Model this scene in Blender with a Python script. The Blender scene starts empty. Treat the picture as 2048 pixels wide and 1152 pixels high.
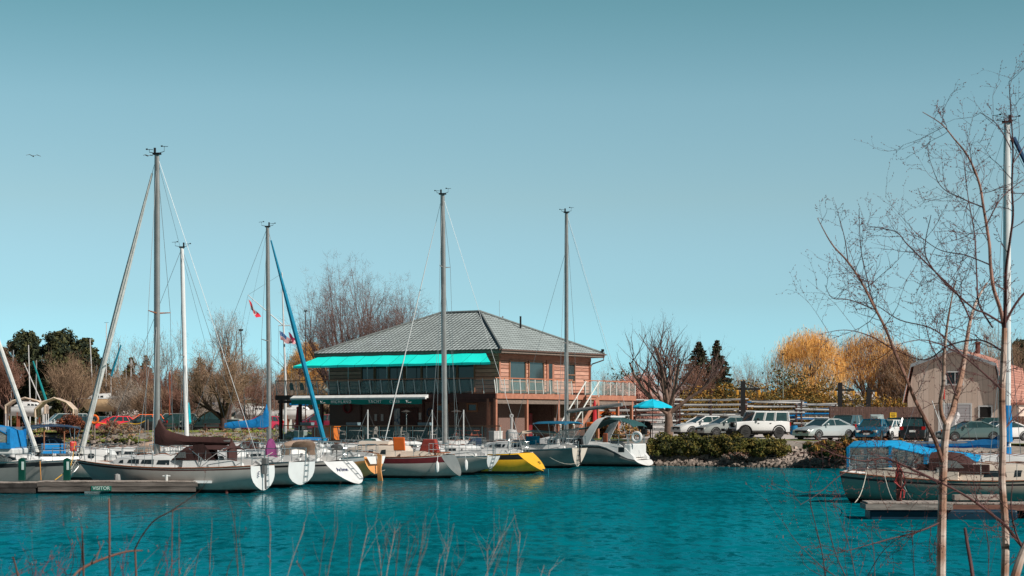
import bpy, math, random
import numpy as np
from mathutils import Vector, Matrix, noise
R = math.radians
scn = bpy.context.scene
COL = scn.collection
F = 4000.0; HZ = 842.0; CAMZ = 3.0
def P(px, py, Y):                       # a pixel of the 2048 px frame at depth Y -> world point
    return Vector(((px-1024)*Y/F, Y, CAMZ+(HZ-py)*Y/F))
def G(px, Y, z):                        # ground point under a pixel column
    return Vector(((px-1024)*Y/F, Y, z))

# ---------------------------------------------------------------- camera
cam = bpy.data.cameras.new('camera'); co = bpy.data.objects.new('camera', cam); COL.objects.link(co)
co.location = (0, 0, CAMZ); co.rotation_euler = (R(90), 0, 0)
cam.sensor_width = 36; cam.lens = 36*F/2048; cam.shift_y = (HZ-576)/2048
cam.dof.use_dof = True; cam.dof.focus_distance = 105; cam.dof.aperture_fstop = 9
cam.clip_start = 0.5; cam.clip_end = 9000
scn.camera = co
scn.view_settings.view_transform = 'Standard'; scn.view_settings.look = 'None'
scn.view_settings.exposure = 0.06; scn.view_settings.gamma = 1

# ---------------------------------------------------------------- sun + sky
SUN = Vector((0.62, -0.45, 0.645)).normalized()
sl = bpy.data.lights.new('sun', 'SUN'); sl.energy = 5.0; sl.angle = R(0.53); sl.color = (1.0, 0.93, 0.84)
so = bpy.data.objects.new('sun', sl); COL.objects.link(so)
so.rotation_euler = (-SUN).to_track_quat('-Z', 'Y').to_euler(); so.location = (40, -30, 60)
w = bpy.data.worlds.new('World'); scn.world = w; w.use_nodes = True
nt = w.node_tree; bg = nt.nodes['Background']
sky = nt.nodes.new('ShaderNodeTexSky'); sky.sky_type = 'NISHITA'; sky.sun_disc = False
sky.sun_elevation = math.asin(SUN.z); sky.sun_rotation = math.atan2(SUN.x, SUN.y)
sky.air_density = 1.0; sky.dust_density = 0.6; sky.ozone_density = 1.5
tc = nt.nodes.new('ShaderNodeTexCoord'); sp = nt.nodes.new('ShaderNodeSeparateXYZ')
nt.links.new(tc.outputs['Generated'], sp.inputs[0])
ramp = nt.nodes.new('ShaderNodeValToRGB')       # the air: pale turquoise low down, deeper grey teal higher
cr = ramp.color_ramp
SKY_RAMP = [(0.0, (0.28, 0.62, 0.97)), (0.0105, (0.3, 0.63, 0.95)), (0.06, (0.3206, 0.4722, 0.5728)), (0.11, (0.3778, 0.4594, 0.4483)), (0.158, (0.3672, 0.4706, 0.425)), (0.204, (0.27, 0.4133, 0.3472)), (0.34, (0.1672, 0.2394, 0.2178)), (1.0, (0.145, 0.1994, 0.1994))]
cr.elements[0].position = 0; cr.elements[0].color = (*SKY_RAMP[0][1], 1)
cr.elements[1].position = 1; cr.elements[1].color = (*SKY_RAMP[-1][1], 1)
for p_, c_ in SKY_RAMP[1:-1]:
    e = cr.elements.new(p_); e.color = (*c_, 1)
nt.links.new(sp.outputs['Z'], ramp.inputs[0])
mx = nt.nodes.new('ShaderNodeMix'); mx.data_type = 'RGBA'; mx.blend_type = 'MULTIPLY'; mx.inputs[0].default_value = 1
nt.links.new(sky.outputs[0], mx.inputs[6]); nt.links.new(ramp.outputs[0], mx.inputs[7])
mg = nt.nodes.new('ShaderNodeVectorMath'); mg.operation = 'SCALE'; mg.inputs['Scale'].default_value = 1.8
az = nt.nodes.new('ShaderNodeMapRange'); az.inputs['From Min'].default_value = -.6; az.inputs['From Max'].default_value = .55; az.inputs['To Min'].default_value = .26; az.inputs['To Max'].default_value = 1.0   # sky dimmed behind the camera to cut fill light on shaded sides
nt.links.new(sp.outputs['Y'], az.inputs['Value'])
m2_ = nt.nodes.new('ShaderNodeVectorMath'); m2_.operation = 'SCALE'; nt.links.new(mg.outputs[0], m2_.inputs[0]); nt.links.new(az.outputs[0], m2_.inputs['Scale'])
nt.links.new(mx.outputs[2], mg.inputs[0]); nt.links.new(m2_.outputs[0], bg.inputs[0]); bg.inputs[1].default_value = 0.120

# ---------------------------------------------------------------- materials
MATS = {}
def mat(name, col, rough=.6, metal=0., var=.12, scale=3., bump=0., bscale=None, col2=None, trans=0., ior=1.45, alpha=1., spec=.5, stretch=None, coat=0.):
    """procedural material: base colour broken up by two octaves of noise in object space"""
    if name in MATS: return MATS[name]
    m = bpy.data.materials.new(name); m.use_nodes = True; t = m.node_tree; b = t.nodes['Principled BSDF']
    b.inputs['Roughness'].default_value = rough; b.inputs['Metallic'].default_value = metal
    b.inputs['IOR'].default_value = ior; b.inputs['Specular IOR Level'].default_value = spec
    b.inputs['Transmission Weight'].default_value = trans; b.inputs['Alpha'].default_value = alpha
    b.inputs['Coat Weight'].default_value = coat
    tcn = t.nodes.new('ShaderNodeTexCoord'); mp = t.nodes.new('ShaderNodeMapping')
    t.links.new(tcn.outputs['Object'], mp.inputs[0])
    if stretch: mp.inputs['Scale'].default_value = stretch
    n = t.nodes.new('ShaderNodeTexNoise'); n.inputs['Scale'].default_value = scale; n.inputs['Detail'].default_value = 5
    n.inputs['Roughness'].default_value = .65
    t.links.new(mp.outputs[0], n.inputs['Vector'])
    c1 = [max(0, c*(1-var)) for c in col]; c2 = col2 or [min(1, c*(1+var)) for c in col]
    r = t.nodes.new('ShaderNodeValToRGB'); r.color_ramp.elements[0].position = .36; r.color_ramp.elements[1].position = .64
    r.color_ramp.elements[0].color = (*c1, 1); r.color_ramp.elements[1].color = (*c2, 1)
    t.links.new(n.outputs['Fac'], r.inputs[0]); t.links.new(r.outputs[0], b.inputs['Base Color'])
    if bump:
        n2 = t.nodes.new('ShaderNodeTexNoise'); n2.inputs['Scale'].default_value = bscale or scale*3; n2.inputs['Detail'].default_value = 3
        t.links.new(mp.outputs[0], n2.inputs['Vector'])
        bp = t.nodes.new('ShaderNodeBump'); bp.inputs['Strength'].default_value = bump; bp.inputs['Distance'].default_value = .03
        t.links.new(n2.outputs['Fac'], bp.inputs['Height']); t.links.new(bp.outputs[0], b.inputs['Normal'])
    MATS[name] = m; return m
def node(m, kind): return m.node_tree.nodes.new(kind)
def bsdf(m): return m.node_tree.nodes['Principled BSDF']
def striped(name, c1, c2, axis=2, freq=6., edge=.12, rough=.7, bump=.4, noise_=.25):
    """boards / siding: dark joint every 1/freq along an axis of object space, grain noise between"""
    if name in MATS: return MATS[name]
    m = mat(name, c1, rough=rough, var=.0, scale=2.5); t = m.node_tree; b = bsdf(m)
    tcn = node(m, 'ShaderNodeTexCoord'); s = node(m, 'ShaderNodeSeparateXYZ'); t.links.new(tcn.outputs['Object'], s.inputs[0])
    mu = node(m, 'ShaderNodeMath'); mu.operation = 'MULTIPLY'; mu.inputs[1].default_value = freq; t.links.new(s.outputs[axis], mu.inputs[0])
    fr = node(m, 'ShaderNodeMath'); fr.operation = 'FRACT'; t.links.new(mu.outputs[0], fr.inputs[0])
    fl = node(m, 'ShaderNodeMath'); fl.operation = 'FLOOR'; t.links.new(mu.outputs[0], fl.inputs[0])
    wn = node(m, 'ShaderNodeTexWhiteNoise'); wn.noise_dimensions = '1D'; t.links.new(fl.outputs[0], wn.inputs['W'])
    n = node(m, 'ShaderNodeTexNoise'); n.inputs['Scale'].default_value = 3; n.inputs['Detail'].default_value = 6
    mp = node(m, 'ShaderNodeMapping'); sc = [1, 1, 1]; sc[axis] = 8
    if axis == 2: sc = [.6, .6, 6]
    mp.inputs['Scale'].default_value = sc; t.links.new(tcn.outputs['Object'], mp.inputs[0]); t.links.new(mp.outputs[0], n.inputs['Vector'])
    ad = node(m, 'ShaderNodeMath'); ad.operation = 'MULTIPLY_ADD'; ad.inputs[1].default_value = .35
    t.links.new(wn.outputs['Value'], ad.inputs[0]); t.links.new(n.outputs['Fac'], ad.inputs[2])
    r = node(m, 'ShaderNodeValToRGB'); r.color_ramp.elements[0].position = .4; r.color_ramp.elements[1].position = .85
    r.color_ramp.elements[0].color = (*c1, 1); r.color_ramp.elements[1].color = (*c2, 1); t.links.new(ad.outputs[0], r.inputs[0])
    lt = node(m, 'ShaderNodeMath'); lt.operation = 'LESS_THAN'; lt.inputs[1].default_value = edge; t.links.new(fr.outputs[0], lt.inputs[0])
    mm = node(m, 'ShaderNodeMix'); mm.data_type = 'RGBA'; t.links.new(lt.outputs[0], mm.inputs[0])
    t.links.new(r.outputs[0], mm.inputs[6]); mm.inputs[7].default_value = (c1[0]*.25, c1[1]*.25, c1[2]*.25, 1)
    t.links.new(mm.outputs[2], b.inputs['Base Color'])
    bp = node(m, 'ShaderNodeBump'); bp.inputs['Strength'].default_value = bump; bp.inputs['Distance'].default_value = .03
    t.links.new(fr.outputs[0], bp.inputs['Height']); t.links.new(bp.outputs[0], b.inputs['Normal'])
    return m

WHITE = mat('gelcoat_white', (.66, .67, .67), .32, var=.05, scale=.9)
CREAM = mat('gelcoat_cream', (.62, .54, .46), .4, var=.05, scale=1)
STEEL = mat('stainless_steel', (.55, .56, .56), .25, .9, var=.1)
ALU = mat('mast_aluminium', (.37, .36, .35), .38, .55, var=.1, scale=2)
ALUW = mat('mast_painted_white', (.72, .72, .72), .4, .0, var=.06, scale=2)
WIRE = mat('rigging_wire', (.20, .22, .23), .4, .5, var=.1)
BLACK = mat('black_plastic', (.014, .014, .015), .6, var=.2, spec=.25)
RUBBER = mat('tyre_rubber', (.025, .025, .026), .8, var=.2)
GLASS_DK = mat('smoked_window', (.02, .03, .035), .08, var=.1, spec=.8)
CLEAR = mat('clear_vinyl', (.30, .34, .34), .12, var=.2, alpha=.5)
def canvas(name, c, var=.14): return mat(name, c, .85, var=var, scale=4, bump=.35, bscale=9)
NAVY = canvas('navy_canvas', (.012, .035, .075)); BLUEC = canvas('bright_blue_canvas', (.0, .18, .46))
SKYC = canvas('turquoise_canvas', (.0, .42, .60)); MAROON = canvas('maroon_canvas', (.075, .016, .014))
BROWNC = canvas('brown_canvas', (.05, .018, .016)); PURPLE = canvas('purple_canvas', (.17, .03, .12))
TAN = canvas('tan_canvas', (.42, .30, .23)); GREENC = canvas('dark_green_canvas', (.015, .07, .075))
WOOD = mat('weathered_wood', (.20, .155, .13), .8, var=.35, scale=5, bump=.4, stretch=(1, 8, 8))
TEAK = mat('teak_trim', (.25, .09, .04), .6, var=.3, scale=6)
ROPE = mat('rope', (.45, .42, .36), .9, var=.2)
ORANGE = mat('orange_plastic', (.75, .14, .02), .5, var=.1); REDP = mat('red_plastic', (.55, .04, .03), .5, var=.12)
YELLOWP = mat('yellow_plastic', (.72, .50, .03), .6, var=.12)

def zband(m, z0, z1, col, amt=.7, nscale=3., world=False, streak=False):
    """grime with a ragged edge that fades out between heights z0 and z1 (waterline scum, wet stone)"""
    t = m.node_tree; b = bsdf(m); base = b.inputs['Base Color'].links[0].from_socket
    src = node(m, 'ShaderNodeNewGeometry').outputs['Position'] if world else node(m, 'ShaderNodeTexCoord').outputs['Object']
    s = node(m, 'ShaderNodeSeparateXYZ'); t.links.new(src, s.inputs[0])
    mp = node(m, 'ShaderNodeMapping'); mp.inputs['Scale'].default_value = (3, 3, .35) if streak else (1, 1, 1); t.links.new(src, mp.inputs[0])
    n = node(m, 'ShaderNodeTexNoise'); n.inputs['Scale'].default_value = nscale; n.inputs['Detail'].default_value = 4; t.links.new(mp.outputs[0], n.inputs['Vector'])
    ad = node(m, 'ShaderNodeMath'); ad.operation = 'MULTIPLY_ADD'; ad.inputs[1].default_value = (z1-z0)*1.4; t.links.new(n.outputs['Fac'], ad.inputs[0]); t.links.new(s.outputs['Z'], ad.inputs[2])
    mr = node(m, 'ShaderNodeMapRange'); mr.inputs['From Min'].default_value = z0+(z1-z0)*.5; mr.inputs['From Max'].default_value = z1+(z1-z0)*.8; mr.inputs['To Min'].default_value = amt; mr.inputs['To Max'].default_value = 0; t.links.new(ad.outputs[0], mr.inputs['Value'])
    mm = node(m, 'ShaderNodeMix'); mm.data_type = 'RGBA'; t.links.new(mr.outputs[0], mm.inputs[0]); t.links.new(base, mm.inputs[6]); mm.inputs[7].default_value = (*col, 1); t.links.new(mm.outputs[2], b.inputs['Base Color'])

# ---------------------------------------------------------------- mesh builder
class MB:
    def __init__(s): s.v = []; s.f = []; s.m = []
    def add(s, vs, fs, mi=0):
        o = len(s.v); s.v += [tuple(v) for v in vs]; s.f += [tuple(i+o for i in f) for f in fs]; s.m += [mi]*len(fs); return s
    def box(s, c, size, rz=0., mi=0, M=None):
        x, y, z = [a/2 for a in size]
        vs = [Vector((sx*x, sy*y, sz*z)) for sz in (-1, 1) for sx, sy in ((-1, -1), (1, -1), (1, 1), (-1, 1))]
        if rz: q = Matrix.Rotation(rz, 3, 'Z'); vs = [q @ v for v in vs]
        if M: vs = [M @ v for v in vs]
        c = Vector(c); vs = [v+c for v in vs]
        return s.add(vs, [(3, 2, 1, 0), (4, 5, 6, 7), (0, 1, 5, 4), (1, 2, 6, 5), (2, 3, 7, 6), (3, 0, 4, 7)], mi)
    def loft(s, secs, mi=0, closed=True, caps=True):
        """secs: list of equally long point rings"""
        n = len(secs[0]); vs = [p for r in secs for p in r]; fs = []
        for k in range(len(secs)-1):
            a = k*n; b = a+n
            for i in range(n if closed else n-1):
                j = (i+1) % n; fs.append((a+i, a+j, b+j, b+i))
        if caps and closed:
            fs.append(tuple(range(n-1, -1, -1))); a = (len(secs)-1)*n; fs.append(tuple(a+i for i in range(n)))
        return s.add(vs, fs, mi)
    def tube(s, pts, r, n=6, mi=0, caps=True):
        pts = [Vector(p) for p in pts]; rs = r if isinstance(r, (list, tuple)) else [r]*len(pts); secs = []
        up = None
        for i, p in enumerate(pts):
            d = (pts[min(i+1, len(pts)-1)]-pts[max(i-1, 0)])
            if d.length < 1e-9: d = Vector((0, 0, 1))
            d.normalize()
            if up is None: up = Vector((0, 0, 1)) if abs(d.z) < .9 else Vector((1, 0, 0))
            a = d.cross(up)
            if a.length < 1e-4: a = d.cross(Vector((0, 1, 0)))
            a.normalize(); b = d.cross(a).normalized()
            secs.append([p+(a*math.cos(2*math.pi*k/n)+b*math.sin(2*math.pi*k/n))*rs[i] for k in range(n)])
        return s.loft(secs, mi, caps=caps)
    def prism(s, poly, y0, y1, mi=0, axis='y'):
        """polygon in (x,z) extruded along y (or (x,y) along z, (y,z) along x)"""
        mk = {'y': lambda a, b, t: (a, t, b), 'z': lambda a, b, t: (a, b, t), 'x': lambda a, b, t: (t, a, b)}[axis]
        return s.loft([[mk(a, b, y0) for a, b in poly], [mk(a, b, y1) for a, b in poly]], mi)
    def lathe(s, prof, c=(0, 0, 0), n=12, mi=0, axis='z'):
        c = Vector(c); secs = []
        for r, h in prof:
            ring = []
            for k in range(n):
                a = 2*math.pi*k/n; x, y = r*math.cos(a), r*math.sin(a)
                ring.append(c+Vector({'z': (x, y, h), 'y': (x, h, y), 'x': (h, x, y)}[axis]))
            secs.append(ring)
        return s.loft(secs, mi)
    def torus(s, c, R_, r, axis='y', n=16, k=6, mi=0):
        pts = []
        for i in range(n):
            a = 2*math.pi*i/n; x, y = math.cos(a), math.sin(a)
            d = Vector({'z': (x, y, 0), 'y': (x, 0, y), 'x': (0, x, y)}[axis]); ax = Vector({'z': (0, 0, 1), 'y': (0, 1, 0), 'x': (1, 0, 0)}[axis])
            pts.append([Vector(c)+d*R_+(d*math.cos(2*math.pi*j/k)+ax*math.sin(2*math.pi*j/k))*r for j in range(k)])
        vs = [p for q in pts for p in q]; fs = [(i*k+j, i*k+(j+1) % k, ((i+1) % n)*k+(j+1) % k, ((i+1) % n)*k+j) for i in range(n) for j in range(k)]
        return s.add(vs, fs, mi)
    def ball(s, c, r, n=8, m=5, mi=0):
        c = Vector(c); rr = r if isinstance(r, (list, tuple)) else (r, r, r)
        secs = []
        for j in range(m+1):
            t = math.pi*j/m; st = max(math.sin(t), .02)
            secs.append([c+Vector((rr[0]*st*math.cos(2*math.pi*k/n), rr[1]*st*math.sin(2*math.pi*k/n), -rr[2]*math.cos(t))) for k in range(n)])
        return s.loft(secs, mi)
    def sheet(s, rows, th=0.0, mi=0):
        """grid of points; th>0 gives it thickness downwards"""
        if th: 
            n = len(rows[0]); secs = []
            for r in rows:
                r = [Vector(p) for p in r]; secs.append(r+[p-Vector((0, 0, th)) for p in reversed(r)])
            return s.loft(secs, mi)
        return s.loft(rows, mi, closed=False)
    def build(s, name, m, parent=None, smooth=False, bevel=0.):
        me = bpy.data.meshes.new(name); me.from_pydata(s.v, [], s.f)
        for mm in (m if isinstance(m, (list, tuple)) else [m]): me.materials.append(mm)
        if any(s.m): me.polygons.foreach_set('material_index', s.m)
        if smooth:
            me.polygons.foreach_set('use_smooth', [True]*len(me.polygons)); me.set_sharp_from_angle(angle=R(38))
        me.update()
        o = bpy.data.objects.new(name, me); COL.objects.link(o)
        if parent: o.parent = parent
        if bevel:
            b = o.modifiers.new('bevel', 'BEVEL'); b.width = bevel; b.segments = 2; b.limit_method = 'ANGLE'; b.angle_limit = R(40)
        return o
def fastmesh(name, verts, faces, m, parent=None, mi=None, k=None):
    """verts (n,3) float array, faces (m,k) int array"""
    me = bpy.data.meshes.new(name); nf, k = faces.shape
    me.vertices.add(len(verts)); me.vertices.foreach_set('co', np.ascontiguousarray(verts, dtype=np.float32).ravel())
    me.loops.add(nf*k); me.loops.foreach_set('vertex_index', np.ascontiguousarray(faces, dtype=np.int32).ravel())
    me.polygons.add(nf); me.polygons.foreach_set('loop_start', np.arange(0, nf*k, k, dtype=np.int32))
    for mm in (m if isinstance(m, (list, tuple)) else [m]): me.materials.append(mm)
    if mi is not None: me.polygons.foreach_set('material_index', np.ascontiguousarray(mi, dtype=np.int32))
    me.update(calc_edges=True); me.validate()
    o = bpy.data.objects.new(name, me); COL.objects.link(o)
    if parent: o.parent = parent
    return o
def tag(o, label=None, cat=None, group=None, kind=None):
    if label: o['label'] = label
    if cat: o['category'] = cat
    if group: o['group'] = group
    if kind: o['kind'] = kind
    return o
def thing(name, label, cat, loc=(0, 0, 0), rz=0., group=None):
    o = bpy.data.objects.new(name, None); COL.objects.link(o); o.location = loc; o.rotation_euler = (0, 0, rz); o.empty_display_size = .3
    return tag(o, label, cat, group)
def dup(o, loc=None, rz=None, label=None, group=None, scale=None):
    r = o.copy(); COL.objects.link(r)
    if loc is not None: r.location = loc
    if rz is not None: r.rotation_euler = (0, 0, rz)
    if label: r['label'] = label
    if group: r['group'] = group
    if scale is not None: r.scale = (scale,)*3 if not isinstance(scale, tuple) else scale
    for ch in list(o.children):
        c = ch.copy(); COL.objects.link(c); c.parent = r
        for g in ch.children:
            d = g.copy(); COL.objects.link(d); d.parent = c
    return r
def text_mesh(name, body, size, m, parent, loc, rot, label=None, extrude=.004, shear=0., spacing=1.):
    cu = bpy.data.curves.new(name, 'FONT'); cu.body = body; cu.size = size; cu.extrude = extrude; cu.align_x = 'CENTER'; cu.align_y = 'CENTER'
    cu.shear = shear; cu.space_character = spacing; cu.resolution_u = 3
    tmp = bpy.data.objects.new('tmp_text', cu); COL.objects.link(tmp); bpy.context.view_layer.update()
    me = bpy.data.meshes.new_from_object(tmp.evaluated_get(bpy.context.evaluated_depsgraph_get()))
    bpy.data.objects.remove(tmp); bpy.data.curves.remove(cu)
    me.name = name; me.materials.clear(); me.materials.append(m)
    o = bpy.data.objects.new(name, me); COL.objects.link(o); o.parent = parent; o.location = loc; o.rotation_euler = rot
    return o
# ================================================================ water, ground
def water_mat():
    m = bpy.data.materials.new('harbour_water'); m.use_nodes = True; t = m.node_tree; t.nodes.remove(t.nodes['Principled BSDF'])
    out = t.nodes['Material Output']; tcn = node(m, 'ShaderNodeTexCoord')
    s = node(m, 'ShaderNodeSeparateXYZ'); t.links.new(tcn.outputs['Object'], s.inputs[0])
    ln = node(m, 'ShaderNodeMath'); ln.operation = 'MULTIPLY_ADD'; ln.inputs[1].default_value = -1.9; t.links.new(s.outputs['X'], ln.inputs[0]); t.links.new(s.outputs['Y'], ln.inputs[2])
    mr = node(m, 'ShaderNodeMapRange'); mr.inputs['From Min'].default_value = 74; mr.inputs['From Max'].default_value = 98   # calmer in the lee of the boats
    mr.inputs['To Min'].default_value = 1.0; mr.inputs['To Max'].default_value = .0; t.links.new(ln.outputs[0], mr.inputs['Value'])
    amp = node(m, 'ShaderNodeMapRange'); amp.inputs['To Min'].default_value = .28; amp.inputs['To Max'].default_value = 1.0; t.links.new(mr.outputs[0], amp.inputs['Value'])
    def slopes(scale, stretch, k, detail):
        mp = node(m, 'ShaderNodeMapping'); mp.inputs['Scale'].default_value = stretch; t.links.new(tcn.outputs['Object'], mp.inputs[0])
        n = node(m, 'ShaderNodeTexNoise'); n.inputs['Scale'].default_value = scale; n.inputs['Detail'].default_value = detail; n.inputs['Roughness'].default_value = .62
        t.links.new(mp.outputs[0], n.inputs['Vector'])
        v = node(m, 'ShaderNodeVectorMath'); v.operation = 'SUBTRACT'; v.inputs[1].default_value = (.5, .5, .5); t.links.new(n.outputs['Color'], v.inputs[0])
        q = node(m, 'ShaderNodeVectorMath'); q.operation = 'MULTIPLY'; q.inputs[1].default_value = k; t.links.new(v.outputs[0], q.inputs[0]); return q.outputs[0]
    a1 = slopes(1.15, (2.6, 1, 1), (.5, 1.05, 0), 5); a2 = slopes(.22, (1.0, 1, 1), (.1, .32, 0), 3)
    ad = node(m, 'ShaderNodeVectorMath'); ad.operation = 'ADD'; t.links.new(a1, ad.inputs[0]); t.links.new(a2, ad.inputs[1])
    am = node(m, 'ShaderNodeVectorMath'); am.operation = 'SCALE'; t.links.new(ad.outputs[0], am.inputs[0]); t.links.new(amp.outputs[0], am.inputs['Scale'])
    def normal(k):
        sc = node(m, 'ShaderNodeVectorMath'); sc.operation = 'SCALE'; t.links.new(am.outputs[0], sc.inputs[0]); sc.inputs['Scale'].default_value = k
        up = node(m, 'ShaderNodeVectorMath'); up.operation = 'ADD'; up.inputs[1].default_value = (0, 0, 1); t.links.new(sc.outputs[0], up.inputs[0])
        nz = node(m, 'ShaderNodeVectorMath'); nz.operation = 'NORMALIZE'; t.links.new(up.outputs[0], nz.inputs[0]); return nz.outputs[0]
    fr = node(m, 'ShaderNodeFresnel'); fr.inputs['IOR'].default_value = 1.33; t.links.new(normal(3.4), fr.inputs['Normal'])
    fa = node(m, 'ShaderNodeMapRange'); fa.inputs['From Max'].default_value = 1; fa.inputs['To Min'].default_value = .04; t.links.new(fr.outputs[0], fa.inputs['Value'])
    fm = node(m, 'ShaderNodeMapRange'); fm.inputs['To Min'].default_value = .95; fm.inputs['To Max'].default_value = .52; t.links.new(mr.outputs[0], fm.inputs['Value']); t.links.new(fm.outputs[0], fa.inputs['To Max'])
    tint = node(m, 'ShaderNodeMix'); tint.data_type = 'RGBA'; t.links.new(mr.outputs[0], tint.inputs[0]); tint.inputs[6].default_value = (.62, .72, .74, 1); tint.inputs[7].default_value = (.07, .56, .68, 1)  # reflection colour painted in: neutral grey by the boats, teal in open water
    gl = node(m, 'ShaderNodeBsdfGlossy'); gl.inputs['Roughness'].default_value = .10; t.links.new(tint.outputs[2], gl.inputs['Color']); t.links.new(normal(.20), gl.inputs['Normal'])
    n3 = node(m, 'ShaderNodeTexNoise'); n3.inputs['Scale'].default_value = .05; n3.inputs['Detail'].default_value = 4; t.links.new(tcn.outputs['Object'], n3.inputs['Vector'])
    r = node(m, 'ShaderNodeValToRGB'); r.color_ramp.elements[0].position = .35; r.color_ramp.elements[1].position = .65
    r.color_ramp.elements[0].color = (.0, .112, .146, 1); r.color_ramp.elements[1].color = (.0, .155, .196, 1); t.links.new(n3.outputs['Fac'], r.inputs[0])
    df = node(m, 'ShaderNodeBsdfDiffuse'); t.links.new(r.outputs[0], df.inputs['Color']); t.links.new(normal(2.6), df.inputs['Normal'])
    mxs = node(m, 'ShaderNodeMixShader'); t.links.new(fa.outputs[0], mxs.inputs[0]); t.links.new(df.outputs[0], mxs.inputs[1]); t.links.new(gl.outputs[0], mxs.inputs[2]); t.links.new(mxs.outputs[0], out.inputs['Surface'])
    return m
mb = MB(); mb.add([(-1500, 6, 0), (1500, 6, 0), (1500, 320, 0), (-1500, 320, 0)], [(0, 1, 2, 3)])
tag(mb.build('water', water_mat()), kind='structure')

SHORE = [(-600, 176), (-60, 176), (-40, 174), (-22, 171), (-17.5, 158), (-10, 151.5), (-3, 146), (1.2, 141.5), (5, 138.5), (9.9, 134), (14, 131.5), (17.5, 128.5), (20.8, 126), (26, 121), (60, 118), (600, 118)]
def shore_y(x):
    for (x0, y0), (x1, y1) in zip(SHORE, SHORE[1:]):
        if x <= x1: return y0+(y1-y0)*(x-x0)/(x1-x0)
    return SHORE[-1][1]
def gz(x, y):                           # height of the land behind the bank
    L = 1.60 if x > -14 else (1.60+.38*min(1, (-14-x)/6))
    if x > 9: L = lerp_(1.60, 1.66+min(.34, max(0, (y-132)*.022))*max(.0, 1-max(0, x-20)/8)-.12*min(1, max(0, x-20)/8), min(1, (x-9)/4))
    return L
def lerp_(a, b, t): return a+(b-a)*t
rnd = random.Random(5)
GRAVEL = mat('gravel_ground', (.26, .23, .20), .95, var=.3, scale=1.2, bump=.5, bscale=6)
xs = [-600, -300, -150, -90] + [-70+1.0*i for i in range(141)] + [90, 150, 300, 600]
rows = []
for d, zz in ((-3, -1.0), (0, -.06), (1.2, .42), (2.6, .9), (4.2, 1.3), (6.0, 0), (8, 0), (11, 0), (16, 0), (24, 0), (40, 0), (150, 0), (500, 0), (3000, 0)):
    row = []
    for x in xs:
        y = shore_y(x)+d; z = gz(x, y) if d > 5 else (zz if d < 4 else gz(x, y)-.3)
        if -3 < d < 6: z += .12*noise.noise(Vector((x*.9, d, 1)))
        row.append((x, y, z))
    rows.append(row)
mb = MB(); mb.sheet(rows); tag(mb.build('ground', GRAVEL, smooth=True), kind='structure')
GRASS = mat('lawn_grass', (.13, .17, .035), .95, var=.3, scale=.5, bump=.4, bscale=9, col2=(.25, .29, .05))
LOT = mat('parking_gravel', (.46, .42, .40), .95, var=.14, scale=.7, bump=.25, bscale=8)
def interp(pts, x):
    for (x0, y0), (x1, y1) in zip(pts, pts[1:]):
        if x <= x1: return y0+(y1-y0)*(x-x0)/(x1-x0)
    return pts[-1][1]
def patch(name, near, far, off, m, n=50, nr=14):
    x0, x1 = near[0][0], near[-1][0]; rows = []
    for j in range(nr+1):
        q = (j/nr)**2
        rows.append([(x, lerp_(interp(near, x), interp(far, x), q), gz(x, lerp_(interp(near, x), interp(far, x), q))+off) for x in [lerp_(x0, x1, i/n) for i in range(n+1)]])
    mb = MB(); mb.sheet(rows); return tag(mb.build(name, m), kind='structure')
patch('parking_lot', [(8.5, 146), (15, 139.5), (21, 133.5), (34, 129), (120, 126)], [(8.5, 260), (120, 260)], .012, LOT)
patch('parking_road', [(-90, 190), (-21, 190)], [(-90, 240), (-21, 240)], .012, LOT)
patch('lawn', [(-90, 179), (-22, 178.6), (-21, 180)], [(-90, 189), (-21, 189)], .012, GRASS)
patch('bank_lawn', [(-20.9, 180.5), (-17.2, 170), (-13, 164)], [(-20.9, 189), (-13, 192)], .014, GRASS)
patch('far_lawn', [(-120, 244), (-21, 244)], [(-120, 330), (-21, 330)], .012, GRASS)
patch('lawn_strip', [(15.2, 137), (19, 133.4), (23, 130.2), (34, 124.6)], [(15.2, 138.6), (21, 133.0), (34, 128.2)], .016, GRASS)
patch('picnic_lawn', [(4.5, 149), (9, 142.2)], [(4.5, 172), (9, 168)], .016, GRASS)

rows = []
for q in (0, .2, .45, .7, 1.0):
    rows.append([(x, shore_y(x)+2.7+5.6*q, lerp_(.98, gz(x, shore_y(x)+8), q**.8)+.19+.08*noise.noise(Vector((x*.8, q*4, 7)))) for x in [-64+1.0*i for i in range(47)]])
mb = MB(); mb.sheet(rows); tag(mb.build('bank_grass', GRASS, smooth=True), kind='structure')
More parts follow.
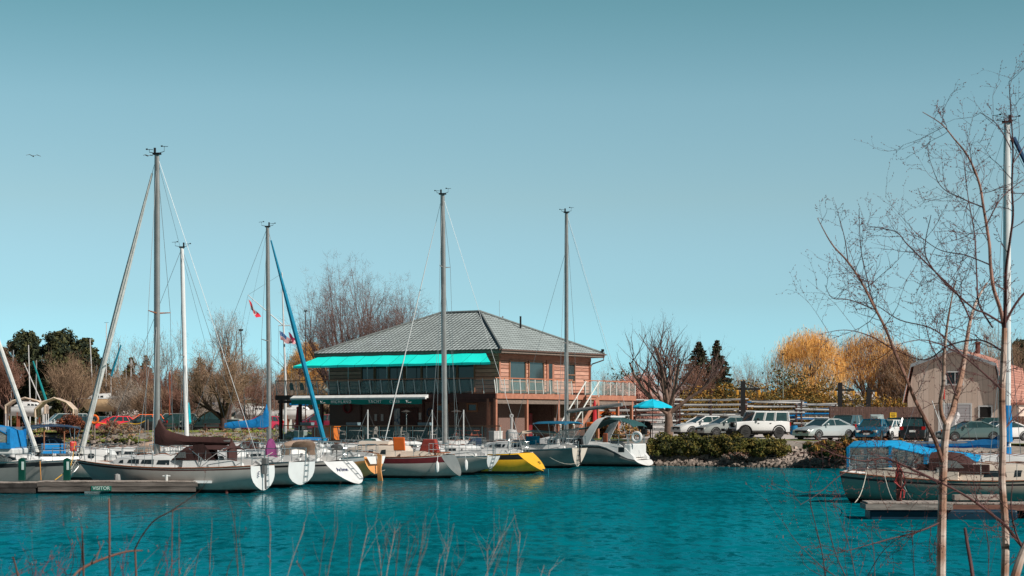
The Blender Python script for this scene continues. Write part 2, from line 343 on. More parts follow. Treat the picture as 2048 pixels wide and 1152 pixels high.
# riprap along the water's edge
ROCK = mat('riprap_stone', (.27, .22, .19), .9, var=.5, scale=1.1, bump=.5, bscale=4)
zband(ROCK, -.05, .32, (.035, .032, .022), .9, 2., world=True)
def rocks(name, x0, x1, n, seed, smin=.12, smax=.34, dmax=3.2, up=0.):
    rr = random.Random(seed); mb = MB()
    for i in range(n):
        x = rr.uniform(x0, x1); d = rr.uniform(-.3, dmax); y = shore_y(x)+d
        z = .36*d*(.93 if x > 20 else 1)+rr.uniform(-.02, .08)+up
        s = rr.uniform(smin, smax)*(1 if d < 1.6 else .8)
        q = Matrix.Rotation(rr.uniform(0, 6.3), 3, 'Z') @ Matrix.Rotation(rr.uniform(-.6, .6), 3, 'X')
        vs = []
        for k in range(2):
            for a in range(5):
                t = a*1.2566+rr.uniform(-.35, .35); q2 = rr.uniform(.75, 1.15)*(1 if k == 0 else .62)
                vs.append(Vector((x, y, z))+q @ Vector((s*q2*math.cos(t), s*.8*q2*math.sin(t), (-.3 if k == 0 else .45)*s)))
        mb.add(vs, [(4, 3, 2, 1, 0), (5, 6, 7, 8, 9)]+[(i_, (i_+1) % 5, 5+(i_+1) % 5, 5+i_) for i_ in range(5)])
    return tag(mb.build(name, ROCK), 'pale broken stones lining the waterside bank', 'rocks', kind='stuff')
rocks('bank_rocks', 4, 31, 2600, 3)
rocks('far_bank_rocks', -62, -15, 1300, 9, .12, .34, 3.2, .15)
# ================================================================ sailing boats
HULLW_SHADE = mat('hull_white_shade_toned', (.33, .32, .30), .3, var=.07, scale=1.2)  # white hull sides greyed: their shade is in the colour, transoms stay white
HULLG = mat('hull_grey', (.16, .17, .165), .32, var=.12, scale=1.0)
DARKH = mat('hull_band_black', (.012, .013, .015), .3, var=.2)
MARH = mat('hull_band_maroon', (.10, .012, .016), .4, var=.15)
ORH = mat('hull_orange', (.72, .33, .12), .35, var=.07); YEH = mat('hull_yellow', (.80, .43, .02), .35, var=.07)
for m_ in (HULLW_SHADE, HULLG, ORH, YEH): zband(m_, 0., .38, (.10, .085, .05), .55, 2.2, streak=True)
BOTT = mat('antifouling_dark', (.012, .02, .022), .7, var=.3); TEALB = mat('antifouling_teal', (.0, .10, .15), .7, var=.2)
DECKM = mat('deck_nonskid', (.72, .70, .67), .7, var=.08, scale=3)
INK = mat('sign_ink', (.02, .03, .10), .6, var=.05)
def lerp(a, b, t): return a+(b-a)*t
def smooth(t): t = max(0., min(1., t)); return t*t*(3-2*t)

def hull_fn(o):
    L, B = o['L'], o['B']; tb = o.get('tb', .7); fs, fm, fb = o.get('fb', (1.05, .95, 1.3)); drop = o.get('drop', 0)
    def hb(s):
        if s < .42: return B/2*(tb+(1-tb)*math.sin(math.pi/2*s/.42)**.9)
        return B/2*max(.012, max(0., math.cos(math.pi/2*((min(s, 1)-.42)/.58)))**.82)
    def zs(s):
        z = fm+(fs-fm)*((.4-s)/.4)**2 if s < .4 else fm+(fb-fm)*((s-.4)/.6)**1.7
        if drop and s < .30: z -= drop*(1-smooth(s/.30))
        return z
    def zk(s): return lerp(o.get('zk', .03), -.4, smooth(s/.25)) if s < .7 else lerp(-.4, -.12, (s-.7)/.3)
    def xx(s, z):
        h = z/zs(s); tr = o.get('tr', .0); br = o.get('br', .9)
        return s*L+tr*h*(1-s)**5+br*(h-1)*s**7
    return hb, zs, zk, xx
def make_hull(t, o):
    hb, zs, zk, xx = hull_fn(o); N = 22
    us = range(12); HL = (0, .06, .13, .22, .34, .50, .68, .86, 1.0)
    secs = []
    for i in range(N+1):
        s = (i/N)**1.15 if i else 0.; ring = []
        pw = lerp(o.get('pwt', 2.4), 2.6, smooth(s/.3)) if s < .6 else lerp(2.6, 1.15, smooth((s-.6)/.4))
        kk = zk(s); zb = max(.15, kk+.02)
        for j, u0 in enumerate(us):
            z = lerp(zs(s), zb, HL[j]) if j < 9 else lerp(zb, kk, (j-8)/3); u = (zs(s)-z)/(zs(s)-kk); y = hb(s)*max(0., 1-u**pw)**.62*(1+(.04*math.sin(math.pi*u) if s < .7 else -.1*math.sin(math.pi*u)*(s-.7)))
            ring.append((xx(s, z), 0. if j == 11 else max(y, .004), z))
        full = ring+[(x, -y, z) for x, y, z in reversed(ring[:-1])]
        secs.append(full)
    n = len(secs[0]); mb = MB(); vs = [p for r in secs for p in r]; fs = []; mi = []
    band = o.get('bandrows', (0,)); nh = len(us)-1
    for k in range(N):
        for i in range(n-1):
            row = i if i < nh else n-2-i
            fs.append((k*n+i, (k+1)*n+i, (k+1)*n+i+1, k*n+i+1))
            mi.append(2 if row >= 8 else (1 if row in band else 0))
    mb.v = vs; mb.f = fs; mb.m = mi
    hull = mb.build('hull', [o['hull'], o.get('band', DARKH), o.get('bottom', BOTT)], t, smooth=True)
    # transom
    tr = [Vector(p) for p in secs[0]]; c = sum(tr, Vector())/len(tr); mb = MB()
    ring = [p+Vector((-.012, 0, 0)) for p in tr]
    mb.add([c+Vector((-.03, 0, 0))]+ring, [(0, i+2, i+1) for i in range(n-1)]+[(0, 1, n)])
    mb.build('transom', o.get('transom', HULLW_SHADE), t)
    # deck
    rows = []
    for i in range(N+1):
        s = (i/N)**1.15 if i else 0.; z = zs(s); y = hb(s); x = xx(s, z)
        rows.append([(x, -y, z-.02), (x, -y*.6, z+.03), (x, 0, z+.06), (x, y*.6, z+.03), (x, y, z-.02)])
    mb = MB(); mb.sheet(rows); mb.build('deck', DECKM, t, smooth=True)
    mb = MB()
    for sg in (-1, 1): mb.tube([(xx(s, zs(s)), sg*hb(s), zs(s)+.01) for s in [j/18 for j in range(19)]], .028, 4)
    mb.build('toe_rail', o.get('rail', STEEL), t)
    return hb, zs, xx

def cabin(t, o, hb, zs, xx):
    x0, x1 = o.get('cab', (.36, .76)); L = o['L']; h = o.get('cabh', .42); m = o.get('cabm', WHITE); secs = []
    st = [(x0, 0.55*h, 1), (x0+.02, h, 1), (lerp(x0, x1, .4), h*1.02, 1), (lerp(x0, x1, .72), h*.86, .93), (lerp(x0, x1, .9), h*.5, .82), (x1, .05, .7)]
    side = []
    for s, hh, k in st:
        w = hb(s)*.66*k; z = zs(s)+.02; x = s*L
        secs.append([(x, -w, z), (x, -w*.84, z+hh*.85), (x, -w*.72, z+hh), (x, 0, z+hh+.06), (x, w*.72, z+hh), (x, w*.84, z+hh*.85), (x, w, z)])
        side.append((x, w, z, hh))
    mb = MB(); mb.loft(secs); mb.build('cabin_top', m, t, smooth=True)
    def wpt(x, v, sg, off=.012):
        for (xa, wa, za, ha), (xb, wb, zb, hb_) in zip(side, side[1:]):
            if x <= xb or xb == side[-1][0]:
                q = (x-xa)/max(1e-6, xb-xa); w_ = lerp(wa, wb, q); z_ = lerp(za, zb, q); h_ = lerp(ha, hb_, q)
                return (x, sg*(w_*(1-.16*v)+off), z_+h_*.85*v)
    for wx0, wx1, kind in o.get('wins', []):
        for sg in (-1, 1):
            a, b = wx0*L, wx1*L; mb = MB()
            if kind == 'oval':
                cx = (a+b)/2; r = (b-a)/2
                pts = [wpt(cx+r*math.copysign(abs(math.cos(q))**.6, math.cos(q)), .52+.27*math.copysign(abs(math.sin(q))**.6, math.sin(q)), sg) for q in [k*math.pi/6 for k in range(12)]]
            else: pts = [wpt(a, .25, sg), wpt(b, .28, sg), wpt(b-.06, .72, sg), wpt(a+.03, .78, sg)]
            if sg < 0: pts = pts[::-1]
            pts2 = [(p[0], p[1]-sg*.03, p[2]) for p in pts]; k = len(pts)
            mb.add(pts+pts2, [tuple(range(k)), tuple(range(2*k-1, k-1, -1))]+[(i, k+i, k+(i+1) % k, (i+1) % k) for i in range(k)])
            mb.build('cabin_window', GLASS_DK, t)
    mb = MB(); xh = lerp(x0, x1, .62)*L; mb.box((xh, 0, zs(.6)+h*.98+.07), (.5, .5, .06)); mb.build('hatch', GLASS_DK, t)
    xh = lerp(x0, x1, .18)*L; mb = MB(); mb.box((xh, 0, zs(.4)+h+.09), (.75, .62, .08)); mb.build('sliding_hatch', o.get('hatchm', m), t)
    mb = MB()
    for sg in (-1, 1):
        w = hb(.5)*.66*.7; mb.tube([(lerp(x0, x1, q)*L, sg*w, zs(.5)+h+.05+.07*math.sin(math.pi*((q*5) % 1))) for q in [.1+.02*k for k in range(28)]], .014, 4)
    mb.build('grab_rail', TEAK if o.get('teak', 1) else STEEL, t)
    # cockpit coamings and seats
    c0, c1 = .05+max(0, o.get('tr', 0))/L, x0
    for sg in (-1, 1):
        mb = MB(); secs = []
        for s in (c0, c0+.07, c0+.15, c1):
            w = hb(s)*.70; z = zs(s) if s > .1 else max(zs(s), zs(.12)-.1); x = s*L+(.05 if s == c0 else 0); hh = .30 if s > c0 else .16
            secs.append([(x, sg*(w+.10), z), (x, sg*(w+.03), z+hh), (x, sg*(w-.10), z+hh), (x, sg*(w-.16), z)])
        mb.loft(secs); mb.build('cockpit_coaming', m, t, smooth=True)
    for sg in (-1, 1):
        mb = MB(); mb.lathe([(.09, 0), (.07, .04), (.055, .10), (.085, .14), (.02, .15)], (.27*L, sg*hb(.27)*.68, zs(.27)+.29), 8)
        mb.build('winch', mat('winch_grey', (.2, .2, .2), .5, .3), t)

def rails(t, o, hb, zs, xx):
    L = o['L']; H = .62; rt = .016
    if o.get('pushpit', 1):
        mb = MB(); pts = [(.16*L, hb(.16)*.94), (.05*L+o.get('tr', 0), hb(.03)*.92), (.02*L+o.get('tr', 0), hb(0)*.55), (.02*L+o.get('tr', 0), -hb(0)*.55), (.05*L+o.get('tr', 0), -hb(.03)*.92), (.16*L, -hb(.16)*.94)]
        zz = max(zs(.02), zs(.15)-.2)
        for h in (H, H*.5): mb.tube([(x, y, zz+h) for x, y in pts], rt, 5)
        for x, y in pts: mb.tube([(x, y, zs(max(0, x/L))), (x, y, zz+H)], rt, 5)
        mb.build('pushpit', STEEL, t)
    if o.get('pulpit', 1):
        mb = MB(); a, b, c = .86, .95, 1.0
        tip = (L+.12, 0, zs(1)+H+.02)
        for h, e in ((H, 0), (H*.5, .15)):
            mb.tube([(a*L, hb(a)*.9, zs(a)+h), (b*L, hb(b)*.95, zs(b)+h), (L+.10-e, 0, zs(1)+h), (b*L, -hb(b)*.95, zs(b)+h), (a*L, -hb(a)*.9, zs(a)+h)] if h == H else [(a*L, hb(a)*.9, zs(a)+h), (b*L, hb(b)*.95, zs(b)+h)], rt, 5)
        for sg in (-1, 1):
            mb.tube([(a*L, sg*hb(a)*.9, zs(a)), (a*L, sg*hb(a)*.9, zs(a)+H)], rt, 5); mb.tube([(b*L-.1, sg*hb(b)*.9, zs(b)), (b*L, sg*hb(b)*.95, zs(b)+H)], rt, 5)
        mb.tube([(L-.15, 0, zs(1)), (L+.10, 0, zs(1)+H)], rt, 5)
        mb.build('pulpit', STEEL, t)
    st = o.get('stanch', (.26, .38, .5, .62, .75))
    for s in st:
        for sg in (-1, 1):
            mb = MB(); mb.tube([(s*L, sg*hb(s)*.95, zs(s)), (s*L, sg*hb(s)*.95, zs(s)+H)], .014, 5); mb.build('stanchion', STEEL, t)
    mb = MB()
    for sg in (-1, 1):
        for h in (H, H*.52):
            mb.tube([(s*L, sg*hb(s)*.95, zs(s)+h) for s in (.16,)+tuple(st)+(.86,)], .006, 3)
    mb.build('lifeline', WIRE, t)

def rig(t, o, hb, zs, xx):
    r = o['rig']; L = o['L']; mx = r['x']; top = r['top']; base = zs(mx/L)+o.get('cabh', .42)*(.9 if o.get('cab') else 0); lean = r.get('lean', 0.)
    rad = r.get('rad', .10); m = r.get('m', ALU)
    mb = MB(); n = 12
    def mp_(f): return (mx+lean*f, 0, lerp(base, top, f))
    secs = []
    for f, k in ((0, 1.0), (.5, 1.0), (.85, .96), (1, .8)):
        x, y, z = mp_(f); secs.append([(x+rad*k*1.1*math.cos(a), rad*k*.85*math.sin(a), z) for a in [2*math.pi*i/n for i in range(n)]])
    mb.loft(secs); mast = mb.build('mast', m, t, smooth=True)
    x, y, z = mp_(1)
    mb = MB(); mb.box((x, 0, z+.04), (rad*2.6, rad*1.6, .08)); mb.tube([(x+.1, 0, z+.08), (x+.1, 0, z+.30)], .05, 6)
    for a, b_, l in ((-.38, .22, 1), (.34, .12, -1)):
        mb.tube([(x, 0, z+.05), (x+a, .05, z+.12), (x+a, .05, z+b_+.1)], .014, 4); mb.tube([(x+a-.18, .05, z+b_+.1), (x+a+.1, .05, z+b_+.12)], .011, 4); mb.box((x+a+.12, .05, z+b_+.13), (.08, .02, .06))
    mb.build('masthead_instruments', BLACK, mast)
    H = top-base
    for f, w_ in r.get('spread', ((.5, 1.0),)):
        x, y, z = mp_(f); mb = MB()
        mb.tube([(x-.12, -w_, z+.07), (x, 0, z), (x-.12, w_, z+.07)], [.022, .04, .022], 6); mb.build('spreader', r.get('sm', ALU), mast)
    wr = .011; bx = L-.1
    mb = MB(); X1 = mp_(r.get('fs', 1.0)); f0 = r.get('spread', ((.5, 1.),))[0]; xs_, _, zs_ = mp_(f0[0])
    for sg in (-1, 1):
        cw = hb(mx/L)*.9
        mb.tube([mp_(.99), (xs_-.12, sg*f0[1], zs_+.07), (mx-.1, sg*cw, zs(mx/L))], wr, 4)
        mb.tube([mp_(f0[0]-.01), (mx-.45, sg*cw, zs(mx/L))], wr, 4); mb.tube([mp_(f0[0]-.01), (mx+.35, sg*cw, zs(mx/L))], wr, 4)
    mb.build('shroud', WIRE, t)
    mb = MB()
    if r.get('back', 1): mb.tube([mp_(1), (o.get('tr', 0)+.1, 0, zs(0)+.05)], wr, 4)
    if mb.v: mb.build('backstay', WIRE, t)
    mb = MB(); a = Vector(X1); b = Vector((bx, 0, zs(1)+.05)); mb.tube([a, b], wr, 4); mb.build('forestay', WIRE, t)
    if r.get('furl'):
        fm, fr = r['furl']; mb = MB(); rr = random.Random(3)
        pts = [a.lerp(b, q) for q in [.06+.92*k/14 for k in range(15)]]
        mb.tube(pts, [fr*(.35+.75*min(1, k/6))*(1-.0*k) for k in range(15)], 8); mb.build('furled_headsail', fm, t, smooth=True)
        mb = MB(); mb.lathe([(.05, -.05), (.13, -.04), (.13, .0), (.06, .02), (.06, .08), (.13, .10), (.13, .13), (.03, .14)], tuple(a.lerp(b, .985)), 10); mb.build('furling_drum', BLACK, t)
    if r.get('boom'):
        bl, bz, slope, cm, ch = r['boom']; mb = MB(); x0 = mx-.15
        mb.tube([(x0, 0, bz), (x0-bl, 0, bz+slope)], r.get('brad', .085), 10); mb.build('boom', ALU, t, smooth=True)
        mb = MB(); mb.tube([mp_(.99), (x0-bl, 0, bz+slope)], .007, 3); mb.build('topping_lift', WIRE, t)
        if cm:
            secs = []
            for q, hh, ww in ((-.06, 1.0, .13), (0.0, 1.0, .17), (.03, .78, .19), (.10, .50, .21), (.22, .36, .20), (.38, .27, .17), (.6, .22, .15), (.85, .17, .12), (1.02, .12, .08)):
                x = x0-bl*q; z = bz+slope*q; sag = .03*math.sin(q*31); zt = z+ch*hh+sag; zb = z-.16-.03*math.sin(q*17)
                secs.append([(x, -ww*.8, zb+.05), (x, -ww, (zt+zb)/2-.05), (x, -ww*.45, zt-.07), (x, 0, zt), (x, ww*.45, zt-.07), (x, ww, (zt+zb)/2-.05), (x, ww*.8, zb+.05), (x, 0, zb)])
            mb = MB(); mb.loft(secs); mb.build('sail_cover', cm, t, smooth=True)

def dodger(t, o, hb, zs, d):
    """spray hood: arched fabric from cabin back to above the companionway, window in front"""
    L = o['L']; x0, x1, h, m = d['x0']*L, d['x1']*L, d['h'], d['m']; w = hb(x0/L)*.72; zb = zs(x0/L)+(.34)
    rows = []; n = 9
    prof = [(x1, .02, .86), (lerp(x1, x0, .28), .62, .93), (lerp(x1, x0, .5), .92, .98), (lerp(x1, x0, .78), 1.0, 1.0), (x0, .97, 1.0)]
    for x, hh, k in prof:
        rows.append([(x, w*k*math.copysign(abs(math.cos(a))**.55, math.cos(a)), zb+h*hh*math.sin(a)**.45) for a in [math.pi*i/(n-1) for i in range(n)]])
    mb = MB(); mb.sheet(rows, .015); o2 = mb.build('spray_hood', m, t, smooth=True)
    for sg in (-1, 1):
        mb = MB(); a = lerp(x1, x0, .40); mb.add([(lerp(x1, x0, .22), sg*(w*.95+.02), zb+.08), (a+(x0-a)*.45, sg*(w*.99+.02), zb+.08), (a+(x0-a)*.4, sg*(w*.97+.03), zb+h*.55), (a, sg*(w*.95+.03), zb+h*.50)], [(0, 1, 2, 3) if sg > 0 else (3, 2, 1, 0)])
        mb.build('side_window', CLEAR, o2)
def bimini(t, o, hb, zs, d):
    L = o['L']; x0, x1, z, m, w = d['x0']*L, d['x1']*L, d['z'], d['m'], d.get('w', 1.05); n = 7; rows = []
    for q in (0, .04, .3, .5, .7, .96, 1):
        x = lerp(x0, x1, q); dz = -.10 if q in (0, 1) else -.05*abs(q-.5)
        rows.append([(x, w*c, z+dz-.16*abs(c)**3) for c in [-1, -.85, -.5, 0, .5, .85, 1]])
    mb = MB(); mb.sheet(rows, .02); o2 = mb.build('bimini_top', m, t, smooth=True)
    mb = MB(); xm = lerp(x0, x1, .45); s = max(.05, min(.4, xm/L)); zb = zs(s)+.28
    for sg in (-1, 1):
        for x in (lerp(x0, x1, .03), lerp(x0, x1, .5), lerp(x0, x1, .97)):
            mb.tube([(xm, sg*hb(s)*.85, zb), (x, sg*w, z-.14)], .016, 5)
    for x in (lerp(x0, x1, .03), lerp(x0, x1, .97)): mb.tube([(x, -w, z-.15), (x, 0, z-.05), (x, w, z-.15)], .016, 5)
    mb.build('bimini_frame', STEEL, t)
    for q in d.get('curtain', []):
        mb = MB(); xa, xb, zb2 = q
        for sg in (-1, 1): mb.add([(xa*L, sg*w, z-.15), (xb*L, sg*w, z-.15), (xb*L, sg*w*.97, zb2), (xa*L, sg*w*.97, zb2)], [(0, 1, 2, 3)])
        mb.build('side_curtain', d.get('cm', CLEAR), t)

def boat(name, label, loc, rz, o, cat='sailing boat', group=None):
    t = thing(name, label, cat, (loc[0], loc[1], 0), rz, group)
    hb, zs, xx = make_hull(t, o); L = o['L']
    if o.get('cab', 1): cabin(t, o, hb, zs, xx)
    rails(t, o, hb, zs, xx)
    if o.get('rig'): rig(t, o, hb, zs, xx)
    if o.get('dodger'): dodger(t, o, hb, zs, o['dodger'])
    if o.get('bimini'): bimini(t, o, hb, zs, o['bimini'])
    if o.get('ladder'):
        y = o['ladder']; mb = MB(); z1 = zs(0)+.45; z0 = .25; f = lambda z: xx(0, min(z, zs(0)))-.07
        for yy in (y-.16, y+.16): mb.tube([(f(z1), yy, z1), (f(zs(0)), yy, zs(0)), (f(z0), yy, z0)], .018, 5)
        for k in range(4): z = lerp(z0, zs(0), k/3.5); mb.tube([(f(z), y-.16, z), (f(z), y+.16, z)], .018, 5)
        mb.build('boarding_ladder', STEEL, t)
    if o.get('wheel'):
        x = o['wheel']; mb = MB(); z = zs(.2)+.35; mb.torus((x, 0, z+.25), .36, .022, 'x', 18, 5)
        for k in range(5): a = k*1.2566; mb.tube([(x, 0, z+.25), (x, .36*math.cos(a), z+.25+.36*math.sin(a))], .012, 4)
        mb.build('steering_wheel', STEEL, t)
        mb = MB(); mb.tube([(x+.1, 0, z-.45), (x+.1, 0, z+.35)], [.12, .08], 8); mb.build('pedestal', WHITE, t)
    for f in o.get('fenders', []):
        s, sg = f; mb = MB(); mb.lathe([(.02, .30), (.05, .27), (.10, .18), (.11, 0), (.10, -.20), (.04, -.28)], (s*L, sg*(hb(s)+.12), zs(s)-.55), 8)
        mb.tube([(s*L, sg*(hb(s)+.12), zs(s)-.3), (s*L, sg*hb(s), zs(s)+.05)], .012, 4); mb.build('fender', WHITE, t, smooth=True)
    return t, hb, zs, xx

def cover_blob(parent, name, c, r, m):
    """a fabric cover tied over a steering wheel: flat lens standing upright across the boat"""
    mb = MB(); secs = []
    for k, h in ((.9, 0), (1, .25), (1, .5), (.8, .75), (.45, .95), (.05, 1.03)):
        secs.append([(c[0]+r[0]*(.6+.4*k)*math.cos(a)*(.5+.5*k), c[1]+r[1]*k*math.sin(a), c[2]+r[2]*h) for a in [2*math.pi*i/10 for i in range(10)]])
    mb.loft(secs); return mb.build(name, m, parent, smooth=True)
def hdg(phi): return R(180-phi)
def wl(px, py): Y = 3*F/(py-HZ); return ((px-1024)*Y/F, Y)
def line_between(name, label, pts, r=.012, m=None, cat='mooring line'):
    mb = MB(); q = []
    for a, b in zip(pts, pts[1:]):
        a, b = Vector(a), Vector(b)
        for k in range(6): p = a.lerp(b, k/6); p.z -= .05*math.sin(math.pi*k/6)*(a-b).length*.5; q.append(p)
    q.append(Vector(pts[-1])); mb.tube(q, r, 4); return tag(mb.build(name, m or ROPE), label, cat)

LONG3 = [(.44, .51, 'long'), (.525, .60, 'long'), (.61, .68, 'long'), (.705, .735, 'long')]
zband(WHITE, .0, .22, (.30, .27, .2), .35, 3)
# --- boat with the brown covers, nearest on the left
x, y = wl(527, 985.5)
zband(mat('hull_sage', (.37, .30, .25), .3, var=.07, scale=1), 0., .4, (.10, .09, .06), .55, 2.2, streak=True)
o1 = dict(L=8.9, B=3.0, tb=.74, fb=(1.13, 1.03, 1.30), tr=.05, br=1.2, hull=HULLW_SHADE, band=BROWNC, bandrows=(1,), transom=WHITE, rail=TEAK, cab=(.36, .80), cabh=.46, wins=LONG3,
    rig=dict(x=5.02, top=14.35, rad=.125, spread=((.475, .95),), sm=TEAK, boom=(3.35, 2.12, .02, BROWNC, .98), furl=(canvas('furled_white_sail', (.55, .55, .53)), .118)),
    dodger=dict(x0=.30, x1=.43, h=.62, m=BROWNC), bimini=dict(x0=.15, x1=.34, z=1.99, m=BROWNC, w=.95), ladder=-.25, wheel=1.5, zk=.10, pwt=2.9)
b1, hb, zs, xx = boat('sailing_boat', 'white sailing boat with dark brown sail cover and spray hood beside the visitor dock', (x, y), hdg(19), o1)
cover_blob(b1, 'wheel_cover', (1.45, 0, 1.30), (.12, .42, .80), BROWNC)
mb = MB(); mb.add([(1.25+.85*q, s_*1.0, zz) for s_ in (1,) for q, zz in ((.5, 1.35), (1.8, 1.35), (1.8, 2.0), (1.2, 2.05))], [(0, 1, 2, 3)]); mb.build('side_curtain', BROWNC, b1)
mb = MB(); mb.box((-.12, .15, 1.0), (.16, .24, .42)); mb.box((-.16, .15, 1.32), (.22, .28, .26)); mb.tube([(-.16, .15, .9), (-.18, .15, .15)], .05, 6); mb.build('outboard_motor', mat('motor_grey', (.12, .12, .12), .5), b1, bevel=.03)
text_mesh('lettering', 'E', .34, INK, b1, (-.05, .58, .78), (R(90), 0, R(-90)), shear=.3)
mb = MB(); mb.lathe([(.0, .24), (.12, .2), (.15, 0), (.12, -.2), (.0, -.24)], (6.0, 1.62, .55), 8); mb.build('fender', mat('grey_fender', (.3, .3, .3)), b1, smooth=True)

# --- purple wheel cover
x, y = wl(600, 975)
o = dict(L=8.0, B=2.9, tb=.80, fb=(1.16, 1.06, 1.3), tr=-.10, hull=HULLW_SHADE, band=DARKH, bandrows=(2,), transom=WHITE, cab=(.38, .78), cabh=.5, wins=LONG3, ladder=-.35, zk=.12, pwt=3.4, wheel=1.0)
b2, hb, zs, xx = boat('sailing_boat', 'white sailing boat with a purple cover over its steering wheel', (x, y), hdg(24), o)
cover_blob(b2, 'wheel_cover', (1.25, .45, 1.2), (.16, .46, .98), PURPLE)
# --- reverse transom with the name
x, y = wl(718, 968.5)
o = dict(L=9.3, B=3.3, tb=.80, fb=(1.08, 1.02, 1.35), tr=1.15, hull=HULLW_SHADE, band=DARKH, bandrows=(2,), transom=WHITE, cab=(.36, .78), cabh=.55, wins=LONG3, ladder=-.55, zk=.02, pwt=2.4, wheel=2.2,
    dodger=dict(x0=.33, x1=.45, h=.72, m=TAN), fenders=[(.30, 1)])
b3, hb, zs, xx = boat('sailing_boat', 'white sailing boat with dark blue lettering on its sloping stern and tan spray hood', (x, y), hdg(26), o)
th = math.atan2(1.15, 1.06)
text_mesh('lettering', 'Ar\u00f4me', .36, INK, b3, (.74-.045, .42, .70), (R(90)-th+R(0), 0, R(-90)), shear=.3)
mb = MB(); mb.ball((1.35, -.2, 1.75), (.30, .30, .16), 8, 5); mb.tube([(1.35, -.2, 1.1), (1.35, -.2, 1.7)], .03, 5); mb.build('barbecue', mat('barbecue_grey', (.1, .1, .1), .4, .4), b3, smooth=True)
mb = MB(); mb.tube([(1.9, .3, 1.05), (1.9, .3, 1.75)], .03, 5); mb.ball((1.9, .3, 1.8), (.13, .13, .1)); mb.build('compass', WHITE, b3)
# --- orange boat with stern hung rudder
x, y = wl(752, 962)
o = dict(L=7.4, B=2.6, tb=.70, fb=(1.22, 1.10, 1.3), tr=.15, hull=ORH, band=WHITE, bandrows=(0, 1, 2), transom=ORH, cab=(.40, .78), cabh=.4, wins=[(.48, .56, 'rect'), (.60, .68, 'rect')], zk=.35, pwt=1.8)
b4, hb, zs, xx = boat('sailing_boat', 'small orange sailing boat with an orange rudder hung on its stern', (x, y), hdg(27), o)
mb = MB(); mb.add([(-.05, -.62, .86), (-.05, .62, .86), (.0, .93, 1.24), (.0, -.93, 1.24)], [(0, 1, 2, 3)]); mb.build('white_stern_panel', WHITE, b4)
mb = MB(); mb.prism([(-.08, 1.35), (-.34, 1.3), (-.30, .5), (-.42, -.1), (-.12, -.1), (-.08, .5)], -.03, .03); mb.build('rudder', ORH, b4, bevel=.01)
mb = MB(); mb.tube([(-.2, 0, 1.36), (.9, 0, 1.5)], .025, 6); mb.build('tiller', TEAK, b4)
# --- maroon striped
x, y = wl(922, 956.5)
o = dict(L=8.2, B=3.1, tb=.70, fb=(1.22, 1.10, 1.32), tr=.75, hull=HULLW_SHADE, band=MARH, bandrows=(1, 2, 3), transom=HULLG, rail=TEAK, cab=(.36, .82), cabh=.55, cabm=CREAM, hatchm=CREAM,
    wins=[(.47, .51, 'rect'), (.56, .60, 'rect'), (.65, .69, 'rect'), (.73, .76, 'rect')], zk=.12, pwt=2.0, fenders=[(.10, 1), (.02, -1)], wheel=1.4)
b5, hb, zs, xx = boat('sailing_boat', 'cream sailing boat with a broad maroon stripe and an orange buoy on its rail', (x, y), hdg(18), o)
mb = MB(); mb.prism([(2.55, 1.45), (3.2, 1.45), (3.25, 2.15), (2.6, 2.15)], 1.42, 1.52); mb.build('horseshoe_buoy', ORANGE, b5, bevel=.04)
mb = MB(); mb.prism([(1.0, 1.35), (2.1, 1.35), (1.85, 2.05), (1.2, 2.05)], .35, .75); mb.build('helm_cover', mat('faded_red_canvas', (.28, .04, .03), .9), b5, bevel=.05)
mb = MB(); mb.box((1.25, 0, 1.34), (.8, 1.5, .05)); mb.build('stern_slats', TEAK, b5)
mb = MB(); secs = [[(x_, w_, z_) for w_, z_ in ((-.5, 0), (-.42, .16), (0, .2), (.42, .16), (.5, 0))] for x_, z0_ in ((3.9, 0), (5.6, 0))]
mb.loft([[(x_, y_, z_+1.75) for x_, y_, z_ in s] for s in secs]); mb.build('upturned_dinghy', CREAM, b5, smooth=True)
# --- narrow white oval stern
x, y = wl(976, 950)
o = dict(L=7.8, B=2.8, tb=.55, fb=(1.05, 1.0, 1.25), tr=-.35, hull=HULLW_SHADE, band=WHITE, bandrows=(0,), transom=WHITE, cab=(.38, .78), cabh=.42, wins=LONG3, zk=.35, pwt=1.5, ladder=.05, bottom=BOTT)
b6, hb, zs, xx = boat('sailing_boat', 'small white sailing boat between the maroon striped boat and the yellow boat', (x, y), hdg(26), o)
# --- yellow
x, y = wl(1094, 947.5)
o = dict(L=10.4, B=3.4, tb=.72, fb=(1.18, 1.12, 1.45), tr=1.35, hull=YEH, band=DARKH, bandrows=(1, 2, 3), transom=YEH, rail=WHITE, cab=(.42, .80), cabh=.40, wins=[(.50, .58, 'long'), (.60, .68, 'long')], zk=.14, pwt=1.9, bottom=BOTT,
    rig=dict(x=6.35, top=16.15, rad=.145, m=ALU, spread=((.71, .75),), furl=(ALUW, .03), lean=.15), wheel=2.2)
b7, hb, zs, xx = boat('sailing_boat', 'yellow sailing boat with a black band along its hull and a bright sloping stern', (x, y), hdg(22), o)
mb = MB(); mb.box((.12, 0, .02), (.42, .12, .5)); mb.build('rudder', TEALB, b7)
text_mesh('lettering', 'JET', .26, BLACK, b7, (.62, -.45, .62), (R(90)-math.atan2(1.35, 1.2), 0, R(-90)))
